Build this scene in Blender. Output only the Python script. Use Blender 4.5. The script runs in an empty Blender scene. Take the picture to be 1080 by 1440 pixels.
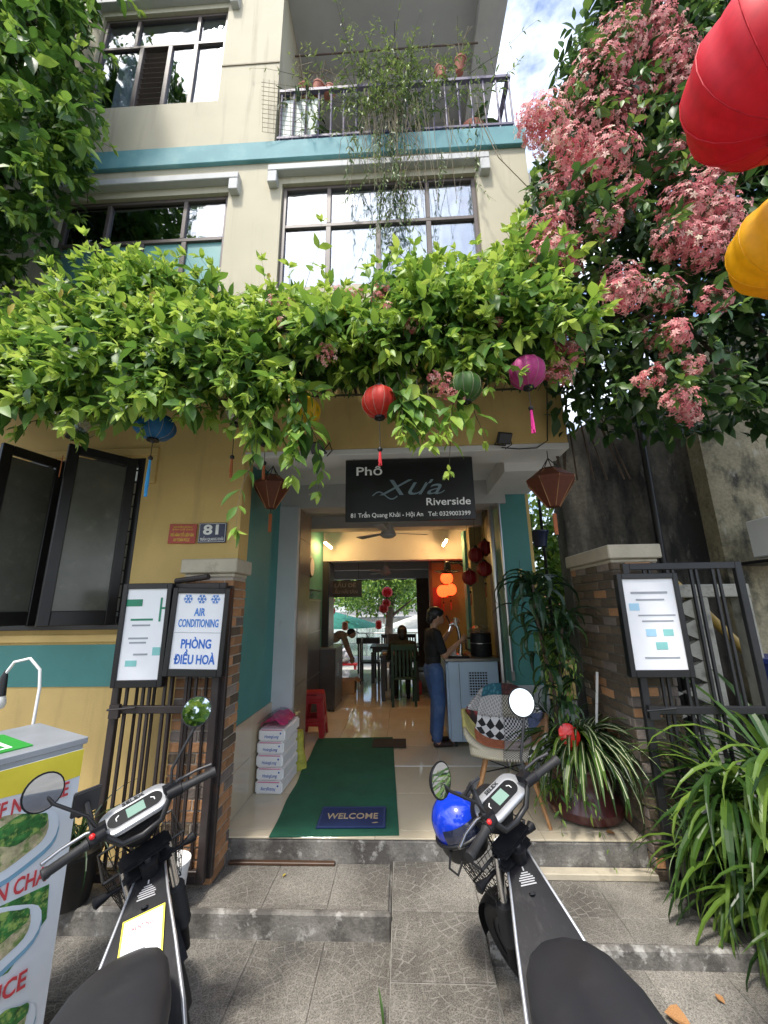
import bpy, bmesh, math, random
import numpy as np
from mathutils import Vector, Matrix, Euler
R = math.radians
rng = np.random.default_rng(7)
random.seed(7)
S = bpy.context.scene
COL = S.collection

# ------------------------------------------------------------------ camera
cd = bpy.data.cameras.new('camera'); cam = bpy.data.objects.new('camera', cd); COL.objects.link(cam)
cd.sensor_fit = 'VERTICAL'; cd.sensor_height = 36; cd.lens = 36 * 555 / 1440
cd.clip_start = .05; cd.clip_end = 3000
_p, _y, _r = R(13.63), R(-2.444), R(-.8206)
_f = Vector((math.sin(_y) * math.cos(_p), math.cos(_y) * math.cos(_p), math.sin(_p)))
_rt = Vector((math.cos(_y), -math.sin(_y), 0)); _up = _rt.cross(_f)
_x = _rt * math.cos(_r) + _up * math.sin(_r); _u = -_rt * math.sin(_r) + _up * math.cos(_r)
cam.matrix_world = Matrix(((_x.x, _u.x, -_f.x, 0), (_x.y, _u.y, -_f.y, 0), (_x.z, _u.z, -_f.z, 1.6), (0, 0, 0, 1)))
S.camera = cam

# ------------------------------------------------------------------ sky, sun, exposure
SUN_EL, SUN_AZ = 62, 205        # degrees; azimuth the sun stands at, clockwise from +Y
w = bpy.data.worlds.new('World'); S.world = w; w.use_nodes = True
nt = w.node_tree; nt.nodes.clear()
def wn(t, **k):
    n = nt.nodes.new(t)
    for a, b in k.items(): setattr(n, a, b)
    return n
sky = wn('ShaderNodeTexSky', sky_type='NISHITA', sun_disc=False, sun_elevation=R(SUN_EL), sun_rotation=R(SUN_AZ), air_density=1.0, dust_density=2.5, ozone_density=1.0)
tc = wn('ShaderNodeTexCoord'); mp = wn('ShaderNodeMapping'); mp.inputs['Scale'].default_value = (1, 1, 2.2)
nz = wn('ShaderNodeTexNoise'); nz.inputs['Scale'].default_value = 2.6; nz.inputs['Detail'].default_value = 7; nz.inputs['Roughness'].default_value = .58
cr = wn('ShaderNodeValToRGB'); cr.color_ramp.elements[0].position = .48; cr.color_ramp.elements[1].position = .66
mx = wn('ShaderNodeMix', data_type='RGBA'); mx.inputs['B'].default_value = (8.6, 9.0, 9.6, 1)
bg = wn('ShaderNodeBackground'); bg.inputs['Strength'].default_value = .13
ow = wn('ShaderNodeOutputWorld')
L = nt.links.new
L(tc.outputs['Generated'], mp.inputs[0]); L(mp.outputs[0], nz.inputs[0]); L(nz.outputs[0], cr.inputs[0])
L(cr.outputs[0], mx.inputs['Factor']); L(sky.outputs[0], mx.inputs['A']); L(mx.outputs['Result'], bg.inputs[0]); L(bg.outputs[0], ow.inputs[0])
sl = bpy.data.lights.new('sun', 'SUN'); sun = bpy.data.objects.new('sun', sl); COL.objects.link(sun)
sl.energy = 1.75; sl.angle = R(6); sl.color = (1, .95, .87)
_d = Vector((math.sin(R(SUN_AZ)) * math.cos(R(SUN_EL)), math.cos(R(SUN_AZ)) * math.cos(R(SUN_EL)), math.sin(R(SUN_EL))))
sun.rotation_euler = _d.to_track_quat('Z', 'Y').to_euler()
vs = S.view_settings; vs.view_transform = 'Standard'; vs.look = 'None'; vs.gamma = 1; vs.exposure = 1.34; vs.use_curve_mapping = False
S.cycles.use_denoising = True
S.cycles.max_bounces = 8; S.cycles.diffuse_bounces = 5; S.cycles.transparent_max_bounces = 12
S.cycles.sample_clamp_indirect = 6

# ------------------------------------------------------------------ materials
M = {}
def mat(name, col, rough=.6, metal=0, var=.12, scale=6, bump=0, bscale=60, coat=0, emit=None, es=0, transl=0, stain=None, stain2=None, rnd=0, spec=.5, world=False, fine=0, stretch=None):
    m = bpy.data.materials.new(name); m.use_nodes = True; n = m.node_tree; P = n.nodes['Principled BSDF']; l = n.links.new
    def N(t, **k):
        q = n.nodes.new(t)
        for a, b in k.items(): setattr(q, a, b)
        return q
    t = N('ShaderNodeTexCoord'); src = t.outputs['Object']
    if world: src = N('ShaderNodeNewGeometry').outputs['Position']
    if stretch:
        q = N('ShaderNodeMapping'); q.inputs['Scale'].default_value = stretch; l(src, q.inputs[0]); srcs = q.outputs[0]
    else: srcs = src
    def noise(sc, det=4, rough_=.55, s=None):
        q = N('ShaderNodeTexNoise'); q.inputs['Scale'].default_value = sc; q.inputs['Detail'].default_value = det; q.inputs['Roughness'].default_value = rough_
        l(s or src, q.inputs[0]); return q.outputs[0]
    c = tuple(col) + (1,)
    cur = None
    hv = N('ShaderNodeHueSaturation'); hv.inputs['Color'].default_value = c
    mr = N('ShaderNodeMapRange'); mr.inputs[1].default_value = .3; mr.inputs[2].default_value = .7; mr.inputs[3].default_value = 1 - var; mr.inputs[4].default_value = 1 + var
    l(noise(scale, 5), mr.inputs[0]); val = mr.outputs[0]
    if fine:
        m2 = N('ShaderNodeMapRange'); m2.inputs[1].default_value = .3; m2.inputs[2].default_value = .7; m2.inputs[3].default_value = 1 - fine; m2.inputs[4].default_value = 1 + fine
        l(noise(bscale * 2, 3), m2.inputs[0]); mu = N('ShaderNodeMath', operation='MULTIPLY'); l(val, mu.inputs[0]); l(m2.outputs[0], mu.inputs[1]); val = mu.outputs[0]
    if rnd:
        oi = N('ShaderNodeObjectInfo'); m3 = N('ShaderNodeMapRange'); m3.inputs[3].default_value = 1 - rnd; m3.inputs[4].default_value = 1 + rnd
        l(oi.outputs['Random'], m3.inputs[0]); mu = N('ShaderNodeMath', operation='MULTIPLY'); l(val, mu.inputs[0]); l(m3.outputs[0], mu.inputs[1]); val = mu.outputs[0]
    l(val, hv.inputs['Value']); cur = hv.outputs[0]
    for st in (stain, stain2):
        if st:
            sc_, lo, hi, am = st[1:5]
            q = N('ShaderNodeMapRange'); q.inputs[1].default_value = lo; q.inputs[2].default_value = hi; q.inputs[4].default_value = am
            l(noise(sc_, 8, .65, srcs), q.inputs[0])
            x = N('ShaderNodeMix', data_type='RGBA'); x.inputs['B'].default_value = tuple(st[0]) + (1,)
            l(q.outputs[0], x.inputs['Factor']); l(cur, x.inputs['A']); cur = x.outputs['Result']
    l(cur, P.inputs['Base Color'])
    P.inputs['Roughness'].default_value = rough; P.inputs['Metallic'].default_value = metal; P.inputs['Specular IOR Level'].default_value = spec
    if coat: P.inputs['Coat Weight'].default_value = coat; P.inputs['Coat Roughness'].default_value = .08
    if emit: P.inputs['Emission Color'].default_value = tuple(emit) + (1,); P.inputs['Emission Strength'].default_value = es
    if bump:
        b = N('ShaderNodeBump'); b.inputs['Strength'].default_value = bump; b.inputs['Distance'].default_value = .01
        l(noise(bscale, 6, .6), b.inputs['Height']); l(b.outputs[0], P.inputs['Normal'])
    if transl:
        tr = N('ShaderNodeBsdfTranslucent'); l(cur, tr.inputs[0]); ms = N('ShaderNodeMixShader'); ms.inputs[0].default_value = transl
        out = n.nodes['Material Output']; l(P.outputs[0], ms.inputs[1]); l(tr.outputs[0], ms.inputs[2]); l(ms.outputs[0], out.inputs[0])
    M[name] = m
    return m

def leafmat(name, ramp, transl=.35, rough=.45, single=False):
    """ramp of (pos, colour) driven by the leaf's own tint"""
    m = bpy.data.materials.new(name); m.use_nodes = True; n = m.node_tree; P = n.nodes['Principled BSDF']; l = n.links.new
    if single: src = n.nodes.new('ShaderNodeObjectInfo').outputs['Random']
    else:
        a = n.nodes.new('ShaderNodeAttribute'); a.attribute_name = 'tint'; src = a.outputs['Fac']
    r = n.nodes.new('ShaderNodeValToRGB'); e = r.color_ramp.elements
    while len(e) < len(ramp): e.new(.5)
    for i, (p, c) in enumerate(ramp): e[i].position = p; e[i].color = tuple(c) + (1,)
    l(src, r.inputs[0]); l(r.outputs[0], P.inputs['Base Color']); P.inputs['Roughness'].default_value = rough
    tr = n.nodes.new('ShaderNodeBsdfTranslucent'); hs = n.nodes.new('ShaderNodeHueSaturation'); hs.inputs['Value'].default_value = 1.5; hs.inputs['Hue'].default_value = .485
    l(r.outputs[0], hs.inputs['Color']); l(hs.outputs[0], tr.inputs[0])
    ms = n.nodes.new('ShaderNodeMixShader'); ms.inputs[0].default_value = transl
    l(P.outputs[0], ms.inputs[1]); l(tr.outputs[0], ms.inputs[2]); l(ms.outputs[0], n.nodes['Material Output'].inputs[0])
    M[name] = m
    return m

def glassmat(name, tint, fac, rough=.02):
    m = bpy.data.materials.new(name); m.use_nodes = True; n = m.node_tree; l = n.links.new; n.nodes.remove(n.nodes['Principled BSDF'])
    a = n.nodes.new('ShaderNodeBsdfTransparent'); a.inputs[0].default_value = tuple(tint) + (1,)
    g = n.nodes.new('ShaderNodeBsdfGlossy'); g.inputs[0].default_value = (.80, .87, .95, 1); g.inputs['Roughness'].default_value = rough
    nz_ = n.nodes.new('ShaderNodeTexNoise'); nz_.inputs['Scale'].default_value = 1.3; b = n.nodes.new('ShaderNodeBump'); b.inputs['Strength'].default_value = .13; b.inputs['Distance'].default_value = .1
    l(nz_.outputs[0], b.inputs['Height']); l(b.outputs[0], g.inputs['Normal'])
    s = n.nodes.new('ShaderNodeMixShader'); s.inputs[0].default_value = fac
    l(a.outputs[0], s.inputs[1]); l(g.outputs[0], s.inputs[2]); l(s.outputs[0], n.nodes['Material Output'].inputs[0])
    M[name] = m
    return m

# ------------------------------------------------------------------ mesh helpers
def tagt(o, label, cat, group=None):
    o['label'] = label; o['category'] = cat
    if group: o['group'] = group
    return o
def thing(name, label, cat, loc=(0, 0, 0), rot=(0, 0, 0), group=None):
    o = bpy.data.objects.new(name, None); COL.objects.link(o); o.empty_display_size = .1
    o.location = loc; o.rotation_euler = rot
    return tagt(o, label, cat, group)
def link(name, me, parent=None, kind=None):
    o = bpy.data.objects.new(name, me); COL.objects.link(o)
    if parent: o.parent = parent
    if kind: o['kind'] = kind
    return o
def frame(d, up=(0, 0, 1)):
    d = Vector(d).normalized(); up = Vector(up)
    if abs(d.dot(up)) > .98: up = Vector((0, 1, 0)) if abs(d.y) < .9 else Vector((1, 0, 0))
    s = d.cross(up).normalized(); u = s.cross(d)
    return s, d, u
class MB:
    def __init__(s, T=None): s.v = []; s.f = []; s.mi = []; s.cur = 0; s.T = T; s.mats = []
    def use(s, m):
        if m not in s.mats: s.mats.append(m)
        s.cur = s.mats.index(m); return s
    def add(s, vs, fs):
        b = len(s.v); T = s.T
        s.v += [tuple(T @ Vector(p)) if T else tuple(p) for p in vs]
        s.f += [[b + i for i in q] for q in fs]; s.mi += [s.cur] * len(fs); return s
    def box(s, c, d, rot=None, taper=None):
        x, y, z = d[0] / 2, d[1] / 2, d[2] / 2; t = taper or 1
        vs = [(-x, -y, -z), (x, -y, -z), (x, y, -z), (-x, y, -z), (-x * t, -y * t, z), (x * t, -y * t, z), (x * t, y * t, z), (-x * t, y * t, z)]
        c = Vector(c)
        if rot is not None:
            m = rot if isinstance(rot, Matrix) else Euler(rot).to_matrix(); vs = [m @ Vector(p) for p in vs]
        return s.add([c + Vector(p) for p in vs], [(3, 2, 1, 0), (4, 5, 6, 7), (0, 1, 5, 4), (1, 2, 6, 5), (2, 3, 7, 6), (3, 0, 4, 7)])
    def b2(s, x0, x1, y0, y1, z0, z1): return s.box(((x0 + x1) / 2, (y0 + y1) / 2, (z0 + z1) / 2), (x1 - x0, y1 - y0, z1 - z0))
    def bar(s, a, b, w, h=None, up=(0, 0, 1)):
        h = h or w; a = Vector(a); b = Vector(b); si, d, u = frame(b - a, up)
        m = Matrix((si, d, u)).transposed()
        return s.box((a + b) / 2, (w, (b - a).length, h), m)
    def tube(s, path, r, n=8, cap=True, up=(0, 0, 1)):
        P = [Vector(p) for p in path]; rs = r if isinstance(r, (list, tuple)) else [r] * len(P)
        rings = []; prev = None
        for i, p in enumerate(P):
            d = (P[min(i + 1, len(P) - 1)] - P[max(i - 1, 0)])
            if prev is None: si, dd, u = frame(d, up)
            else:
                dd = d.normalized(); si = (prev - dd * prev.dot(dd)).normalized(); u = si.cross(dd)
            prev = si
            rings.append([p + (si * math.cos(2 * math.pi * k / n) + u * math.sin(2 * math.pi * k / n)) * rs[i] for k in range(n)])
        return s.loft(rings, cap)
    def loft(s, rings, cap=True, closed=True):
        n = len(rings[0]); vs = [p for q in rings for p in q]; fs = []
        for i in range(len(rings) - 1):
            for k in range(n if closed else n - 1):
                k2 = (k + 1) % n; fs.append((i * n + k, i * n + k2, (i + 1) * n + k2, (i + 1) * n + k))
        if cap: fs += [tuple(range(n))[::-1], tuple((len(rings) - 1) * n + k for k in range(n))]
        return s.add(vs, fs)
    def lathe(s, prof, c=(0, 0, 0), n=20, axis=(0, 0, 1), ell=1, flute=0, nf=8):
        si, d, u = frame(axis, (0, 1, 0)); c = Vector(c); rings = []
        for r_, z in prof:
            q = []
            for k in range(n):
                a = 2 * math.pi * k / n; rr = r_ * (1 - flute * abs(math.sin(a * nf / 2)) ** .5 * 0 - flute * (1 - abs(math.cos(a * nf / 2)))) if flute else r_
                q.append(c + d * z + si * (rr * math.cos(a)) + u * (rr * math.sin(a) * ell))
            rings.append(q)
        return s.loft(rings)
    def ball(s, c, r, n=14, m=9, sc=(1, 1, 1), rot=None):
        rings = []
        for i in range(m + 1):
            t = math.pi * (i + .02) / (m + .04); q = []
            for k in range(n):
                a = 2 * math.pi * k / n; p = Vector((r * math.sin(t) * math.cos(a) * sc[0], r * math.sin(t) * math.sin(a) * sc[1], -r * math.cos(t) * sc[2]))
                if rot is not None: p = rot @ p
                q.append(Vector(c) + p)
            rings.append(q)
        return s.loft(rings)
    def prism(s, poly, a, b):
        """poly of 3-D points extruded by vector b-a"""
        d = Vector(b) - Vector(a); n = len(poly); vs = [Vector(p) for p in poly] + [Vector(p) + d for p in poly]
        fs = [tuple(range(n))[::-1], tuple(range(n, 2 * n))] + [(i, (i + 1) % n, n + (i + 1) % n, n + i) for i in range(n)]
        return s.add(vs, fs)
    def quad(s, a, b, c, d): return s.add([a, b, c, d], [(0, 1, 2, 3)])
    def mesh(s, name, m=None, smooth=None, bev=0, seg=1):
        me = bpy.data.meshes.new(name); me.from_pydata(s.v, [], s.f)
        ms = s.mats if s.mats else [m]
        for x in ms: me.materials.append(M[x] if isinstance(x, str) else x)
        if len(ms) > 1: me.polygons.foreach_set('material_index', s.mi)
        bm = bmesh.new(); bm.from_mesh(me)
        bmesh.ops.recalc_face_normals(bm, faces=bm.faces)
        if bev:
            es = [e for e in bm.edges if len(e.link_faces) == 2 and e.calc_face_angle(0) > .5]
            bmesh.ops.bevel(bm, geom=es, offset=bev, segments=seg, affect='EDGES', clamp_overlap=True)
        bm.to_mesh(me); bm.free()
        if smooth:
            me.polygons.foreach_set('use_smooth', [True] * len(me.polygons)); me.set_sharp_from_angle(angle=R(smooth if smooth > 1 else 40))
        return me
    def build(s, name, m=None, parent=None, smooth=None, bev=0, seg=1, kind=None):
        return link(name, s.mesh(name, m, smooth, bev, seg), parent, kind)
def struct(o): o['kind'] = 'structure'; return o
def box_part(name, m, parent, x0, x1, y0, y1, z0, z1, bev=0): return MB().b2(x0, x1, y0, y1, z0, z1).build(name, m, parent, bev=bev)
def subdivide_smooth(o, lv=2):
    md = o.modifiers.new('s', 'SUBSURF'); md.levels = lv; md.render_levels = lv
    dg = bpy.context.evaluated_depsgraph_get(); me = bpy.data.meshes.new_from_object(o.evaluated_get(dg)); o.modifiers.clear()
    old = o.data; o.data = me; me.polygons.foreach_set('use_smooth', [True] * len(me.polygons)); bpy.data.meshes.remove(old)
def text_mesh(body, h, m, w=None, shear=0, ext=.001, bold=0, align='CENTER'):
    """flat lettering in the XZ plane facing -Y, centred, letter height h, squeezed to width w"""
    c = bpy.data.curves.new('lettering', 'FONT'); c.body = body; c.align_x = align; c.align_y = 'CENTER'; c.shear = shear; c.extrude = ext / h; c.offset = bold; c.resolution_u = 3
    o = bpy.data.objects.new('lettering', c); COL.objects.link(o); bpy.context.view_layer.update()
    me = bpy.data.meshes.new_from_object(o.evaluated_get(bpy.context.evaluated_depsgraph_get())); bpy.data.objects.remove(o); bpy.data.curves.remove(c)
    xs = [v.co.x for v in me.vertices]; wd = max(xs) - min(xs); sx = (w / wd) if w else h / .72
    sy = h / .72
    for v in me.vertices: x, y, z = v.co; v.co = (x * sx, -z * h, y * sy)
    me.materials.clear(); me.materials.append(M[m]); return me
def text(body, h, m, parent, loc, w=None, rot=(0, 0, 0), shear=0, bold=0, name='lettering', align='CENTER'):
    o = link(name, text_mesh(body, h, m, w, shear, .001, bold, align), parent); o.location = loc; o.rotation_euler = rot; return o
def copy_obj(o, parent=None):
    c = o.copy(); COL.objects.link(c)
    if parent is not None: c.parent = parent
    return c
def children(o): return [q for q in bpy.data.objects if q.parent is o]
def copy_tree(o, parent=None):
    c = copy_obj(o, parent)
    for ch in children(o): copy_tree(ch, c)
    return c

# ------------------------------------------------------------------ foliage helpers
def leaf_template(wd=.46, fold=.16, droop=.14, hi=True):
    rows = [(.18, .55), (.42, 1.), (.7, .72)] if hi else [(.45, 1.)]
    v = [(0, 0, 0)]; f = []
    for t, k in rows:
        z = -droop * t * t * 1.2
        v += [(-wd / 2 * k, t, z + fold * k * wd), (0, t, z), (wd / 2 * k, t, z + fold * k * wd)]
    v.append((0, 1, -droop * 1.3)); n = len(v) - 1
    f += [(0, 2, 1), (0, 3, 2)]
    for i in range(len(rows) - 1):
        a = 1 + 3 * i; f += [(a, a + 1, a + 4, a + 3), (a + 1, a + 2, a + 5, a + 4)]
    a = 1 + 3 * (len(rows) - 1); f += [(a, a + 1, n), (a + 1, a + 2, n)]
    return np.array(v, float), f
def rots(d, nrm):
    """N x 3 leaf directions and rough normals -> rotation matrices (columns side, dir, normal)"""
    d = d / (np.linalg.norm(d, axis=1, keepdims=True) + 1e-9)
    s = np.cross(d, nrm); s /= (np.linalg.norm(s, axis=1, keepdims=True) + 1e-9); u = np.cross(s, d)
    return np.stack([s, d, u], 2)
def scatter_mesh(name, tmpl, pos, rot, size, tint, m):
    tv, tf = tmpl; N = len(pos); k = len(tv)
    V = np.einsum('nij,kj->nki', rot, tv) * size[:, None, None] + pos[:, None, :]
    V = V.reshape(-1, 3); loops = np.concatenate([np.array(q) for q in tf]); lens = np.array([len(q) for q in tf])
    me = bpy.data.meshes.new(name); me.vertices.add(N * k); me.vertices.foreach_set('co', V.ravel())
    LI = (np.arange(N)[:, None] * k + loops[None, :]).ravel(); me.loops.add(len(LI)); me.loops.foreach_set('vertex_index', LI)
    LT = np.tile(lens, N); me.polygons.add(len(LT)); st = np.concatenate([[0], np.cumsum(LT)[:-1]])
    me.polygons.foreach_set('loop_start', st); me.polygons.foreach_set('loop_total', LT)
    me.update(calc_edges=True)
    a = me.attributes.new('tint', 'FLOAT', 'POINT'); a.data.foreach_set('value', np.repeat(tint, k))
    me.materials.append(M[m]); me.polygons.foreach_set('use_smooth', [True] * len(me.polygons))
    return me
def leaf_objects(name, tmpl_mesh, pos, rot, size, parent, inv=None):
    for p, r_, s_ in zip(pos, rot, size):
        o = link(name, tmpl_mesh, parent)
        mm = Matrix(r_.tolist()).to_4x4(); mm = Matrix.Translation(p.tolist()) @ mm @ Matrix.Scale(float(s_), 4)
        o.matrix_local = mm
def tmpl_to_mesh(name, tmpl, m):
    me = bpy.data.meshes.new(name); me.from_pydata([tuple(p) for p in tmpl[0]], [], tmpl[1]); me.materials.append(M[m])
    me.polygons.foreach_set('use_smooth', [True] * len(me.polygons)); return me
def shoots(bases, dirs, length, pairs, lsize, droop=.5, tipbright=True, tuft=0, jitter=.35):
    """leafy shoots: opposite leaf pairs along drooping stems; returns pos, dir, nrm, size, tint and stem polylines"""
    P = []; D = []; Nn = []; Sz = []; Ti = []; stems = []
    for b, d in zip(bases, dirs):
        Lh = length * rng.uniform(.45, 1.0) * (1.9 if rng.uniform() < .14 else 1.25); n = max(3, int(pairs * rng.uniform(.7, 1.3))); d = d / np.linalg.norm(d)
        p = b.copy(); tint0 = rng.uniform(.0, .42); pts = [p.copy()]; ph = rng.uniform(0, 6.28)
        for i in range(n):
            t = (i + 1) / n
            d = d + np.array([rng.normal(0, .12), rng.normal(0, .12), -droop * .25 + rng.normal(0, .08)]); d /= np.linalg.norm(d)
            p = p + d * Lh / n; pts.append(p.copy())
            a = np.cross(d, [0, 0, 1.]); a /= np.linalg.norm(a) + 1e-6; u = np.cross(a, d)
            ang = ph + (i % 2) * 1.45 + rng.normal(0, .25)
            side = a * math.cos(ang) + u * math.sin(ang)
            for sg in (-1, 1):
                ld = side * sg * .85 + d * (.40 + .45 * t) + np.array([0, 0, -.62 * (1 - .75 * t)]) + rng.normal(0, jitter * .4, 3)
                P.append(p + rng.normal(0, .004, 3)); D.append(ld); Nn.append(np.array([0, -.25, 1.]) + rng.normal(0, jitter, 3))
                Sz.append(lsize * (1.15 - .55 * t ** 2) * rng.uniform(.5, 1.3)); Ti.append(np.clip(tint0 + (.5 * t ** 2 if tipbright else 0) + rng.normal(0, .07), 0, 1))
        for k in range(tuft):
            ld = d + rng.normal(0, .75, 3); P.append(p + d * .01); D.append(ld); Nn.append(rng.normal(0, 1, 3) + np.array([0, -.3, .8])); Sz.append(lsize * rng.uniform(.3, .55)); Ti.append(np.clip(tint0 * .3 + rng.uniform(.65, 1), 0, 1))
        stems.append(pts)
    return np.array(P), np.array(D), np.array(Nn), np.array(Sz), np.array(Ti), stems
def stems_mesh(name, stems, r, m, n=4):
    B = MB()
    for s_ in stems:
        k = len(s_); B.tube(s_, [r * (1 - .7 * i / (k - 1)) for i in range(k)], n, cap=False)
    return B.mesh(name, m)
# ------------------------------------------------------------------ material list
mat('cream', (.475, .438, .322), .8, var=.05, scale=2, bump=.15, bscale=90, stain=((.27, .23, .16), 1.5, .54, .74, .6), stretch=(5, 5, .28), stain2=((.5, .42, .3), 9, .66, .8, .35))
mat('ochre', (.64, .455, .172), .85, var=.08, scale=2.5, bump=.25, bscale=70, stain=((.30, .22, .10), 1.6, .55, .75, .45), stretch=(3, 3, .4), stain2=((.65, .55, .3), 12, .64, .8, .4))
mat('teal_band', (.10, .27, .30), .7, var=.12, scale=3, stain=((.26, .40, .38), 3, .5, .75, .5), stain2=((.12, .2, .18), 8, .65, .8, .4))
mat('turquoise', (.060, .225, .205), .6, var=.1, scale=2.2, bump=.1, bscale=60, stain=((.2, .36, .33), 2, .62, .8, .35), stain2=((.45, .55, .5), 14, .72, .76, .6))
mat('white_paint', (.70, .69, .66), .6, var=.05, scale=3, stain=((.35, .33, .3), 4, .6, .8, .4))
mat('grey_paint', (.42, .42, .41), .7, var=.06, scale=2, stain=((.25, .24, .22), 3, .58, .8, .4))
mat('silver_paint', (.46, .49, .50), .5, var=.06, scale=3, stain=((.25, .22, .18), 5, .62, .8, .5))
mat('ceiling_grey', (.46, .45, .44), .8, var=.05)
mat('win_frame', (.10, .080, .072), .45, var=.08)
mat('hood_white', (.47, .48, .47), .7, var=.08, stain=((.3, .3, .28), 6, .55, .75, .5))
mat('shadow_tone', (.28, .24, .17), .8)  # shadow of the wall moulding put into a colour
mat('dark_steel', (.030, .022, .020), .5, var=.25, scale=12, bump=.15, bscale=40, stain=((.10, .045, .022), 7, .62, .72, .6))
mat('black_steel', (.012, .012, .013), .45, var=.25, scale=9, stain=((.08, .06, .05), 7, .66, .75, .4))
mat('black', (.010, .010, .011), .45, var=.1)
mat('rubber', (.013, .013, .014), .62, var=.2, bump=.1, bscale=200)
mat('purple_rail', (.115, .10, .16), .55, var=.15, scale=10, stain=((.3, .28, .3), 9, .66, .76, .4))
mat('floor_tile', (.60, .53, .39), .07, var=.05, scale=3, rnd=.05, stain=((.42, .34, .2), 4, .58, .8, .3), spec=.55)
mat('inner_tile', (.64, .57, .46), .05, var=.08, scale=2, rnd=.05, spec=.6)
mat('grout', (.22, .20, .17), .9)
mat('dado_tile', (.50, .42, .29), .06, var=.05, scale=2, spec=.6)
mat('brown_tile', (.20, .165, .12), .25, var=.15, scale=4)
mat('concrete', (.20, .19, .17), .9, var=.25, scale=5, bump=.7, bscale=45, fine=.18, stain=((.055, .05, .045), 4, .46, .60, .8), stain2=((.44, .43, .40), 10, .56, .63, .65), world=True)
mat('concrete_light', (.26, .25, .225), .9, var=.18, scale=5, bump=.6, bscale=55, fine=.15, stain=((.10, .09, .08), 3, .55, .72, .6), world=True)
mat('street', (.15, .145, .135), .9, var=.2, scale=2, bump=.5, fine=.12, world=True)
mat('brick', (.36, .185, .085), .85, var=.25, scale=14, bump=.6, bscale=60, rnd=.35, stain=((.16, .13, .11), 9, .55, .7, .5))
mat('brick_grey', (.19, .155, .13), .85, var=.25, scale=14, bump=.6, bscale=60, rnd=.3)
mat('brick_old', (.115, .085, .055), .9, var=.3, scale=10, bump=.7, bscale=60, rnd=.3, stain=((.05, .05, .035), 5, .5, .7, .6))
mat('mortar', (.38, .33, .27), .9, var=.15, bump=.4)
mat('mortar_dark', (.12, .11, .09), .9, var=.2, bump=.4)
mat('cap_stone', (.46, .41, .31), .8, var=.12, scale=6, bump=.3, stain=((.2, .17, .12), 6, .58, .72, .6))
mat('old_wall', (.15, .138, .112), .95, var=.25, scale=1.6, bump=.8, bscale=14, fine=.2, stain=((.010, .010, .011), 1.1, .38, .60, .95), stretch=(1.6, 1.6, .5), stain2=((.30, .28, .24), 5, .6, .72, .5))  # black mould, deepened by the creeper's shade put into the colour
mat('old_wall_sunlit', (.30, .265, .17), .95, var=.3, scale=2.5, bump=.8, bscale=16, fine=.2, stain=((.03, .03, .026), 2.2, .48, .62, .9), stretch=(1.4, 1.4, .8), stain2=((.46, .43, .36), 6, .6, .7, .6))  # patchy plaster with the yellow of sunlight put into its colour
mat('wood', (.40, .20, .075), .45, var=.25, scale=9, stain=((.22, .1, .03), 14, .5, .75, .5), stretch=(8, 8, 1))
mat('wood_dark', (.07, .035, .018), .5, var=.25, scale=9)
mat('chrome', (.75, .75, .76), .12, metal=1, var=.05)
mat('satin_metal', (.42, .42, .43), .32, metal=1, var=.08)
mat('steel_panel', (.10, .10, .10), .3, metal=.6, var=.12)
mat('plastic_black', (.009, .009, .011), .55, spec=.25, var=.15, scale=20, bump=.06, bscale=300, stain=((.055, .053, .05), 9, .54, .78, .45), stretch=(3, 1, 3), stain2=((.10, .10, .10), 60, .70, .74, .5))
mat('plastic_grey', (.035, .035, .038), .42, var=.15, bump=.05, bscale=300)
mat('seat_vinyl', (.019, .019, .022), .52, var=.15, scale=8, bump=.12, bscale=420, stain=((.05, .048, .045), 7, .55, .8, .4))
mat('white_plastic', (.78, .78, .76), .35, var=.04)
mat('paper_white', (.80, .81, .83), .55, var=.03)
mat('curtain', (.72, .73, .78), .9, var=.06, scale=3, emit=None)
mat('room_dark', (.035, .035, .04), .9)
mat('frost_teal', (.13, .31, .30), .35, var=.12, scale=1.5)
glassmat('glass_sky', (.80, .85, .88), .28)
glassmat('glass_dark', (.25, .28, .28), .30)
glassmat('glass_clear', (.92, .95, .95), .12)
glassmat('plastic_film', (.93, .93, .95), .16, .12)

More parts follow.
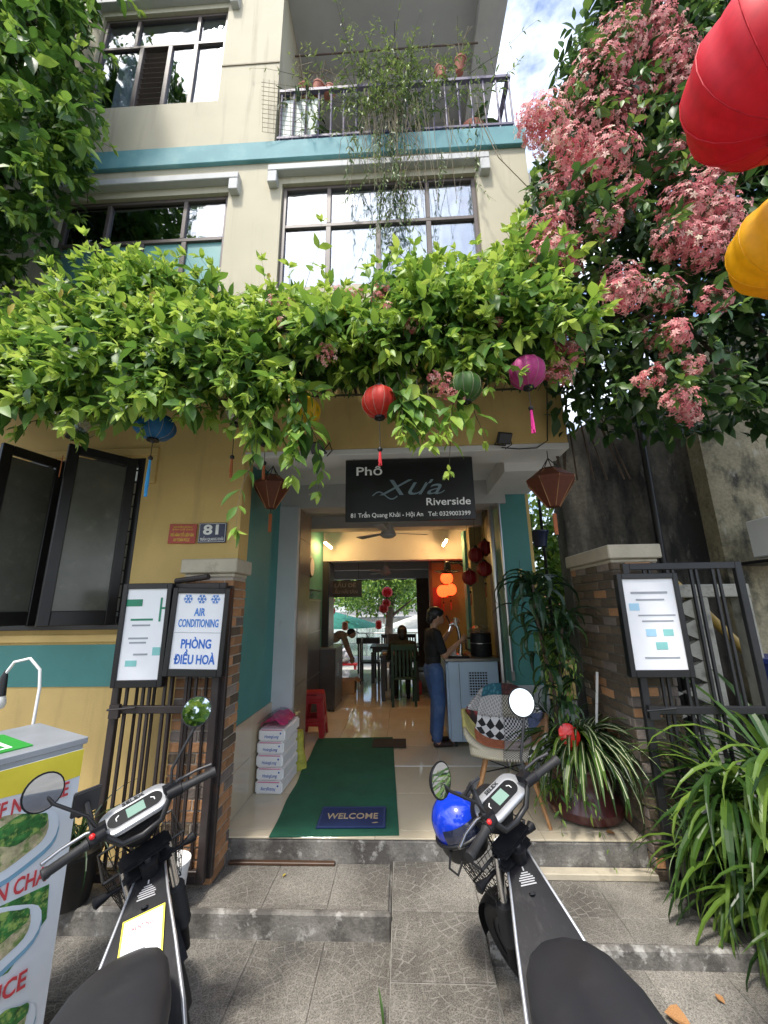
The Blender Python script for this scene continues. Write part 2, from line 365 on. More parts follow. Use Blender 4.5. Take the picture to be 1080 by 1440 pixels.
def paver_mat():
    m = bpy.data.materials.new('paver'); m.use_nodes = True; n = m.node_tree; P = n.nodes['Principled BSDF']; l = n.links.new
    def N(t, **k):
        q = n.nodes.new(t)
        for a, b in k.items(): setattr(q, a, b)
        return q
    def ma(op, a, b=None, c=None):
        q = N('ShaderNodeMath', operation=op)
        for i, v in enumerate((a, b, c)):
            if v is None: continue
            if isinstance(v, (int, float)): q.inputs[i].default_value = v
            else: l(v, q.inputs[i])
        return q.outputs[0]
    t = N('ShaderNodeTexCoord'); sp = N('ShaderNodeSeparateXYZ'); l(t.outputs['Object'], sp.inputs[0])
    x = ma('ADD', sp.outputs[0], .2); y = ma('ADD', sp.outputs[1], .2)
    wob = N('ShaderNodeTexNoise'); wob.inputs['Scale'].default_value = 30; l(t.outputs['Object'], wob.inputs[0])
    w1 = ma('MULTIPLY', ma('SUBTRACT', wob.outputs[0], .5), .012); x = ma('ADD', x, w1); y = ma('ADD', y, w1)
    def fan(x, y, rmax):
        r = ma('SQRT', ma('ADD', ma('MULTIPLY', x, x), ma('MULTIPLY', y, y))); th = ma('ARCTAN2', y, x)
        ri = ma('DIVIDE', r, .056); fr = ma('FRACT', ri); k = ma('FLOOR', ri)
        ring = ma('LESS_THAN', fr, .10)
        cnt = ma('ADD', ma('MULTIPLY', k, 1.6), 2); ta = ma('FRACT', ma('ADD', ma('MULTIPLY', ma('DIVIDE', th, math.pi / 2), cnt), ma('MULTIPLY', k, .5)))
        rad = ma('LESS_THAN', ma('MULTIPLY', ta, ma('DIVIDE', r, cnt)), .004)
        return ma('MULTIPLY', ma('MAXIMUM', ring, rad), ma('LESS_THAN', r, rmax)), ma('LESS_THAN', r, rmax)
    g1, in1 = fan(x, y, .337)
    g2, _ = fan(ma('SUBTRACT', .4, x), ma('SUBTRACT', .4, y), .9)
    g = ma('ADD', g1, ma('MULTIPLY', g2, ma('SUBTRACT', 1, in1)))
    ge = N('ShaderNodeNewGeometry')
    def noise(sc, d=6, ro=.6):
        q = N('ShaderNodeTexNoise'); q.inputs['Scale'].default_value = sc; q.inputs['Detail'].default_value = d; q.inputs['Roughness'].default_value = ro; l(ge.outputs['Position'], q.inputs[0]); return q.outputs[0]
    sp_ = noise(170, 3, .7); big = noise(1.7, 6, .6); mid = noise(14, 5, .6)
    wear = N('ShaderNodeMapRange'); wear.inputs[1].default_value = .40; wear.inputs[2].default_value = .62; l(mid, wear.inputs[0])
    g = ma('MULTIPLY', g, wear.outputs[0])
    def ramp(v, a, b, ca, cb):
        q = N('ShaderNodeValToRGB'); e = q.color_ramp.elements; e[0].position = a; e[1].position = b; e[0].color = ca + (1,); e[1].color = cb + (1,); l(v, q.inputs[0]); return q.outputs[0]
    base = ramp(sp_, .36, .66, (.082, .078, .071), (.32, .306, .28))
    bl = ramp(big, .35, .65, (.52, .50, .47), (1.25, 1.22, 1.15))
    mu = N('ShaderNodeMix', data_type='RGBA', blend_type='MULTIPLY'); mu.inputs['Factor'].default_value = 1; l(base, mu.inputs['A']); l(bl, mu.inputs['B'])
    oi = N('ShaderNodeObjectInfo'); hs = N('ShaderNodeHueSaturation'); rv = N('ShaderNodeMapRange'); rv.inputs[3].default_value = .82; rv.inputs[4].default_value = 1.15; l(oi.outputs['Random'], rv.inputs[0]); l(rv.outputs[0], hs.inputs['Value']); l(mu.outputs['Result'], hs.inputs['Color'])
    gm = N('ShaderNodeMix', data_type='RGBA'); gm.inputs['B'].default_value = (.30, .285, .255, 1); l(ma('MULTIPLY', g, .6), gm.inputs['Factor']); l(hs.outputs[0], gm.inputs['A'])
    l(gm.outputs['Result'], P.inputs['Base Color']); P.inputs['Roughness'].default_value = .9
    b = N('ShaderNodeBump'); b.inputs['Strength'].default_value = .7; b.inputs['Distance'].default_value = .006
    h = ma('SUBTRACT', ma('MULTIPLY', sp_, .7), g); l(h, b.inputs['Height']); l(b.outputs[0], P.inputs['Normal'])
    M['paver'] = m
paver_mat()

# ------------------------------------------------------------------ ground
g = MB(); g.b2(-150, 150, -150, 6.5, -.9, -.31); struct(g.build('street_ground', 'street'))
g = MB(); g.b2(-150, 150, 6.5, 220, -.9, -.34); struct(g.build('far_ground', 'street'))
paver = MB().b2(-.199, .199, -.199, .199, -.02, 0).mesh('paver', 'paver', bev=.002)
def pave(parent, x0, x1, y0, y1, z, slope=0, rotz=0):
    """lay 0.4 m pavers from the y1 edge towards the street, cut pieces are scaled"""
    y = y1
    while y > y0 + .02:
        d = min(.4, y - y0); x = x0
        while x < x1 - .02:
            wd = min(.4, x1 - x)
            o = link('paver', paver, parent); o.location = (x + wd / 2, y - d / 2, z + slope * (y1 - (y - d / 2))); o.scale = (wd / .4, d / .4, 1)
            o.rotation_euler = (math.atan(-slope) if slope else 0, 0, 0)
            x += wd
        y -= d
pv = struct(MB().b2(-4.4, 3.6, 1.0, 2.80, -.309, -.296).build('pavement', 'grout'))
pave(pv, -4.1, -.112, 1.3, 2.80, -.28)
pave(pv, .425, 3.2, 1.3, 2.66, -.28)
tl = struct(MB().b2(-4.2, -.115, 2.815, 3.29, -.312, -.172).build('terrace', 'concrete', bev=.012))
pave(tl, -4.1, -.13, 2.845, 3.28, -.155)
tr_ = struct(MB().b2(.425, 3.2, 2.67, 3.29, -.312, -.212).build('terrace', 'concrete', bev=.012))
pave(tr_, .43, 3.1, 2.70, 3.28, -.195)
# concrete lips of the two terraces
struct(MB().b2(-4.2, -.113, 2.800, 2.842, -.311, -.150).build('terrace_kerb', 'concrete', bev=.01))
struct(MB().b2(.427, 3.2, 2.655, 2.697, -.311, -.191).build('terrace_kerb', 'concrete', bev=.01))
# motorbike ramp between them
ramp_ = MB(); ramp_.add([(-.11, 3.285, -.14), (.42, 3.285, -.14), (.42, 2.2, -.262), (-.11, 2.2, -.262), (-.11, 3.285, -.31), (.42, 3.285, -.31), (.42, 2.2, -.31), (-.11, 2.2, -.31)],
    [(0, 1, 2, 3), (4, 7, 6, 5), (0, 3, 7, 4), (1, 5, 6, 2), (3, 2, 6, 7), (0, 4, 5, 1)])
rp = struct(ramp_.build('ramp', 'concrete_light'))
for i in range(3):
    o = link('paver', paver, rp); d = (.40, .40, .27)[i]; yc = (3.08, 2.68, 2.34)[i]; o.scale = (.525 / .4, d / .4, 1)
    o.location = (.155, yc, -.14 - (3.285 - yc) * .1125 + .006); o.rotation_euler = (math.atan(.1125), 0, 0)
struct(MB().b2(-.11, .42, 1.2, 2.195, -.31, -.262).build('concrete_slab', 'concrete_light', bev=.01))
# house plinth (riser under the tiled floor)
struct(MB().b2(-1.44, 1.66, 3.285, 4.2, -.33, -.014).build('plinth', 'concrete', bev=.012))
# tiled floor: one object per tile
fl = struct(MB().b2(-2.6, 1.68, 3.30, 11.2, -.3, -.012).build('interior_floor', 'grout'))
def tile_mesh(sx, sy, m): return MB().b2(-sx / 2 + .0015, sx / 2 - .0015, -sy / 2 + .0015, sy / 2 - .0015, -.011, 0).mesh('floor_tile', m, bev=.0015)
tA = tile_mesh(.6, .6, 'floor_tile'); tB = tile_mesh(.6, .6, 'inner_tile'); tN = tile_mesh(.6, .1, 'floor_tile')
xs = [-1.44 + .6 * i for i in range(6)]
for x in xs:
    wd = min(.6, 1.68 - x)
    if wd < .05: continue
    o = link('floor_tile', tN, fl); o.location = (x + wd / 2, 3.335, 0); o.scale = (wd / .6, 1, 1)
    for j in range(2):
        o = link('floor_tile', tA, fl); o.location = (x + wd / 2, 3.69 + .6 * j, 0); o.scale = (wd / .6, 1, 1)
struct(MB().b2(-1.44, 1.2, 4.592, 4.625, -.02, .004).build('door_sill', 'white_paint', bev=.003))
for i in range(7):
    for j in range(11):
        x = -2.64 + .6 * i
        if x > 1.0: continue
        o = link('floor_tile', tB, fl); o.location = (x + .3, 4.93 + .6 * j, 0)

# ------------------------------------------------------------------ the house
H = thing('shop_house', 'three-storey cream and ochre shop house with an open ground floor', 'house', (0, 3.29, -.3))
def hb(name, m, x0, x1, y0, y1, z0, z1, parent=None, bev=0):
    """box given in world coordinates, parented to the house (or to one of its parts)"""
    o = MB().b2(x0, x1, y0 - 3.29, y1 - 3.29, z0 + .3, z1 + .3).build(name, m, parent or H, bev=bev); return o
def wall_holes(name, m, x0, x1, z0, z1, y0, y1, holes):
    X_ = sorted({x0, x1} | {v for h in holes for v in h[:2]}); Z_ = sorted({z0, z1} | {v for h in holes for v in h[2:]})
    B = MB()
    for i in range(len(X_) - 1):
        j = 0
        while j < len(Z_) - 1:
            a, b = (X_[i] + X_[i + 1]) / 2, (Z_[j] + Z_[j + 1]) / 2
            if not any(h[0] < a < h[1] and h[2] < b < h[3] for h in holes):
                B.b2(X_[i], X_[i + 1], y0 - 3.29, y1 - 3.29, Z_[j] + .3, Z_[j + 1] + .3)
            j += 1
    me_ = B
    return me_.build(name, m, H)
WL = (-3.75, -2.31, 1.5, 2.96); WA = (-3.66, -1.79, 4.75, 6.04); WB = (-1.20, .89, 4.75, 6.11); WC = (-3.67, -2.03, 7.44, 9.08)
wall_holes('ground_wall', 'ochre', -5.2, -1.39, -.3, 3.9, 3.29, 3.49, [WL])
wall_holes('upper_wall', 'cream', -5.2, 1.44, 3.9, 6.42, 3.29, 3.49, [WA, WB])
wall_holes('top_wall', 'cream', -5.2, -1.32, 6.68, 10.2, 3.29, 3.49, [WC])
hb('teal_band', 'teal_band', -5.2, 1.455, 3.245, 3.6, 6.42, 6.68, bev=.006)
hb('wall_band', 'turquoise', -5.2, -2.05, 3.278, 3.30, 1.02, 1.34)
hb('sill_strip', 'ochre', -5.2, -2.25, 3.262, 3.30, 1.36, 1.42, bev=.004)
hb('shadow_line', 'shadow_tone', -2.03, -1.322, 3.280, 3.30, 8.00, 8.018)  # thin proud strip, coloured dark as the moulding's shadow line
hb('shadow_line', 'shadow_tone', -5.2, -3.67, 3.280, 3.30, 8.00, 8.018)
# hoods over the windows
def hood(x0, x1, z):
    B = MB(); y = 3.205 - 3.29
    B.b2(x0, x1, y, .01, z + .3, z + .38); B.b2(x0 + .02, x1 - .02, y + .02, .01, z + .38, z + .41)
    for a in (x0, x1 - .1): B.b2(a, a + .1, y + .003, .01, z + .15, z + .2997)
    return B.build('window_hood', 'hood_white', H, bev=.006)
hood(-3.9, -1.66, 6.13); hood(-1.34, 1.03, 6.20); hood(-3.82, -1.88, 9.17)
def window(x0, x1, z0, z1, ztr, vt, vb, glass, y=3.33):
    B = MB(); yy = y - 3.29; t = .045
    def fb(a, b, c, d): B.b2(a, b, yy, yy + .06, c + .3, d + .3)
    fb(x0, x0 + t, z0, z1); fb(x1 - t, x1, z0, z1); fb(x0 + t, x1 - t, z1 - t, z1); fb(x0 + t, x1 - t, z0, z0 + t); fb(x0 + t, x1 - t, ztr - t / 2, ztr + t / 2)
    pts = [x0 + t / 2] + vt + [x1 - t / 2]; pbs = [x0 + t / 2] + vb + [x1 - t / 2]
    for v in vt: fb(v - t / 2, v + t / 2, ztr + t / 2, z1 - t)
    for v in vb: fb(v - t * .6, v + t * .6, z0 + t, ztr - t / 2)
    w_ = B.build('window', 'win_frame', H, bev=.004)
    for row, (q, a, b) in enumerate(((pts, ztr, z1), (pbs, z0, ztr))):
        for i in range(len(q) - 1):
            gm = glass[row][i]
            if gm is None: continue
            C = MB(); C.b2(q[i] + t / 2, q[i + 1] - t / 2, yy + .025 + .004 * (i % 2), yy + .031 + .004 * (i % 2), a + t / 2 + .3, b - t / 2 + .3); C.build('pane', gm, w_)
    return w_
g_, d_, f_ = 'glass_sky', 'glass_dark', 'frost_teal'
wB = window(*WB, 5.57, [-.69, .37], [-.69, -.16, .37], ((g_, g_, g_), (g_, g_, g_, g_)))
wA = window(*WA, 5.47, [-3.15, -2.28], [-3.2, -2.72, -2.25], ((d_, d_, g_), (f_, f_, f_, f_)))
wC = window(*WC, 8.55, [-3.22, -2.42], [-3.12, -2.75, -2.42], ((g_, g_, g_), (g_, None, g_, g_)))
# louvre blades behind the open sash of the top window
for i in range(12):
    z = 7.5 + i * .088; MB().box((-2.93, .10, z + .3), (.42, .06, .012), (R(-25), 0, 0)).build('louvre_slat', 'win_frame', wC)
# rooms behind the windows and curtains
def curtain(x0, x1, z0, z1, y):
    B = MB(); n = int((x1 - x0) / .025); a = []; b = []
    for i in range(n + 1):
        x = x0 + (x1 - x0) * i / n; o = .035 * math.sin(i * .9) + .02 * math.sin(i * .37 + 1)
        a.append((x, y + o - 3.29, z0 + .3)); b.append((x, y + o - 3.29, z1 + .3))
    B.loft([a, b], cap=False, closed=False); return B.build('curtain', 'curtain', H, smooth=60)
curtain(-1.15, -.1, 4.8, 6.05, 3.56); curtain(.05, .86, 4.8, 6.05, 3.57); curtain(-3.62, -3.1, 7.45, 9.05, 3.56); curtain(-2.55, -2.06, 7.45, 9.05, 3.56)
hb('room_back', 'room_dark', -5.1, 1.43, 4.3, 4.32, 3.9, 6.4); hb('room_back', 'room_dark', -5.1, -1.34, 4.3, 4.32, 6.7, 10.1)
hb('floor_slab', 'ceiling_grey', -5.2, 1.43, 3.495, 6.0, 6.43, 6.67)
hb('side_wall', 'cream', 1.24, 1.439, 3.495, 11.2, 3.32, 6.42); hb('side_wall', 'cream', -5.2, -5.0, 3.495, 11.2, -.3, 10.2)
hb('roof_slab', 'ceiling_grey', -5.3, 1.75, 3.05, 6.2, 10.2, 10.35)
# balcony
hb('balcony_side_wall', 'cream', -1.52, -1.321, 3.495, 5.0, 6.68, 10.2)
hb('balcony_back_wall', 'grey_paint', -1.32, 1.44, 4.9, 5.0, 6.68, 10.2)
hb('balcony_ceiling', 'grey_paint', -1.319, 1.47, 3.2, 4.9, 9.45, 9.6)
hb('balcony_beam', 'ceiling_grey', 1.20, 1.46, 3.21, 4.9, 9.25, 9.449)
hb('balcony_beam', 'ceiling_grey', -1.319, 1.2, 4.2, 4.4, 9.30, 9.449)
hb('side_eave', 'grey_paint', 1.46, 1.72, 3.55, 4.6, 5.55, 6.41)
rl = MB(); rl.bar((-1.30, .02, 7.52 + .3), (1.36, .02, 7.52 + .3), .05, .04); rl.bar((-1.30, .02, 6.80 + .3), (1.36, .02, 6.80 + .3), .03, .03)
rl.bar((1.36, 0, 7.52 + .3), (1.36, 1.2, 7.52 + .3), .05, .04)
RL = rl.build('railing', 'purple_rail', H)
for i in range(19):
    x = -1.27 + i * (2.63 / 18); MB().tube([(x, .02, 6.68 + .3), (x, .02, 7.5 + .3)], .012, 8).build('baluster', 'purple_rail', RL)
for i in range(6): MB().tube([(1.36, .2 + .18 * i, 6.68 + .3), (1.36, .2 + .18 * i, 7.5 + .3)], .012, 6).build('baluster', 'purple_rail', RL)
# porch: fascia, soffit, pillar
hb('fascia', 'ochre', -1.39, 1.48, 3.29, 3.37, 2.985, 3.899)
hb('soffit_lip', 'white_paint', -1.39, 1.485, 3.282, 3.60, 2.93, 2.984, bev=.004)
hb('soffit', 'white_paint', -1.39, 1.48, 3.60, 4.40, 3.02, 3.06)
hb('soffit_beam', 'white_paint', 1.0, 1.46, 3.601, 4.4, 2.84, 3.019)
hb('soffit_beam', 'grey_paint', -1.39, 1.2, 4.40, 4.72, 2.74, 3.06)
hb('ceiling', 'ceiling_grey', -1.39, 1.2, 4.72, 7.3, 2.94, 3.0)
hb('porch_upper_side', 'ochre', 1.47, 1.485, 3.371, 4.4, 3.06, 3.9)
hb('ceiling_beam', 'ceiling_grey', -1.39, 1.2, 5.75, 6.0, 2.76, 2.939)
hb('ceiling_beam', 'white_paint', -3.0, 1.2, 7.0, 7.25, 2.42, 2.939)
hb('ceiling', 'ceiling_grey', -3.0, 1.2, 7.3, 10.9, 2.66, 2.72)
hb('ceiling_beam', 'ceiling_grey', -3.0, 1.2, 9.2, 9.4, 2.46, 2.659)
hb('rear_lintel', 'grey_paint', -3.0, 1.2, 10.8, 10.95, 2.36, 2.659)
hb('pillar', 'turquoise', 1.135, 1.44, 4.45, 4.80, .80, 2.93, bev=.006)
hb('pillar_edge', 'ochre', 1.441, 1.475, 4.46, 4.80, .80, 2.93)
hb('pillar_base', 'silver_paint', 1.13, 1.48, 4.445, 4.80, 0, .799, bev=.006)
# left flank of the entrance
hb('entrance_wall', 'turquoise', -1.60, -1.39, 3.491, 4.38, 0, 3.06)
hb('wall_return', 'ochre', -1.3905, -1.3895, 3.2905, 3.4905, 0, .0005)
dd = hb('dado', 'grout', -1.392, -1.386, 3.30, 4.38, 0, .67)
for i in range(2):
    a = 3.295 + .545 * i; hb('dado_tile', 'dado_tile', -1.386, -1.378, a, a + .542, .003, .335, parent=dd).location = (0, 0, 0); hb('dado_tile', 'dado_tile', -1.386, -1.378, a, a + .542, .338, .67, parent=dd)
hb('corner_trim', 'white_paint', -1.395, -1.375, 3.283, 3.2945, 0, .68)
hb('pilaster', 'silver_paint', -1.6, -1.17, 4.381, 4.46, 0, 2.76, bev=.004)
ps = hb('pilaster_side', 'grout', -1.6, -1.172, 4.461, 5.0, 0, 2.76)
for i in range(7): hb('wall_tile', 'brown_tile', -1.171, -1.164, 4.463, 4.998, .4 * i + .002, min(.4 * i + .398, 2.76), parent=ps)
hb('corridor_wall', 'turquoise', -1.6, -1.40, 5.001, 7.6, 0, 3.0)
wp = hb('wall_panel', 'steel_panel', -1.40, -1.375, 5.55, 6.75, 0, 1.75, bev=.004)
for z in (.6, 1.25, 1.72): hb('panel_trim', 'satin_metal', -1.376, -1.366, 5.55, 6.75, z, z + .012, parent=wp)
fd = hb('folding_door', 'black_steel', -1.42, -1.30, 7.0, 7.55, 0, 2.42)
mat('door_blue', (.012, .022, .05), .3, var=.2, scale=6)
for i in range(4):
    hb('door_panel', 'door_blue', -1.30, -1.282, 7.02 + .13 * i, 7.14 + .13 * i, .05, 2.38, parent=fd, bev=.004)
hb('end_wall', 'grey_paint', -3.0, -1.601, 7.45, 7.6, 0, 2.66)
hb('far_side_wall', 'grey_paint', -3.15, -3.0, 7.45, 10.95, 0, 3.0)
hb('rear_wall', 'wood_dark', .38, 1.2, 10.8, 10.95, 0, 2.36); hb('rear_wall', 'grey_paint', -3.0, -2.35, 10.8, 10.95, 0, 2.36)
# right flank
hb('corridor_wall', 'turquoise', 1.20, 1.3, 4.80, 5.1, 0, 3.06); hb('corridor_wall', 'wood_dark', 1.20, 1.3, 5.1, 5.5, 0, 3.06)
mat('olive_wall', (.24, .20, .085), .8, var=.08)
hb('corridor_wall', 'olive_wall', 1.20, 1.3, 5.5, 7.3, 0, 3.06); hb('pilaster', 'olive_wall', 1.02, 1.199, 5.9, 6.15, 0, 2.76); hb('pilaster', 'turquoise', .98, 1.199, 6.151, 6.4, 0, 2.76)
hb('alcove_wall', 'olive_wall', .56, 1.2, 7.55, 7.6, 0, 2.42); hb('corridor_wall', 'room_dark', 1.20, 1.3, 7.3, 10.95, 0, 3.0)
hb('alcove_post', 'wood_dark', .50, .559, 7.45, 7.6, 0, 2.66)
cdt = MB(); cdt.tube([(1.05, 1.25, .3), (1.05, 1.25, 3.05)], .03, 8); cdt.tube([(1.12, 1.13, 1.2), (1.12, 1.13, 3.1)], .016, 8); cdt.box((1.12, 1.11, 1.2), (.03, .02, .09)); cdt.build('conduit', 'satin_metal', H, smooth=40)
# warm strip lamps under the cove
mat('lamp_warm', (1, .8, .5), .5, emit=(1, .56, .21), es=62)
for x in (-1.22, .72):
    t_ = thing('tube_lamp', 'warm tube lamp under the %s end of the orange ceiling beam' % ('left' if x < 0 else 'right'), 'lamp', (x, 6.5, 2.62), group='warm tube lamps')
    MB().tube([(0, -.28, 0), (0, .28, 0)], .014, 8).build('tube', 'lamp_warm', t_); MB().box((0, 0, .03), (.04, .62, .025)).build('batten', 'white_plastic', t_)
# ------------------------------------------------------------------ ground-floor window with grille and open casements
mat('shutter_black', (.011, .010, .010), .4, var=.25, scale=8)
mat('dusty_glass', (.105, .105, .085), .22, var=.25, scale=3, stain=((.22, .22, .18), 7, .55, .75, .4))
gw = MB()
x0, x1, z0, z1 = WL
for a, b, c, d in ((x0, x0 + .06, z0, z1), (x1 - .06, x1, z0, z1), (x0 + .06, x1 - .06, z1 - .06, z1), (x0 + .06, x1 - .06, z0, z0 + .06), (-3.03, -2.97, z0 + .06, z1 - .06)): gw.b2(a, b, -.005, .09, c + .3, d + .3)
GW = gw.build('window', 'shutter_black', H, bev=.004)
for i in range(12):
    z = 1.6 + i * .115; MB().tube([(x0 + .05, .06, z + .3), (x1 - .05, .06, z + .3)], .008, 6).build('grille_bar', 'shutter_black', GW)
for x in (-3.4, -2.65): MB().tube([(x, .068, 1.55 + .3), (x, .068, 2.92 + .3)], .008, 6).build('grille_bar', 'shutter_black', GW)
hb('window_trim', 'ochre', x0 - .1, x1 + .12, 3.262, 3.30, z1 + .02, z1 + .09, bev=.004); hb('window_trim', 'ochre', x1 + .05, x1 + .12, 3.263, 3.30, z1 - .25, z1 + .019, bev=.004)
hb('window_sill', 'shutter_black', x0 - .1, x1 + .05, 3.20, 3.30, z0 - .04, z0 - .001, bev=.004)
hb('room_back', 'silver_paint', -4.6, -1.61, 4.6, 4.65, 0, 3.2); hb('room_side', 'grey_paint', -1.66, -1.605, 3.5, 4.6, 0, 3.2)
def casement(A, B_, zb, zt):
    A = Vector((A[0], A[1] - 3.29, 0)); B_ = Vector((B_[0], B_[1] - 3.29, 0)); d = (B_ - A).normalized(); up = Vector((0, 0, 1)); n = d.cross(up); wv = (B_ - A).length; t = .075
    m = Matrix((d, n, up)).transposed()
    Bm = MB()
    def bb(u0, u1, a, b): Bm.box(A + d * ((u0 + u1) / 2) + up * ((a + b) / 2 + .3), (u1 - u0, .04, b - a), m)
    bb(0, t, zb, zt); bb(wv - t, wv, zb, zt); bb(t, wv - t, zt - t, zt); bb(t, wv - t, zb, zb + .11)
    c = Bm.build('casement', 'shutter_black', GW, bev=.005)
    MB().box(A + d * (wv / 2) + up * ((zb + zt) / 2 + .3), (wv - 2 * t, .008, zt - zb - t - .11), m).build('casement_pane', 'dusty_glass', H)
    return c
casement((-2.37, 3.26), (-2.67, 2.86), 1.5, 2.93)
casement((-3.05, 3.265), (-3.17, 2.80), 1.5, 2.93)
mat('tag_orange', (.42, .14, .05), .7)
MB().box((-2.665, -.47, 3.02), (.035, .006, .17), (0, 0, R(-45))).build('ribbon', 'tag_orange', GW)

# ------------------------------------------------------------------ brick gate posts
brick_m = MB().b2(-.098, .098, -.006, .05, -.03, .03).mesh('brick', 'brick', bev=.004)
brick_g = brick_m.copy(); brick_g.materials[0] = M['brick_grey']
brick_o = brick_m.copy(); brick_o.materials[0] = M['brick_old']
def brick_face(parent, o, u, n, wd, ht, kinds):
    """lay bricks over a face: o lower corner, u along it, n outwards (parent local)"""
    o = Vector(o); u = Vector(u); n = Vector(n); rows = int(ht / .071); m3 = Matrix((u, -n, (0, 0, 1))).transposed().to_4x4()
    for r_ in range(rows):
        x = 0 if r_ % 2 == 0 else -.103
        while x < wd - .02:
            a, b = max(0, x), min(wd, x + .196)
            if b - a > .03:
                q = link('brick', random.choices((brick_m, brick_g, brick_o), kinds)[0], parent)
                q.matrix_local = Matrix.Translation(o + u * ((a + b) / 2) + Vector((0, 0, .036 + r_ * .071)) + n * (random.uniform(-.002, .0025))) @ m3 @ Matrix.Diagonal(((b - a) / .196, 1, 1, 1))
            x += .206
def post(label, x0, x1, y0, y1, zb, zt, cap, kinds, mort, faces):
    t = thing('gate_post', label, 'gate post', (x0, y0, zb))
    wx, wy, hz = x1 - x0, y1 - y0, zt - zb
    MB().b2(.004, wx - .004, .004, wy - .004, 0, hz).build('core', mort, t)
    if 'f' in faces: brick_face(t, (0, 0.002, 0), (1, 0, 0), (0, -1, 0), wx, hz, kinds)
    if 'r' in faces: brick_face(t, (wx - .002, 0, 0), (0, 1, 0), (1, 0, 0), wy, hz, kinds)
    if 'l' in faces: brick_face(t, (.002, wy, 0), (0, -1, 0), (-1, 0, 0), wy, hz, kinds)
    c = MB(); c.b2(-.035, wx + .035, -.04, wy + .03, hz, hz + .11); c.b2(-.01, wx + .01, -.012, wy, hz - .03, hz); c.build('cap', 'cap_stone', t, bev=.008)
    return t
post('narrow orange brick gate post with a stone cap behind the brown gate', -1.68, -1.305, 3.04, 3.285, -.16, 1.88, 0, (6, 2, 1), 'mortar', 'fr')
post('deep mossy brick gate post with a pale stone cap beside the black gate', 1.66, 2.0, 3.21, 3.98, -.2, 1.95, 0, (.6, 2, 7), 'mortar_dark', 'fl')

# ------------------------------------------------------------------ gate leaves
def gate(label, x0, x1, y, zb, zt, zm, bars, m, rotz=0, kick=False):
    t = thing('gate_leaf', label, 'gate', (x0, y, zb), (0, 0, rotz)); wv = x1 - x0; h = zt - zb; zm -= zb
    f = MB()
    for a in (0, wv - .05): f.b2(a, a + .05, -.02, .02, 0, h)
    for z in (0, zm, h - .05): f.b2(.05, wv - .05, -.019, .019, z, z + .05)
    f.build('gate_frame', m, t, bev=.004)
    for x in bars:
        MB().b2(x - .009, x + .009, -.009, .009, .05, zm).build('bar', m, t); MB().b2(x - .009, x + .009, -.009, .009, zm + .05, h - .05).build('bar', m, t)
    la = MB(); la.box((.05, -.03, zm + .02), (.07, .03, .09)); la.tube([(.0, -.04, zm + .03), (.2, -.04, zm + .045)], .008, 6); la.build('latch', m, t)
    if kick: MB().b2(.05, wv - .05, -.008, .008, .05, .32).build('kick_plate', m, t)
    return t
gate('brown steel gate leaf folded open against the ochre wall', -2.085, -1.315, 2.96, -.10, 1.80, .90, (.10, .22, .265, .375, .42, .53, .60), 'dark_steel')
gate('black steel gate leaf standing open behind the strappy plants', 1.67, 2.54, 3.10, -.20, 1.90, .85, (.16, .20, .33, .37, .50, .54, .66, .70), 'black_steel', kick=True)
fp = thing('folded_gate_leaf', 'second brown gate leaf folded behind the first, touching the wall', 'gate', (-2.12, 3.02, -.10))
f = MB(); f.b2(0, .045, -.02, .02, 0, 1.88); f.b2(.045, .79, -.018, .018, 1.84, 1.88); f.b2(.045, .79, -.018, .018, 0, .04); f.b2(.79, .83, -.02, .02, 0, 1.88); f.build('gate_frame', 'dark_steel', fp, bev=.004)
for x in (.17, .3, .43, .56, .68): MB().b2(x - .008, x + .008, -.008, .008, .04, 1.84).build('bar', 'dark_steel', fp)
tagt(MB().tube([(-1.73, 2.99, 1.82), (-1.45, 2.93, 1.845)], .022, 10).build('pipe', 'dark_steel'), 'short dark pipe lying across the top of the brown gate', 'pipe')

# ------------------------------------------------------------------ signs and plaques
mat('sign_black', (.008, .008, .009), .35, var=.1)
mat('ink_white', (.85, .85, .82), .6); mat('ink_slate', (.16, .22, .25), .5); mat('ink_blue', (.02, .14, .55), .5); mat('ink_blue2', (.05, .22, .62), .5)
mat('ink_green', (.02, .22, .12), .5); mat('ink_teal', (.22, .52, .50), .5); mat('ink_sky', (.35, .58, .74), .5); mat('ink_red', (.45, .03, .03), .5); mat('ink_yellow', (.80, .58, .08), .5); mat('ink_grey', (.3, .32, .35), .5)
mat('plate_navy', (.010, .014, .06), .3, var=.1); mat('plate_red', (.42, .05, .025), .45, var=.1)
s_ = thing('shop_sign', 'black hanging shop board lettered Riverside over the entrance', 'sign', (.085, 3.41, 2.63))
MB().box((0, 0, 0), (1.15, .03, .58)).build('board', 'sign_black', s_, bev=.003)
text('Phố', .082, 'ink_white', s_, (-.36, -.0165, .175), w=.235, bold=.012)
text('Xưa', .15, 'ink_slate', s_, (.0, -.0165, .01), w=.56, shear=.42)
sw = MB(); sw.tube([(-.33 + .02 * i, -.0165, -.055 + .035 * math.sin(i * .55)) for i in range(12)], .006, 6); sw.build('flourish', 'ink_slate', s_); sw = MB(); sw.tube([(.24 + .012 * i, -.0165, -.05 + .03 * (i / 6) ** 2) for i in range(7)], .005, 6); sw.build('flourish', 'ink_slate', s_)
text('Riverside', .068, 'ink_white', s_, (.34, -.0165, -.125), w=.39, bold=.012)
text('81 Trần Quang Khải - Hội An', .040, 'ink_white', s_, (-.205, -.0165, -.235), w=.64, bold=.008)
text('Tel: 0329003399', .040, 'ink_white', s_, (.345, -.0165, -.235), w=.37, bold=.008)
wr = MB()
for x in (-.5, .5): wr.tube([(x, 0, .29), (x, 0, .32)], .004, 5)
wr.build('hanger', 'black', s_)

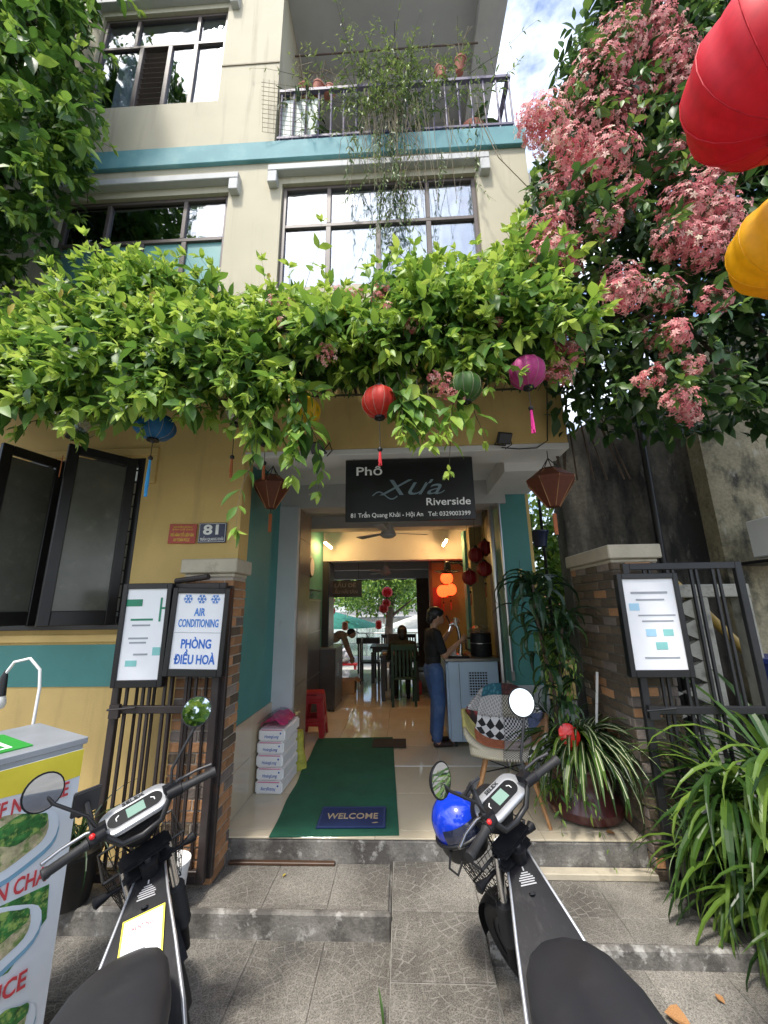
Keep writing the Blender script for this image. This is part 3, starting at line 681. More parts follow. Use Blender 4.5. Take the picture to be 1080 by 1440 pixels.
def framed(label, x0, x1, z0, z1, y, rotz=0, roty=0):
    t = thing('framed_sign', label, 'sign', ((x0 + x1) / 2, y, (z0 + z1) / 2), (0, roty, rotz)); a, b = (x1 - x0) / 2, (z1 - z0) / 2
    f = MB()
    for u0, u1, v0, v1 in ((-a, -a + .035, -b, b), (a - .035, a, -b, b), (-a + .035, a - .035, b - .04, b), (-a + .035, a - .035, -b, -b + .05)): f.b2(u0, u1, -.03, .03, v0, v1)
    f.build('frame', 'sign_black', t, bev=.004); MB().b2(-a + .035, a - .035, -.015, .015, -b + .05, b - .04).build('panel', 'paper_white', t)
    return t
ac = framed('white air conditioning sign in a black frame on the brown gate', -1.68, -1.265, 1.15, 1.76, 2.90, R(2), R(1.5))
def flake(parent, x, z, r_):
    B = MB()
    for k in range(6):
        a = k * math.pi / 3; d = Vector((math.cos(a), 0, math.sin(a))); B.bar(Vector((x, -.017, z)), Vector((x, -.017, z)) + d * r_, .0055, .002, up=(0, 1, 0))
        for sgn in (-1, 1):
            p = Vector((x, -.017, z)) + d * r_ * .55; q = Vector((math.cos(a + sgn * .85), 0, math.sin(a + sgn * .85))); B.bar(p, p + q * r_ * .42, .0045, .002, up=(0, 1, 0))
    B.build('snowflake', 'ink_blue2', parent)
for x in (-.095, .005, .105): flake(ac, x, .225, .034)
text('AIR', .055, 'ink_blue2', ac, (.0, -.0165, .13), w=.08, bold=.02); text('CONDITIONING', .055, 'ink_blue2', ac, (.0, -.0165, .052), w=.29, bold=.02)
text('PHÒNG', .062, 'ink_blue', ac, (0, -.0165, -.09), w=.215, bold=.025); text('ĐIỀU HOÀ', .062, 'ink_blue', ac, (0, -.0165, -.195), w=.29, bold=.025)
MB().b2(-.165, .165, -.017, -.0155, -.012, -.009).build('rule', 'ink_grey', ac)
ml = framed('white menu board with green marks left of the air conditioning sign', -2.06, -1.70, 1.08, 1.80, 2.91, R(3))
for (x, z, wd, h, c) in ((-.09, .22, .12, .05, 'ink_green'), (.11, -.12, .055, .055, 'ink_teal'), (-.03, -.03, .14, .012, 'ink_grey'), (-.03, -.06, .12, .012, 'ink_grey'), (-.02, .10, .16, .014, 'ink_green'), (-.02, .06, .13, .012, 'ink_grey'), (-.06, -.20, .08, .04, 'ink_teal'), (.0, -.14, .1, .012, 'ink_grey')):
    MB().box((x, -.0165, z), (wd, .002, h)).build('print', c, ml)
gt = MB(); gt.box((.108, -.0165, .17), (.014, .002, .17)); gt.box((.125, -.0165, .18), (.03, .002, .014)); gt.build('print', 'ink_green', ml)
mr_ = framed('tall white menu board with pale teal marks on the black gate', 1.585, 2.02, 1.10, 1.82, 3.05)
for (x, z, wd, h, c) in ((-.12, .12, .07, .05, 'ink_sky'), (-.03, -.06, .07, .05, 'ink_sky'), (.09, -.06, .07, .045, 'ink_teal'), (.03, -.15, .08, .05, 'ink_teal'), (0, .22, .26, .016, 'ink_grey'), (0, .17, .2, .012, 'ink_grey'), (.03, .06, .26, .010, 'ink_grey'), (.03, .02, .22, .010, 'ink_grey'), (.02, -.23, .24, .012, 'ink_grey')):
    MB().box((x, -.0165, z), (wd, .002, h)).build('print', c, mr_)
np_ = thing('house_number_plate', 'navy enamel house number plate reading 81', 'number plate', (-1.622, 3.272, 2.248))
MB().b2(-.122, .122, 0, .01, -.088, .088).build('plate', 'plate_navy', np_, bev=.004)
br = MB()
for a in ((-.112, .112, .078, .081), (-.112, .112, -.081, -.078), (-.115, -.112, -.078, .078), (.112, .115, -.078, .078)): br.b2(a[0], a[1], -.002, .001, a[2], a[3])
br.build('border', 'ink_white', np_)
text('81', .085, 'ink_white', np_, (0, -.001, .022), w=.135, bold=.03); text('TRẦN QUANG KHẢI', .024, 'ink_white', np_, (0, -.001, -.058), w=.205, bold=.015)
rp_ = thing('safety_plaque', 'small red plaque with yellow lettering beside the house number', 'plaque', (-1.885, 3.272, 2.245), (0, R(1.5), 0))
MB().b2(-.122, .122, 0, .008, -.085, .085).build('plate', 'plate_red', rp_, bev=.003)
text('MÔ HÌNH TỔ LIÊN GIA', .026, 'ink_yellow', rp_, (0, -.001, -.012), w=.205, bold=.02); text('AN TOÀN PCCC', .026, 'ink_yellow', rp_, (0, -.001, -.055), w=.145, bold=.02)
text('UBND PHƯỜNG SƠN PHONG', .014, 'ink_yellow', rp_, (0, -.001, .058), w=.17); text('BAN CHỈ ĐẠO', .014, 'ink_yellow', rp_, (0, -.001, .036), w=.18)

# ------------------------------------------------------------------ lanterns
def lantern_mat(name, col, glow=0):
    mat(name, col, .55, var=.1, scale=30, transl=.35, emit=col if glow else None, es=glow)
for nm, c in (('silk_pink', (.55, .06, .26)), ('silk_green', (.05, .13, .02)), ('silk_red', (.60, .035, .02)), ('silk_yellow', (.74, .45, .01)), ('silk_blue', (.015, .15, .36)), ('silk_scarlet', (.70, .012, .03)), ('silk_gold', (.85, .46, .0)), ('silk_rust', (.17, .050, .024)), ('silk_crimson', (.28, .008, .012))): lantern_mat(nm, c)
mat('silk_glow', (.8, .06, .02), .6, transl=.3, emit=(1, .10, .02), es=1.6)
glassmat('lantern_clear', (.80, .84, .76), .14, .2)
mat('tassel_pink', (.75, .03, .28), .7); mat('tassel_blue', (.03, .30, .62), .7); mat('tassel_red', (.55, .02, .03), .7); mat('tassel_rust', (.35, .10, .03), .7)
mat('rib_wire', (.35, .3, .22), .5)
def lantern(label, c, r_, m, tm, squash=1., tassel=.26, string=.35, nf=10, wire='rib_wire', group=None, tdrop=.05, flute=.07, name='silk_lantern'):
    t = thing(name, label, 'lantern', c, group=group)
    pr = []
    for i in range(13):
        a = math.pi * (i / 12); pr.append((max(.24 * r_, r_ * math.sin(a) ** .85), -r_ * squash * .92 * math.cos(a)))
    MB().lathe(pr, n=nf * 6, flute=flute, nf=nf).build('shade', m, t, smooth=50)
    rb = MB()
    for k in range(nf):
        a = 2 * math.pi * (k + (0 if nf % 2 == 0 else 0)) / nf
        rb.tube([(q[0] * 1.004 * math.cos(a), q[0] * 1.004 * math.sin(a), q[1]) for q in pr], r_ * .008, 4, cap=False)
    rb.build('ribs', wire, t)
    h = r_ * squash * .92
    MB().lathe([(.27 * r_, h - .01), (.27 * r_, h + .012), (.1 * r_, h + .03)], n=14).build('cap', 'black', t, smooth=40)
    MB().lathe([(.04 * r_, -h - .22 * r_), (.12 * r_, -h - .12 * r_), (.30 * r_, -h - .012), (.27 * r_, -h + .01)], n=14).build('finial', 'black', t, smooth=40)
    st = MB(); st.tube([(0, 0, h), (.005, 0, h + string)], .0025, 5)
    if tassel: st.tube([(0, 0, -h - .2 * r_), (0, 0, -h - .2 * r_ - tdrop - .02)], .0025, 5)
    st.build('string', 'black', t)
    if tassel:
        z = -h - .2 * r_ - tdrop; B = MB(); B.ball((0, 0, z - .02), .016, 10, 6); B.build('bead', 'black', t, smooth=60)
        B = MB()
        for k in range(14):
            a = k * .9; q = .011 * math.sqrt(k / 14); B.tube([(q * math.cos(a) * .4, q * math.sin(a) * .4, z - .035), (q * math.cos(a), q * math.sin(a), z - .035 - tassel * (.85 + .15 * math.sin(k * 2.1)))], [.004, .0035], 5)
        B.build('tassel', tm, t)
    return t
G_ = 'round silk lanterns hung under the vine'
lantern('magenta round lantern with a pink tassel at the right end of the vine', (.80, 2.2, 2.995), .110, 'silk_pink', 'tassel_pink', .98, .15, .35, group=G_, tdrop=.10)
lantern('dark green round lantern half hidden behind pink blossoms', (.40, 2.10, 2.85), .095, 'silk_green', 'tassel_rust', 1., 0, .45, group=G_)
lantern('red-orange round lantern hanging over the shop board', (-.112, 2.2, 2.83), .110, 'silk_red', 'tassel_red', .98, .09, .5, group=G_, tdrop=.17)
lantern('yellow round lantern half hidden by hanging leaves', (-.625, 2.36, 2.87), .116, 'silk_yellow', 'tassel_rust', .95, 0, .5, group=G_)
lantern('dark olive round lantern in leaf shade left of the entrance', (-.92, 2.5, 2.80), .10, 'silk_green', 'tassel_rust', 1., .10, .6, group=G_, tdrop=.1)
lantern('clear wire lantern behind leaves right of the blue lantern', (-1.11, 2.42, 2.92), .10, 'lantern_clear', 'tassel_rust', 1., .13, .5, group=G_, tdrop=.20)
lantern('blue onion lantern with a sky-blue tassel by the open window', (-1.67, 2.42, 2.83), .135, 'silk_blue', 'tassel_blue', .75, .26, .6, group=G_, tdrop=.09)
lantern('clear cream onion lantern above the open glass casement', (-2.24, 2.42, 2.89), .145, 'lantern_clear', 'tassel_rust', .85, 0, .5, group=G_)
lantern('huge scarlet lantern at the upper right, nearest the street', (1.03, .78, 2.97), .215, 'silk_scarlet', 'tassel_red', .98, .3, .8, nf=12, flute=.05, wire='silk_scarlet')
lantern('big golden yellow lantern below the scarlet one at the right edge', (1.33, 1.12, 2.76), .180, 'silk_gold', 'tassel_red', .92, .3, .5, nf=12, flute=.05, wire='silk_gold')
def diamond(label, c, r_, h, m, group='diamond lanterns at the entrance corners'):
    t = thing('diamond_lantern', label, 'lantern', c, group=group)
    MB().lathe([(.25 * r_, -.60 * h), (.97 * r_, .08 * h), (r_, .13 * h), (.96 * r_, .17 * h), (.42 * r_, .42 * h)], n=8).build('shade', m, t)
    rb = MB()
    for k in range(8):
        a = 2 * math.pi * k / 8; pts = [(q * math.cos(a), q * math.sin(a), z) for q, z in ((.26 * r_, -.6 * h), (1.005 * r_, .13 * h), (.43 * r_, .42 * h))]; rb.tube(pts, .003, 4)
    rb.build('ribs', 'wood', t)
    MB().lathe([(.44 * r_, .41 * h), (.40 * r_, .46 * h), (.2 * r_, .47 * h)], n=8).build('cap', 'wood_dark', t)
    hg = MB()
    for k in range(4):
        a = math.pi / 4 + k * math.pi / 2; hg.tube([(.4 * r_ * math.cos(a), .4 * r_ * math.sin(a), .45 * h), (0, 0, .78 * h)], .004, 5)
    hg.tube([(0, 0, .78 * h), (0, 0, 1.0 * h)], .004, 5); hg.build('hanger', 'black', t)
    MB().tube([(0, 0, -.6 * h), (0, 0, -.78 * h)], .003, 5).build('string', 'black', t)
    MB().b2(-.014, .014, -.006, .006, -1.35 * h, -.78 * h).build('tassel', 'tassel_rust', t)
    return t
diamond('brown diamond lantern at the right corner of the porch soffit', (1.225, 3.12, 2.545), .195, .30, 'silk_rust')
diamond('brown diamond lantern at the left corner beside the turquoise wall', (-1.20, 3.5, 2.69), .175, .30, 'silk_rust')

# floodlights and loose cable under the fascia
def flood(label, c, rz):
    t = thing('floodlight', label, 'floodlight', c, (0, 0, rz), group='floodlights on the fascia')
    MB().box((0, -.10, 0), (.13, .03, .10), (R(35), 0, 0)).build('housing', 'black', t, bev=.006); MB().box((0, -.118, -.01), (.11, .004, .08), (R(35), 0, 0)).build('lens', 'plastic_grey', t)
    b = MB(); b.tube([(-.05, -.1, .0), (-.05, -.02, -.03), (.05, -.02, -.03), (.05, -.1, 0)], .006, 6); b.tube([(.02, -.02, .0), (.09, -.04, .05), (.11, -.03, -.02), (.05, -.015, -.06)], .005, 6); b.build('bracket', 'black', t)
flood('black floodlight with a looped cable at the right of the fascia', (.88, 3.285, 3.0), R(15)); flood('black floodlight at the left of the fascia by hanging leaves', (-.68, 3.285, 2.97), R(-20))
c_ = [(.9, 3.275, 2.95), (1.05, 3.27, 2.93), (1.2, 3.27, 2.935), (1.3, 3.27, 3.0), (1.33, 3.27, 3.3), (1.36, 3.27, 3.6)]
tagt(MB().tube(c_, .005, 6).build('cable', 'black'), 'thin black cable running from the right floodlight up the fascia', 'cable')
be = thing('wind_chime', 'small gold and silver bell charm hanging on the turquoise pillar', 'wind chime', (1.30, 4.435, 1.97)); MB().tube([(0, 0, 0), (0, 0, .12)], .002, 5).build('cord', 'black', be)
mat('brass', (.65, .45, .18), .3, metal=1)
B = MB(); B.lathe([(.022, -.006), (.026, 0), (.022, .006)], c=(0, -.01, .0), axis=(0, 1, 0), n=16); B.build('disc', 'brass', be, smooth=40)
for i, (dx, dz) in enumerate(((-.025, -.06), (.0, -.05), (.025, -.065), (.01, -.13), (.018, -.16))):
    MB().lathe([(.014, -.02), (.011, 0), (.004, .014)], c=(dx, -.01, dz), n=12).build('bell', 'brass' if i % 2 else 'chrome', be, smooth=40)

# ------------------------------------------------------------------ neighbouring wall, pipe and the things behind the black gate
ow = thing('old_wall', 'tall mouldy grey concrete wall beyond the black gate', 'wall', (0, 0, -.3))
B = MB(); B.add([(1.95, 4.7, 0), (3.35, 4.45, 0), (3.35, 4.45, 4.6), (1.95, 4.7, 3.9), (1.95, 4.95, 0), (3.35, 4.7, 0), (3.35, 4.7, 4.6), (1.95, 4.95, 3.9)], [(0, 1, 2, 3), (5, 4, 7, 6), (4, 0, 3, 7), (1, 5, 6, 2), (3, 2, 6, 7), (4, 5, 1, 0)])
B.build('wall_slab', 'old_wall', ow)
ow2 = thing('side_wall', 'patchy grey plaster wall, sunlit yellow put into its colour, at the right edge of the picture', 'wall', (0, 0, -.3))
MB().b2(3.351, 8, 4.25, 4.7, 0, 5.2).build('wall_slab', 'old_wall_sunlit', ow2)
tagt(MB().tube([(2.86, 4.46, -.2), (2.86, 4.46, 2.2), (2.87, 4.46, 3.9)], .035, 10).build('drain_pipe', 'black_steel', smooth=40), 'dark drain pipe running down the mouldy wall', 'pipe')
fn = thing('concrete_fence', 'weathered concrete fence panel with zigzag openings behind the black gate', 'fence', (2.0, 3.62, -.3))
mat('pale_concrete', (.34, .33, .28), .9, var=.2, scale=6, bump=.5, stain=((.06, .06, .05), 4, .52, .68, .8))
f = MB(); f.b2(0, 1.0, 0, .1, 0, .75); f.b2(.0, 1.0, -.01, .11, 1.95, 2.06); f.b2(.52, .64, -.004, .104, .75, 1.95); f.b2(.0, .1, -.004, .104, .75, 1.95); f.b2(.9, 1.0, -.004, .104, .75, 1.95); f.build('fence_frame', 'pale_concrete', fn, bev=.008)
for i in range(7):
    z = .75 + i * .17; B = MB(); B.prism([(.11, .02, z), (.31, .02, z + .085), (.11, .02, z + .165)], (0, 0, 0), (0, .06, 0)); B.prism([(.515, .02, z), (.33, .02, z + .085), (.515, .02, z + .165)], (0, 0, 0), (0, .06, 0)); B.build('fence_block', 'pale_concrete', fn)
mat('bamboo_yellow', (.50, .33, .08), .5, var=.2)
tagt(MB().tube([(2.55, 3.95, 1.85), (3.6, 3.9, .55)], .04, 10).build('bamboo_pole', 'bamboo_yellow', smooth=40), 'yellow pole leaning diagonally behind the black gate', 'pole')
mat('bin_blue', (.015, .03, .16), .4)
tagt(MB().lathe([(.2, 0), (.26, .75), (.28, .76), (.28, .8), (.2, .8)], c=(3.2, 3.65, .35), n=20).build('blue_bin', 'bin_blue', smooth=40), 'dark blue barrel at the right edge behind the gate', 'barrel')
acb = thing('condenser_box', 'white condenser box fixed to the patchy wall at the right edge', 'air conditioner', (3.62, 3.85, 1.98)); MB().box((0.05, 0, .22), (.5, .3, .36)).build('casing', 'white_plastic', acb, bev=.01); MB().lathe([(.13, 0), (.13, .01)], c=(0.05, -.152, .22), axis=(0, -1, 0), n=20).build('fan_grille', 'plastic_grey', acb)
B = MB(); B.box((.05, .15, .0), (.5, .5, .03)); B.build('bracket', 'black_steel', acb)
# greenery and a tiled roof in the gap behind the pillar
mat('roof_tile', (.33, .13, .10), .8, var=.3, scale=20)
rf = thing('tiled_roof', 'distant red tiled roof glimpsed through leaves beside the pillar', 'roof', (3.0, 9.0, 1.2))
tm_ = MB().lathe([(.09, 0), (.08, .4)], axis=(0, 1, .5), n=8).mesh('roof_tile', 'roof_tile')
for i in range(12):
    for j in range(5): o = link('roof_tile', tm_, rf); o.location = (-.9 + i * .16, j * .34, j * .17)
MB().b2(-1.1, 1.1, .1, 1.8, -1.5, -.1).build('wall', 'ochre', rf)
hp = thing('hanging_pot', 'dark blue pot hanging from a wire beside the right diamond lantern', 'plant pot', (1.66, 4.75, 2.28)); mat('pot_blue', (.01, .02, .06), .35)
MB().lathe([(.07, 0), (.10, .16), (.11, .17), (.11, .19), (.09, .18)], n=16).build('pot', 'pot_blue', hp, smooth=40); MB().tube([(.1, 0, .19), (0, 0, .7), (-.1, 0, .19)], .004, 5).build('wire', 'black', hp)
tr2 = thing('pergola', 'dark metal pergola post standing in the greenery behind the pillar', 'pergola', (1.86, 5.2, -.3)); B = MB(); B.tube([(0, 0, 0), (0, 0, 3.3)], .02, 6); B.tube([(0, 0, 3.3), (.9, .1, 3.35)], .02, 6); B.build('post', 'black_steel', tr2)
# ------------------------------------------------------------------ leaf materials
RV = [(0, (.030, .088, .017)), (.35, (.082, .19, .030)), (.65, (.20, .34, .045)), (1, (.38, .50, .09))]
RC = [(0, (.016, .046, .013)), (.4, (.040, .10, .023)), (.75, (.095, .185, .035)), (1, (.21, .32, .06))]
RT = [(0, (.026, .078, .016)), (.5, (.08, .185, .028)), (1, (.27, .40, .065))]
leafmat('vine_leaf', RV); leafmat('vine_leaf_single', RV, single=True); leafmat('creeper_leaf', RC, .25); leafmat('creeper_leaf_single', RC, .25, single=True)
leafmat('tree_leaf', RT); leafmat('tree_leaf_single', RT, single=True)
leafmat('blossom', [(0, (.50, .10, .11)), (.35, (.63, .23, .22)), (.7, (.70, .40, .35)), (1, (.74, .64, .46))], .25, .6)
leafmat('strap_leaf', [(0, (.012, .034, .009)), (.5, (.035, .085, .014)), (1, (.12, .21, .03))], .3, .35, single=True)
leafmat('strap_leaf_bright', [(0, (.05, .115, .016)), (1, (.18, .28, .045))], .35, .35, single=True)
leafmat('dark_leaf', [(0, (.010, .030, .012)), (.7, (.022, .058, .018)), (1, (.05, .10, .02))], .15, .35, single=True)
leafmat('thin_leaf', [(0, (.05, .10, .03)), (1, (.22, .30, .08))], .3)
mat('bark', (.09, .065, .045), .9, var=.3, scale=10, bump=.6, bscale=30); mat('twig', (.06, .055, .028), .8, var=.2); mat('dry_twig', (.20, .17, .11), .9)
LEAF = leaf_template(); LEAF_LO = leaf_template(hi=False); LEAF_N = leaf_template(wd=.28, fold=.2, droop=.25)
def foliage(parent, P, D, Nn, Sz, Ti, m, msingle, nobj, stems=None, sr=.004, leafname='leaf', tm=LEAF, origin=None):
    """the leaves that show largest become objects of their own, the rest one mass"""
    o = np.array(origin if origin is not None else parent.location)
    Rm = rots(D, Nn); cp = np.array([0, 0, 1.6]); dist = np.linalg.norm(P - cp, axis=1); big = Sz / dist
    idx = np.argsort(-big); a, b = idx[:nobj], idx[nobj:]
    if nobj:
        tmes = tmpl_to_mesh(leafname, tm, msingle); leaf_objects(leafname, tmes, P[a] - o, Rm[a], Sz[a], parent)
    link('foliage', scatter_mesh('foliage', tm, P[b] - o, Rm[b], Sz[b], Ti[b], m), parent, 'stuff')
    if stems: 
        st = [[np.array(p) - o for p in s] for s in stems]; link('stems', stems_mesh('stems', st, sr, 'twig'), parent, 'stuff')
FLOWER = (np.array([(0, 0, 0)] + [q for k in range(5) for a in [2 * math.pi * k / 5] for q in ((math.cos(a - .45) * .55, math.sin(a - .45) * .55, .08), (math.cos(a) * .95, math.sin(a) * .95, -.08), (math.cos(a + .45) * .55, math.sin(a + .45) * .55, .08))] + [(.05, 0, 0), (-.03, .04, 0), (0, 0, -1.6)], float),
          [(0, 1 + 3 * k, 2 + 3 * k, 3 + 3 * k) for k in range(5)] + [(16, 17, 18)])
def blossoms(parent, centres, radii, per, o, group=None, squash=(1, .8, .9), sz=.017):
    o = np.array(o)
    for c, r_ in zip(centres, radii):
        n = int(per * (r_ / .12) ** 2); d = rng.normal(0, 1, (n, 3)); d /= np.linalg.norm(d, axis=1, keepdims=True); rad = r_ * rng.uniform(.35, 1.05, n) ** .7
        P = np.array(c) - o + d * rad[:, None] * np.array(squash) + np.array([0, 0, -.25 * r_]) * (rng.uniform(0, 1, n) ** 2)[:, None]
        nn = d + rng.normal(0, .35, (n, 3)) + np.array([0, -.5, .1]); nn /= np.linalg.norm(nn, axis=1, keepdims=True); t = rng.normal(0, 1, (n, 3)); Rm = rots(np.cross(nn, t), nn)
        me = scatter_mesh('blossom', FLOWER, P, Rm, rng.uniform(.75, 1.3, n) * sz, np.clip(rng.normal(.38, .28, n), 0, 1), 'blossom')
        link('blossom_cluster', me, parent, 'stuff')

# ------------------------------------------------------------------ trellis and the big vine over the entrance
tz = thing('trellis', 'dark wire and cane trellis carrying the vine over the entrance', 'trellis', (0, 2.3, 3.5))
for i in range(7): MB().tube([(-3.6, .05 + .15 * i, .0), (1.25, .05 + .15 * i, 0)], .010, 6).build('cane', 'twig', tz)
for i in range(13): MB().tube([(-3.5 + .39 * i, 0, .02), (-3.5 + .39 * i, .98, .02)], .014, 6).build('batten', 'black_steel', tz)
lat = MB()
for i in range(60): lat.tube([(-3.5 + .08 * i, .0, -.015 + .01 * math.sin(i)), (-3.5 + .08 * i + .05, .97, -.012)], .004, 4, cap=False)
lat.build('reed_mat', 'twig', tz)
V = thing('flowering_vine', 'bright green flowering creeper massed over the trellis above the entrance', 'vine', (0, 2.8, 3.5))
def top_profile(x):
    """height of the leaf mass along the facade"""
    return 3.92 + .12 * math.sin(x * 2.1 + .6) + .10 * math.sin(x * 5.3) + (.22 if -2.5 < x < -1.3 else 0) + (.35 if x > .85 else 0) - (.10 if x < -2.7 else 0)
ba = []; di = []
for i in range(1650):
    x = rng.uniform(-3.75, 1.18); zt = top_profile(x); u = rng.uniform(0, 1)
    if math.sin(x * 5.1 + 1.3 * math.sin(u * 40)) * math.sin(x * 2.3 + u * 25) > .62: continue
    if u < .62:      # front face
        zl = 2.98 + .10 * math.sin(x * 3.3) + .06 * math.sin(x * 9) + (.27 if x > -.6 else 0); z = zl + (zt - zl) * rng.uniform(0, 1) ** .9; k = (z - zl) / (zt - zl); y = 2.26 + .55 * k ** 1.6 + rng.normal(0, .07); d = (rng.normal(0, .5), -1 + .3 * k, .10 + .65 * k + rng.normal(0, .35))
    elif u < .88:    # top
        y = rng.uniform(2.55, 3.2); z = zt - .25 * abs(y - 2.9) - rng.uniform(0, .15); d = (rng.normal(0, .5), -.45 + rng.normal(0, .3), 1)
    else:            # hanging edge
        z = rng.uniform(2.9, 3.25) + (.25 if x > -.6 else 0); y = rng.uniform(2.15, 2.5); d = (rng.normal(0, .4), -.6, -.35)
    ba.append((x, y, z)); di.append(d)
P, D, Nn, Sz, Ti, st = shoots(np.array(ba), np.array(di, float), .27, 5, .14, droop=.55, tuft=5)
# leaf lining so that the mass is closed, tint darkened as gap shade
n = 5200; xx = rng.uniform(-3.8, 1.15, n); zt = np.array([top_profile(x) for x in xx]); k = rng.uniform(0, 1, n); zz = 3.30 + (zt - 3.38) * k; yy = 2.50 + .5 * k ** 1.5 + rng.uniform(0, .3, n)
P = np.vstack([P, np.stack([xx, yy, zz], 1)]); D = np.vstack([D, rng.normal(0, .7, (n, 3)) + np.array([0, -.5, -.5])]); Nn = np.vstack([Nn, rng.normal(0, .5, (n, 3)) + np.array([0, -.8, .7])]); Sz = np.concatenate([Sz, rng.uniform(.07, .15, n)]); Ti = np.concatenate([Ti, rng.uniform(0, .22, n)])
# long trailing shoots that hang in front of the wall
hang = [(-.86, 2.2, 3.05, .8), (-.80, 2.22, 3.0, .9), (-.74, 2.2, 3.05, .75), (-.68, 2.2, 2.95, .95), (-.98, 2.22, 3.05, .6), (-.9, 2.2, 2.95, .7), (-.62, 2.2, 2.9, .9), (-.58, 2.18, 2.75, .8), (.0, 2.15, 3.0, .6), (.06, 2.15, 3.0, .75), (.12, 2.15, 2.95, .8), (-.08, 2.16, 2.98, .45), (.18, 2.15, 2.9, .55), (.02, 2.12, 2.85, .75), (.32, 2.15, 2.9, .45), (.42, 2.15, 2.85, .4), (.36, 2.15, 2.95, .6), (.52, 2.16, 3.15, .4), (.6, 2.2, 3.2, .35), (-2.35, 2.35, 3.35, .32), (-2.75, 2.35, 3.35, .35), (-2.62, 2.3, 3.0, .55), (-1.95, 2.35, 3.35, .45), (-1.05, 2.35, 3.3, .55), (-.92, 2.3, 3.2, .75), (-.8, 2.32, 3.3, .7), (-.72, 2.3, 3.2, .95), (-.66, 2.28, 3.0, .85), (-.2, 2.3, 3.3, .5), (-.05, 2.3, 3.35, .85), (.02, 2.28, 3.3, 1.05), (.1, 2.3, 3.2, .75), (.35, 2.3, 3.4, .6), (.5, 2.32, 3.4, .45), (.3, 2.3, 3.4, .75), (.7, 2.35, 3.4, .4), (-1.4, 2.35, 3.4, .4), (-1.25, 2.35, 3.3, .6), (-3.1, 2.35, 3.4, .5), (-2.9, 2.3, 3.3, .6)]
hb_, hd_ = np.array([h[:3] for h in hang]), np.array([(rng.normal(0, .15), -.25, -1) for h in hang])
for h, b, d in zip(hang, hb_, hd_):
    q = shoots([b], [d], h[3] * .68, max(5, int(h[3] * 11)), .145, droop=.5, tuft=5, jitter=.3)
    P, D, Nn, Sz, Ti = [np.concatenate([a, b2]) for a, b2 in zip((P, D, Nn, Sz, Ti), q[:5])]; st += q[5]
# upright shoots standing up against the windows
for x, z, l_ in ((-2.35, 4.0, .55), (-1.9, 4.05, .65), (-1.62, 4.0, .75), (-1.72, 4.05, .5), (-2.8, 3.95, .45), (-2.15, 4.0, .5), (-.80, 3.95, .75), (-.86, 3.9, .6), (1.0, 4.1, .6), (1.15, 4.2, .75), (.7, 4.0, .4), (-.5, 3.95, .3), (.2, 3.9, .3)):
    q = shoots([np.array((x, 2.95, z))], [np.array((rng.normal(0, .12), -.1, 1.))], l_, int(l_ * 13), .15, droop=.05, tuft=8)
    P, D, Nn, Sz, Ti = [np.concatenate([a, b2]) for a, b2 in zip((P, D, Nn, Sz, Ti), q[:5])]; st += q[5]
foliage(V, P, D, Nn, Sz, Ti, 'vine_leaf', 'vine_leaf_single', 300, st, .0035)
woody = MB()
for i in range(16):
    x = rng.uniform(-3.3, 1.2); pts = [(x + .3 * j + .08 * math.sin(j * 2 + i), rng.uniform(2.45, 3.1) - 2.8, .05 + .1 * rng.uniform(0, 1) + .1 * math.sin(j)) for j in range(5)]; woody.tube(pts, .014, 6)
woody.build('branches', 'bark', V, smooth=60)
bl = [(-.42, 2.08, 3.10, .075), (.28, 2.08, 2.86, .085), (.34, 2.08, 2.80, .07), (.22, 2.1, 2.92, .06), (-.05, 2.2, 3.5, .06), (-.12, 2.25, 3.65, .05), (-.3, 2.4, 3.82, .08), (-.45, 2.4, 3.85, .07), (-.1, 2.4, 3.85, .07), (.1, 2.15, 3.35, .075), (.62, 2.2, 3.5, .055), (.66, 2.18, 3.35, .05), (.85, 2.2, 3.35, .045), (-.72, 2.25, 3.65, .045), (-.85, 2.3, 3.7, .05), (-.75, 2.2, 3.45, .05), (-1.75, 2.4, 3.85, .035), (.9, 2.4, 3.85, .07), (1.02, 2.45, 3.95, .08), (.75, 2.4, 3.8, .06)]
blossoms(V, [b[:3] for b in bl], [b[3] for b in bl], 95, V.location)
mat('leaf_yellow', (.45, .36, .05), .5, transl=.3)
ly = tmpl_to_mesh('yellow_leaf', LEAF, 'leaf_yellow')
for p_ in [(rng.uniform(-3.2, 1.0), rng.uniform(2.12, 2.35), rng.uniform(3.0, 3.8)) for _ in range(40)] + list(((1.02, 2.3, 3.75), (1.08, 2.3, 3.72), (.95, 2.3, 3.7), (-.72, 2.25, 3.1), (-.4, 2.25, 3.2), (-1.25, 2.25, 3.6), (-.85, 2.2, 3.0))):
    o = link('yellow_leaf', ly, V); o.location = Vector(p_) - V.location; o.rotation_euler = (R(-70 + rng.uniform(-30, 30)), rng.uniform(-.5, .5), R(180 + rng.uniform(-60, 60))); o.scale = [rng.uniform(.06, .12)] * 3

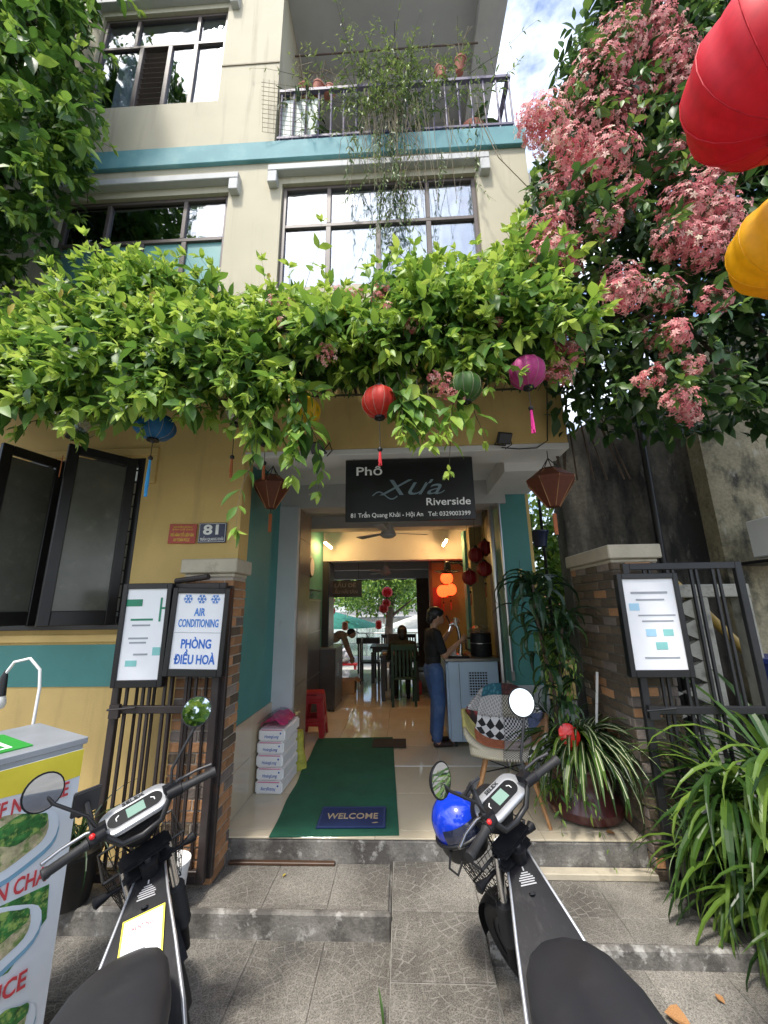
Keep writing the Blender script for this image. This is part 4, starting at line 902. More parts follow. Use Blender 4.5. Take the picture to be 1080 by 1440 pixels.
# ------------------------------------------------------------------ pink-flowered creeper on the right
Cc = thing('pink_flowering_creeper', 'dark creeper with masses of pink blossom at the upper right', 'creeper', (2.2, 2.9, 3.0))
cl = []; ax = []
def creeper_pt():
    z = rng.uniform(2.95, 7.6); x0 = {0: 1.35, 1: 1.1, 2: 1.35, 3: 1.6, 4: 2.0}[min(4, int((z - 2.95) / .95))]
    x = rng.uniform(x0, 4.0); y = rng.uniform(2.45, 3.25); return x, y, z
n = 17000; Pp = []; 
while len(Pp) < n:
    x, y, z = creeper_pt()
    hole = math.sin(x * 4.3 + z * 2.9) + math.sin(x * 2.3 - z * 5.1 + 1) + .6 * math.sin(x * 9 + z * 7)
    if z < 4.1 and hole > .55 and x > 1.5: continue
    if hole > 1.75: continue
    Pp.append((x, y, z))
Pp = np.array(Pp); Dd = rng.normal(0, .6, (n, 3)) + np.array([0, -.4, -.6]); NN = rng.normal(0, .5, (n, 3)) + np.array([0, -.6, .8]); SS = rng.uniform(.08, .18, n); TT = np.clip(rng.normal(.3, .22, n) + .25 * (Pp[:, 1] < 2.6), 0, 1)
bs = np.array([creeper_pt() for _ in range(260)]); bs[:, 1] = 2.45
q = shoots(bs, rng.normal(0, .5, (260, 3)) + np.array([-.3, -.8, .1]), .35, 6, .12, droop=.7, tuft=2)
Pp, Dd, NN, SS, TT = [np.concatenate([a, b2]) for a, b2 in zip((Pp, Dd, NN, SS, TT), q[:5])]
foliage(Cc, Pp, Dd, NN, SS, TT, 'creeper_leaf', 'creeper_leaf_single', 300, q[5], .004)
wb = MB()
for i in range(7):
    x = rng.uniform(1.9, 3.6); pts = [(x - 2.2 + .15 * math.sin(j * 1.3 + i), rng.uniform(2.8, 3.1) - 2.9, .3 + j * .7) for j in range(7)]; wb.tube(pts, [.018 - .002 * j for j in range(7)], 6)
for i in range(10):
    x = 1.45 + .05 * i; wb.tube([(x - 2.2, 3.35 - 2.9 + rng.uniform(-.05, .2), 1.4), (x - 2.2 + rng.normal(0, .12), 3.4 - 2.9, .6), (x - 2.2 + rng.normal(0, .15), 3.5 - 2.9, -.3)], .008, 5)
wb.build('branches', 'bark', Cc, smooth=60)
def ray_pt(px, py, Y):     # where the blossoms stand, measured from the picture
    return px, py, Y
FB = [(765, 170, 38), (800, 200, 30), (870, 60, 40), (840, 110, 42), (850, 170, 45), (860, 215, 36), (930, 40, 30), (950, 80, 34), (960, 120, 30), (905, 30, 30), (790, 260, 30), (800, 290, 24), (775, 320, 30), (770, 355, 26), (795, 375, 24), (800, 345, 22), (850, 315, 24), (870, 395, 34), (875, 410, 30), (935, 410, 26), (1005, 420, 22), (975, 285, 44), (1000, 310, 42), (985, 345, 36), (950, 335, 30), (965, 215, 30), (940, 225, 26), (890, 265, 20), (880, 280, 18), (800, 470, 26), (790, 500, 26), (785, 520, 20), (810, 450, 18), (938, 472, 26), (955, 465, 20), (915, 530, 20), (975, 510, 16), (955, 560, 24), (968, 575, 20), (750, 160, 22), (820, 230, 24), (1010, 250, 24), (880, 40, 26), (895, 130, 24)]
_f3 = np.array([_f.x, _f.y, _f.z]); _x3 = np.array(_x[:]); _u3 = np.array(_u[:])
bc = []; brd = []
for px, py, rp in FB:
    d = _f3 + _x3 * (px - 540) / 555 + _u3 * (720 - py) / 555; Yq = 2.38 + rng.uniform(-.12, .08); k = Yq / d[1]; bc.append(np.array([0, 0, 1.6]) + d * k); brd.append(rp / 555 * k)
blossoms(Cc, bc, [b * 1.12 for b in brd], 72, Cc.location, sz=.026)

# ------------------------------------------------------------------ tree foliage at the upper left
T = thing('street_tree', 'leafy green tree covering the upper left corner', 'tree', (-4.3, 2.5, -.3))
trk = MB(); trk.tube([(-.6, .1, 0), (-.55, .1, 2.5), (-.4, .15, 5), (-.1, .2, 7.5), (.1, .2, 9.5)], [.16, .14, .11, .08, .04], 10)
for i in range(9): z = 3.6 + i * .65; trk.tube([(-.4, .15, z), (.2, rng.uniform(-.1, .3), z + .25), (.8 + .2 * math.sin(i), rng.uniform(-.2, .3), z + .2)], [.05, .035, .015], 6)
trk.build('trunk', 'bark', T, smooth=60)
ba = []; di = []
for i in range(1050):
    z = rng.uniform(4.0, 9.4); xr = -2.75 - .25 * abs(math.sin(z * 1.7)) - (.45 if z < 4.9 else 0) + (.25 if 5.6 < z < 6.6 else 0) - .10 * (z - 4)
    xr -= .0; x = rng.uniform(-5.0, xr); ba.append((x, rng.uniform(2.15, 3.0), z)); di.append((.6 + rng.normal(0, .4), -.6 + rng.normal(0, .4), .1 + rng.normal(0, .4)))
q = shoots(np.array(ba), np.array(di), .36, 6, .165, droop=.9, tuft=3)
n = 3600; zz = rng.uniform(4.0, 9.5, n); xx = -3.05 - .1 * (zz - 4) - rng.uniform(0, 1.8, n) - np.where(zz < 4.9, .3, 0); Pl = np.stack([xx, rng.uniform(2.5, 3.1, n), zz], 1)
P, D, Nn, Sz, Ti = [np.concatenate([a, b2]) for a, b2 in zip(q[:5], (Pl, rng.normal(0, .6, (n, 3)) + np.array([.2, -.3, -.7]), rng.normal(0, .5, (n, 3)) + np.array([0, -.7, .7]), rng.uniform(.09, .16, n), rng.uniform(0, .4, n)))]
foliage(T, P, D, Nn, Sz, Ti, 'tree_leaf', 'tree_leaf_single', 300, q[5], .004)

# ------------------------------------------------------------------ strappy plants
def strap_mesh(name, L_, wd, bend, m, seg=7, stripe=None):
    B = MB(); B.use(m); prev = None; p = Vector((0, 0, 0)); a = R(78); rows = []
    for i in range(seg + 1):
        t = i / seg; w_ = wd * (0.55 + .9 * t if t < .35 else (1.0 - ((t - .35) / .65) ** 2 * .95)) / 2
        n_ = Vector((0, -math.sin(a), math.cos(a))); c = p.copy(); rows.append((c + Vector((-w_, 0, 0)) + n_ * w_ * .35, c, c + Vector((w_, 0, 0)) + n_ * w_ * .35, w_, n_))
        p = p + Vector((0, math.cos(a), math.sin(a))) * (L_ / seg); a -= bend / seg * (1 + .6 * t)
    for i in range(seg):
        A, C_ = rows[i], rows[i + 1]; B.add([A[0], A[1], C_[1], C_[0]], [(0, 1, 2, 3)]); B.add([A[1], A[2], C_[2], C_[1]], [(0, 1, 2, 3)])
        if stripe and i < seg - 1:
            B.use(stripe); e = .0012
            B.add([A[0] * .35 + A[1] * .65 + A[4] * e, A[1] + A[4] * e, C_[1] + C_[4] * e, C_[0] * .35 + C_[1] * .65 + C_[4] * e], [(0, 1, 2, 3)]); B.use(m)
    return B.mesh(name, None, smooth=60)
leafmat('stripe_cream', [(0, (.45, .48, .28)), (1, (.55, .56, .34))], .2, single=True)
LONG = [strap_mesh('strap_leaf', 1, .042, b, m) for b, m in ((1.5, 'strap_leaf'), (1.9, 'strap_leaf'), (2.1, 'strap_leaf_bright'), (1.6, 'strap_leaf_bright'), (1.0, 'strap_leaf'))]
SPID = [strap_mesh('strap_leaf', 1, .062, b, 'strap_leaf', stripe='stripe_cream') for b in (1.4, 1.8, 2.2)]
DARKL = [strap_mesh('leaf', 1, .15, b, 'dark_leaf') for b in (1.9, 2.4, 2.8)]
def rosette(parent, c, n, meshes, L0, L1, tilt0=0, tilt1=50, az=(0, 360), fat=1.):
    for i in range(n):
        o = link('leaf', meshes[rng.integers(len(meshes))], parent); s = rng.uniform(L0, L1); o.scale = (s * rng.uniform(.75, 1.2) * fat, s, s)
        o.rotation_euler = (-R(rng.uniform(tilt0, tilt1)), rng.normal(0, .12), R(rng.uniform(*az))); o.location = Vector(c) + Vector((rng.normal(0, .02), rng.normal(0, .02), rng.normal(0, .01)))
mat('pot_black', (.015, .014, .014), .5, var=.2); mat('pot_maroon', (.085, .022, .022), .3, var=.25, scale=5, coat=.3); mat('soil', (.04, .028, .018), .95)
def pot(parent, prof, m, n=24): MB().lathe(prof, n=n).build('pot', m, parent, smooth=40)
for i, (x, y, z, n, L0, L1, lb) in enumerate(((2.34, 2.90, .46, 70, .65, 1.05, 'tallest strappy green plant cascading at the right edge'), (2.02, 2.92, .42, 60, .5, .8, 'strappy plant rising right in front of the black gate rail'), (2.14, 2.74, .12, 60, .5, .85, 'lower strappy plant spilling onto the right terrace'), (1.78, 2.98, .15, 40, .3, .5, 'short dark grassy plant at the foot of the black gate'), (2.5, 2.62, .35, 50, .6, 1.0, 'strappy plant leaning in at the far right edge'), (2.12, 2.60, .0, 60, .45, .75, 'lowest strappy plant flopping over the terrace kerb'), (1.92, 2.86, .06, 60, .4, .65, 'small strappy plant hiding the pots at the gate foot'))):
    zb = -.19; t = thing('strap_leaf_plant', lb, 'plant', (x, y, zb), group='strappy plants at the black gate')
    h = max(.2, z - zb); pot(t, [(.08, 0), (.10, h * .9), (.11, h * .92), (.11, h), (.09, h - .02)], 'pot_black')
    rosette(t, (0, 0, h - .02), n, LONG if i != 3 else [LONG[0], LONG[4]], L0, L1, 0, 70, fat=1.25 if i != 3 else .6)
    if i != 3: rosette(t, (0, -.03, h - .06), n // 2, LONG, L0 * .8, L1, 40, 85, (90, 270), fat=1.2); rosette(t, (0, -.02, h * .6), n // 2, LONG[:3], L0 * .6, L1 * .8, 30, 80, (60, 300), fat=1.1)
dp = thing('potted_spider_plant', 'striped spider plant in a wide maroon pot beside the armchair', 'plant', (1.40, 3.66, 0))
pot(dp, [(.20, 0), (.27, .03), (.285, .09), (.25, .15), (.215, .22), (.225, .32), (.26, .36), (.26, .38), (.2, .37)], 'pot_maroon'); MB().lathe([(.2, .33), (.2, .35)], n=20).build('soil', 'soil', dp)
rosette(dp, (0, -.04, .50), 100, SPID, .5, .8, 20, 75, fat=.95)
rosette(dp, (-.02, -.12, .50), 50, SPID, .5, .75, 35, 70, (100, 260), fat=.95); rosette(dp, (-.1, .1, .5), 22, [LONG[0], LONG[4]], .4, .65, 0, 50)
tp = thing('trailing_weed', 'thin leafy weed trailing on the tiles before the maroon pot', 'plant', (1.13, 3.50, 0))
q = shoots(np.array([(1.2, 3.5, .3)] * 12), np.stack([rng.normal(-.4, .5, 12), rng.normal(-.3, .3, 12), rng.uniform(-.1, .5, 12)], 1), .32, 7, .06, droop=.8); foliage(tp, q[0], q[1], q[2], q[3], q[4], 'vine_leaf', 'vine_leaf_single', 60, q[5], .003, tm=LEAF_N)
dr = thing('dracaena', 'tall dark dracaena with drooping leaves in front of the turquoise pillar', 'plant', (1.16, 3.55, 0))
tk = MB(); tk.tube([(.12, .18, .3), (.08, .05, .9), (-.02, 0, 1.5), (-.03, -.02, 1.78)], [.018, .016, .014, .01], 8); tk.tube([(.12, .18, .5), (.16, .02, 1.2), (.18, -.02, 1.45)], .013, 8); tk.build('stem', 'bark', dr, smooth=60)
for z, n, l0, l1 in ((1.78, 18, .3, .5), (1.66, 14, .35, .55), (1.52, 14, .35, .55), (1.36, 12, .35, .5), (1.2, 10, .3, .45)): rosette(dr, (-.03 + .015 * (1.78 - z) * 5, -.01, z), n, DARKL, l0, l1, 5, 65, (0, 360), .8)
rosette(dr, (.18, -.02, 1.42), 16, DARKL, .3, .45, 5, 65, fat=.8)
for k, zz_ in ((0, 1.1), (1, .95), (2, .8)): rosette(dr, (.05 + .04 * k, -.02, zz_), 8, DARKL, .25, .4, 20, 80, fat=.8)
fe = thing('trailing_fern', 'pale green trailing fern hanging between pillar and menu board', 'plant', (1.27, 3.5, 0))
q = shoots(np.stack([rng.uniform(1.2, 1.42, 15), rng.uniform(3.60, 3.72, 15), rng.uniform(1.05, 1.5, 15)], 1), np.stack([rng.normal(0, .2, 15), rng.normal(-.2, .1, 15), rng.uniform(-1, -.5, 15)], 1), .45, 9, .085, droop=.5); foliage(fe, q[0], q[1], q[2], q[3], q[4], 'vine_leaf', 'vine_leaf_single', 120, q[5], .003, tm=LEAF_N)
mat('flower_red', (.65, .02, .012), .3, coat=.4)
ar = thing('red_plastic_scoop', 'glossy red heart-shaped blade standing in the spider plant', 'scoop', (1.235, 3.36, .64)); B = MB(); ring = []
for k in range(16):
    a = 2 * math.pi * k / 16; ring.append((.085 * math.cos(a) * (1 - .15 * math.sin(a)), 0, .075 * math.sin(a) + .015 * abs(math.cos(a))))
B.loft([[(p[0], p[1] + .012, p[2]) for p in ring], [(p[0] * 1.02, p[1], p[2] * 1.02) for p in ring], [(p[0] * .6, p[1] - .012, p[2] * .6) for p in ring]]); o = B.build('blade', 'flower_red', ar, smooth=50); o.rotation_euler = (R(-15), R(40), 0)
MB().tube([(0, 0, -.02), (.02, .06, -.3)], .008, 6).build('handle', 'flower_red', ar)
tagt(MB().tube([(1.52, 3.60, .45), (1.62, 3.62, 1.05)], .011, 8).build('broom_handle', 'white_plastic'), 'white broom handle leaning in the spider plant', 'broom')
pb = thing('potted_palm', 'small potted palm squeezed behind the food banner and scooter', 'plant', (-2.12, 2.86, -.15)); pot(pb, [(.11, 0), (.15, .26), (.16, .27), (.16, .29), (.12, .28)], 'pot_black')
PALM = [strap_mesh('leaf', 1, .05, b, 'dark_leaf') for b in (1.2, 1.6, 2.0)]
rosette(pb, (0, 0, .3), 46, PALM, .4, .7, 0, 55, fat=.6)
# balcony pots and the straggly balcony vine
bv = thing('balcony_vine', 'straggly thin vine growing over the balcony railing and trailing down', 'vine', (.1, 3.25, 6.9))
ba = []; di = []
for i in range(190): ba.append((rng.normal(.05, .42), rng.uniform(3.15, 3.35), rng.uniform(6.75, 7.7))); di.append((rng.normal(0, .5), rng.normal(-.2, .2), rng.uniform(-.2, 1)))
q1 = shoots(np.array(ba), np.array(di, float), .42, 7, .07, droop=.3)
ba = []; di = []
for i in range(46): x = rng.normal(.0, .13) if i < 30 else rng.uniform(-.6, 1.1); ba.append((x, 3.16, rng.uniform(5.6, 6.9) if i < 30 else rng.uniform(6.2, 6.9))); di.append((rng.normal(0, .12), -.03, -1))
q2 = shoots(np.array(ba), np.array(di, float), .75, 12, .06, droop=.2)
ba = [(-.55, 3.25, 7.5), (-.3, 3.2, 7.6), (.15, 3.2, 7.6), (.9, 3.25, 7.5), (1.1, 3.25, 7.5), (.6, 3.2, 7.6), (-.1, 3.2, 7.6)]
q3 = shoots(np.array(ba), np.array([(rng.normal(0, .2), 0, 1) for _ in ba]), .7, 14, .05, droop=.1)
P, D, Nn, Sz, Ti = [np.concatenate(z) for z in zip(q1[:5], q2[:5], q3[:5])]
foliage(bv, P, D, Nn, Sz, Ti, 'thin_leaf', 'thin_leaf', 0, q1[5] + q2[5] + q3[5], .003, tm=LEAF_N)
dt = MB()
for i in range(70): x = rng.normal(.05, .35); z0_ = rng.uniform(6.7, 7.3); z1_ = z0_ - rng.uniform(.4, 1.3); dt.tube([(x - .1, -.08, z0_ - 6.9), (x - .1 + rng.normal(0, .06), -.1, (z0_ + z1_) / 2 - 6.9), (x - .1 + rng.normal(0, .12), -.08, z1_ - 6.9)], .0025, 4, cap=False)
dt.tube([(.85, -.08, -.2), (1.0, -.1, -.8), (1.25, -.1, -1.2), (1.35, -.1, -1.7)], .005, 5); dt.build('dry_stems', 'dry_twig', bv)
mat('terracotta', (.36, .13, .09), .8, var=.2)
tcp = MB().lathe([(.045, 0), (.066, .13), (.072, .135), (.072, .155), (.05, .15)], n=16)
for i, (x, y, z, lb) in enumerate(((-.88, 3.3, 7.58, 'terracotta pot on the rail, left and uppermost of three'), (-1.0, 3.32, 7.56, 'terracotta pot on the rail, nearest the balcony wall'), (-.74, 3.3, 7.54, 'terracotta pot on the rail, rightmost of the left three'), (.62, 3.3, 7.72, 'dry terracotta pot hung at the middle right of the balcony'), (.82, 3.28, 7.75, 'terracotta pot with bare twigs at the right of the balcony'))):
    t = thing('balcony_pot', lb, 'plant pot', (x, y + .05, z - .06), (R(12 * math.sin(i * 2)), R(14 * math.sin(i * 3 + 1)), 0), group='terracotta pots on the balcony'); tcp.build('pot', 'terracotta', t, smooth=40)
    tw = MB()
    for k in range(5): tw.tube([(0, 0, .14), (rng.normal(0, .06), rng.normal(0, .05), .35), (rng.normal(0, .15), rng.normal(0, .1), .5)], .004, 4)
    tw.build('twigs', 'dry_twig', t)
fp_ = thing('balcony_fern', 'dark bushy plant at the left end of the balcony', 'plant', (-1.1, 3.56, 6.69)); pot(fp_, [(.12, 0), (.16, .5), (.17, .6), (.13, .6)], 'pot_black'); rosette(fp_, (0, 0, .66), 60, DARKL, .35, .6, 0, 60, fat=.55)
fp2 = thing('balcony_bromeliad', 'broad leaved plant behind the right end of the balcony railing', 'plant', (.95, 3.5, 6.69)); pot(fp2, [(.12, 0), (.16, .3), (.13, .3)], 'terracotta'); rosette(fp2, (0, 0, .3), 22, DARKL, .35, .55, 0, 50, fat=.7)
mat('panel_pale', (.55, .62, .58), .6, var=.05)
tagt(MB().b2(-1.28, -.84, 3.335, 3.35, 6.70, 7.44).build('pale_board', 'panel_pale'), 'pale board leaning behind the left end of the balcony railing', 'board')
wm = thing('wire_mesh', 'rusty wire mesh tied to the left end of the railing', 'wire mesh', (-1.42, 3.22, 6.72)); B = MB()
for i in range(9): B.tube([(.06 * i, -.04 + .01 * i, 0), (.06 * i - .03, -.04 + .01 * i, .82)], .0025, 4)
for i in range(12): B.tube([(-.005 * i, -.04, .07 * i), (.48 - .004 * i, .04, .07 * i)], .0025, 4)
B.build('wires', 'dry_twig', wm)
hr = thing('wreath_ring', 'dark ring hanging from the balcony ceiling', 'wreath', (.08, 3.7, 8.6)); B = MB(); B.tube([(.09 * math.cos(a), 0, .13 * math.sin(a)) for a in [2 * math.pi * k / 20 for k in range(21)]], .018, 8); B.build('ring', 'wood_dark', hr, smooth=60); MB().tube([(0, 0, .13), (0, 0, .85)], .003, 4).build('cord', 'black', hr)
tagt(MB().tube([(-1.3, 3.75, 9.0), (1.2, 3.75, 9.0)], .012, 6).build('hanging_rail', 'wood_dark'), 'thin dark rail hung under the balcony ceiling', 'rail')
# trees across the street behind the viewer, seen only in mirrors and glass
for i, (x, y, h, lb) in enumerate(((-5, -9, 7, 'street tree across the road, left of the viewer'), (3.5, -11, 8, 'street tree across the road, right of the viewer'), (-.8, -9.5, 7.5, 'street tree across the road, straight behind the viewer'))):
    t = thing('far_street_tree', lb, 'tree', (x, y, -.3), group='trees across the road'); MB().tube([(0, 0, 0), (.1, 0, h * .4), (0, .1, h * .75)], [.2, .15, .06], 8).build('trunk', 'bark', t, smooth=60)
    n = 2600; d = rng.normal(0, 1, (n, 3)); d /= np.linalg.norm(d, axis=1, keepdims=True); Pq = d * (rng.uniform(.3, 1, n) ** .5)[:, None] * np.array([2.4, 2.2, 1.9]) + np.array([0, 0, h * .72])
    me = scatter_mesh('crown', LEAF_LO, Pq, rots(rng.normal(0, 1, (n, 3)), rng.normal(0, .5, (n, 3)) + np.array([0, 0, 1.])), rng.uniform(.25, .5, n), rng.uniform(0, 1, n), 'tree_leaf'); link('crown', me, t, 'stuff')
# trees glimpsed through the gap at the right and behind the wall
for i, (x, y, h, lb) in enumerate(((2.4, 7.6, 4.2, 'sunlit bush seen through the gap behind the turquoise pillar'), (3.2, 6.6, 4.6, 'leafy tree rising behind the mouldy wall'))):
    t = thing('garden_tree', lb, 'tree', (x, y, -.3), group='garden trees behind the side wall'); MB().tube([(0, 0, 0), (.1, 0, h * .5), (0, .1, h * .8)], [.1, .08, .03], 8).build('trunk', 'bark', t, smooth=60)
    n = 3200; d = rng.normal(0, 1, (n, 3)); d /= np.linalg.norm(d, axis=1, keepdims=True); Pq = d * (rng.uniform(.2, 1, n) ** .6)[:, None] * np.array([.95, .9, h * .42]) + np.array([0, 0, h * .55])
    me = scatter_mesh('crown', LEAF, Pq, rots(rng.normal(0, 1, (n, 3)), rng.normal(0, .6, (n, 3)) + np.array([0, -.5, .8])), rng.uniform(.1, .2, n), rng.uniform(.3, 1, n), 'tree_leaf'); link('crown', me, t, 'stuff')
# fallen leaves
mat('leaf_brown', (.34, .17, .06), .8, var=.3, scale=25, stain=((.15, .07, .03), 30, .5, .7, .6))
def fallen(label, x, y, z, s, rz, m='leaf_brown', wd=.75):
    v, f_ = leaf_template(wd=wd, fold=.25, droop=-.12); me = bpy.data.meshes.new('fallen_leaf'); me.from_pydata([tuple(p) for p in v], [], f_); me.materials.append(M[m]); o = link('fallen_leaf', me); o.location = (x, y, z); o.rotation_euler = (R(3), R(-4), rz); o.scale = [s] * 3
    tagt(o, label, 'leaf', 'fallen leaves')
fallen('large curled brown leaf lying on the pavement at the lower right', 1.27, 2.36, -.272, .105, R(70), wd=.95)
fallen('small dark leaf right of the large brown leaf on the pavement', 1.5, 2.47, -.272, .045, R(20)); fallen('brown leaf on the tiled floor edge before the mossy post', 1.48, 3.36, .006, .07, R(100)); fallen('yellow-green leaf at the bottom right of the pavement', 1.36, 2.32, -.272, .05, R(-60), 'leaf_yellow', .5)
fallen('small yellow leaf on the left terrace before the step', -.85, 3.12, -.148, .03, R(-30), 'leaf_yellow', .6)
gr = thing('grass_blade', 'single green grass blade sprouting from the pavement joint', 'grass blade', (-.135, 2.32, -.285)); o = link('blade', LONG[4], gr); o.scale = (.35, .14, .14); o.rotation_euler = (0, 0, R(20))
# ------------------------------------------------------------------ electric scooters
mat('silver_trim', (.55, .56, .58), .3, metal=.7); mat('dash_silver', (.42, .43, .45), .32, metal=.55, var=.03); mat('lcd', (.20, .31, .26), .15, var=.04); mat('dash_face', (.010, .010, .012), .3)
mat('mirror_glass', (.85, .87, .88), .02, metal=1, var=0); mat('button_red', (.7, .02, .02), .35); mat('gaiter', (.016, .016, .017), .6); mat('print_grey', (.35, .35, .36), .6)
mat('sheet_white', (.78, .80, .84), .35, var=.02); mat('sheet_yellow', (.82, .72, .02), .4); mat('helmet_blue', (.008, .04, .50), .12, coat=.8, var=.05); mat('visor', (.02, .025, .05), .06, coat=1, var=0)
def stadium(c, u, v, L_, r_, n=12):
    pts = []
    for k in range(n + 1): a = -math.pi / 2 + math.pi * k / n; pts.append(c + u * (L_ + r_ * math.cos(a)) + v * (r_ * math.sin(a)))
    for k in range(n + 1): a = math.pi / 2 + math.pi * k / n; pts.append(c + u * (-L_ + r_ * math.cos(a)) + v * (r_ * math.sin(a)))
    return pts
def scooter(label, loc, heading, lean, turn, sheet=False, holder='tilted', basket_item=False):
    t = thing('electric_scooter', label, 'scooter', loc, (0, R(lean), R(heading)), group='electric scooters parked before the step')
    Hd = Vector((0, 0, .78)); a = Vector((0, -math.sin(R(25)), math.cos(R(25)))); b = Vector((0, math.cos(R(25)), math.sin(R(25))))
    T = Matrix.Translation(Hd) @ Matrix.Rotation(R(turn), 4, a) @ Matrix.Translation(-Hd)
    ax = lambda s, f=0, x=0: Hd + a * s + b * f + Vector((x, 0, 0))
    # --- frame-fixed parts
    stn = [(.045, .80, .042, .048, .55), (-.09, .735, .074, .088, .45), (-.24, .645, .118, .140, .36), (-.40, .545, .160, .185, .29), (-.58, .44, .19, .215, .25), (-.80, .37, .20, .225, .24)]
    rings = []
    for y, zt, h1, h2, zb in stn: rings.append([(-h1, y, zt), (-h1 * .5, y, zt + .006), (h1 * .5, y, zt + .006), (h1, y, zt), (h2, y - .02, zt - .06), (h2, y - .01, zb + .05), (h2 * .6, y, zb), (-h2 * .6, y, zb), (-h2, y - .01, zb + .05), (-h2, y - .02, zt - .06)])
    MB().loft(rings).build('spine_cover', 'plastic_black', t, smooth=32)
    for sg in (-1, 1):
        MB().tube([(sg * (h1 + .006), y, zt - .004) for y, zt, h1, h2, zb in stn], [.005, .006, .007, .008, .009, .009], 8).build('trim', 'silver_trim', t, smooth=60)
    ss = [(-.33, .695, .02, .03), (-.345, .71, .06, .05), (-.40, .732, .112, .08), (-.48, .75, .148, .10), (-.62, .765, .178, .12), (-.85, .775, .185, .12), (-1.03, .785, .165, .10), (-1.10, .77, .09, .06)]
    rings = []
    for y, z, hw, th in ss: rings.append([Vector((hw * math.copysign(abs(math.cos(q)) ** .6, math.cos(q)), y, z - th * .42 + th * .5 * math.copysign(abs(math.sin(q)) ** (.65 if math.sin(q) > 0 else .5), math.sin(q)))) for q in [2 * math.pi * k / 20 for k in range(20)]])
    seat = MB().loft(rings).build('seat', 'seat_vinyl', t, smooth=60)
    for sg in (-1, 1): MB().tube([(sg * (hw * .82), y, z - th * .42 + th * .36) for y, z, hw, th in ss[2:7]], .0022, 5).build('piping', 'plastic_black', seat)
    rings = [[(sx * w_, y, z) for sx, z in ((-1, zt), (1, zt), (1.05, zb), (-1.05, zb))] for y, w_, zt, zb in ((-.42, .10, .66, .34), (-.7, .135, .70, .30), (-1.0, .12, .70, .42), (-1.18, .07, .69, .55))]
    MB().loft(rings).build('under_seat_body', 'plastic_black', t, smooth=30, bev=.01, seg=2)
    for sg in (-1, 1):
        MB().b2(-.06, .06, -.14, .14, -.012, .012).build('footboard', 'plastic_grey', t, bev=.006).location = (sg * .21, -.42, .27)
    def wheel(name, c, r_, TT):
        B = MB(TT); c = Vector(c); pr = []
        prof = [(-.036, r_ - .075), (-.044, r_ - .045), (-.040, r_ - .018), (-.02, r_ - .003), (0, r_), (.02, r_ - .003), (.040, r_ - .018), (.044, r_ - .045), (.036, r_ - .075)]
        B.loft([[c + Vector((px, pr_ * math.cos(q), pr_ * math.sin(q))) for px, pr_ in prof] for q in [2 * math.pi * k / 36 for k in range(37)]], cap=False, closed=False)
        wl = B.build(name, 'rubber', t, smooth=50)
        C_ = MB(TT); C_.loft([[c + Vector((px, pr_ * math.cos(q), pr_ * math.sin(q))) for px, pr_ in ((-.03, r_ - .07), (-.03, r_ - .1), (.03, r_ - .1), (.03, r_ - .07))] for q in [2 * math.pi * k / 36 for k in range(37)]], cap=False)
        for k in range(5): q = 2 * math.pi * k / 5; C_.bar(c, c + Vector((0, (r_ - .09) * math.cos(q), (r_ - .09) * math.sin(q))), .03, .022, up=(1, 0, 0))
        C_.tube([c + Vector((-.055, 0, 0)), c + Vector((.055, 0, 0))], .04, 14); C_.build('rim', 'plastic_grey', wl, smooth=40)
        return wl
    wheel('rear_wheel', (0, -.98, .225), .225, None)
    kx = MB(); kx.tube([(-.08, -.45, .26), (-.20, -.50, .012)], .012, 8); kx.build('kickstand', 'black', t)
    MB().b2(-.05, .05, -1.24, -1.2, .58, .64).build('tail_light', 'button_red', t, bev=.006)
    MB().tube([(0, .0, .86), (0, .07, .68)], .036, 14).build('head_tube', 'plastic_black', t, smooth=50)
    # small printed label and lock on the spine cover
    lp = MB(); n_ = Vector((0, .42, .9)).normalized()
    def sp(x, y):   # point on the sloping cover
        zz = np.interp(-y, [-s_[0] for s_ in stn], [s_[1] for s_ in stn]); return Vector((x, y, zz + .0085))
    for i in range(6): y = -.055 - .008 * i; hw = (.015, .022, .03, .034, .03, .034)[i]; lp.quad(sp(-hw, y), sp(hw, y), sp(hw, y - .0042), sp(-hw, y - .0042))
    lp.quad(sp(-.003, -.035), sp(.003, -.035), sp(.003, -.05), sp(-.003, -.05)); lp.build('printed_label', 'print_grey', t)
    c0 = sp(0, -.128); MB().lathe([(.013, 0), (.013, .006), (.009, .007), (.009, .003), (.001, .003)], c=c0, axis=(0, .45, .9), n=14).build('lock', 'black', t)
    if sheet:
        # paper notice lying on the cover
        sh = MB(); A_, B__ = sp(-.070, -.158), sp(.078, -.148); C_, D_ = sp(.092, -.372), sp(-.062, -.372); e = Vector((0, .004, .009)); sh.prism([A_ + e, B__ + e, C_ + e, D_ + e], (0, 0, 0), n_ * .0015)
        so = sh.build('notice', 'sheet_yellow', t)
        q = lambda u, v: (A_.lerp(B__, u)).lerp(D_.lerp(C_, u), v) + e + n_ * .0026
        MB().quad(q(.05, .03), q(.95, .03), q(.95, .985), q(.05, .985)).build('paper', 'sheet_white', so)
        xd = (B__ - A_).normalized(); yd = (A_ - D_).normalized(); zd = xd.cross(yd).normalized(); yd = zd.cross(xd)
        mm = Matrix((xd, -zd, yd)).transposed().to_4x4()
        def tx(s_, h, w_, u, v, m): o = link('lettering', text_mesh(s_, h, m, w_, 0, .0004, .02), so); o.matrix_local = Matrix.Translation(q(u, v) + n_ * .0005) @ mm
        tx('RENTING!', .014, .075, .5, .17, 'ink_red'); tx('2025', .012, .05, .5, .62, 'ink_red')
        ln = MB()
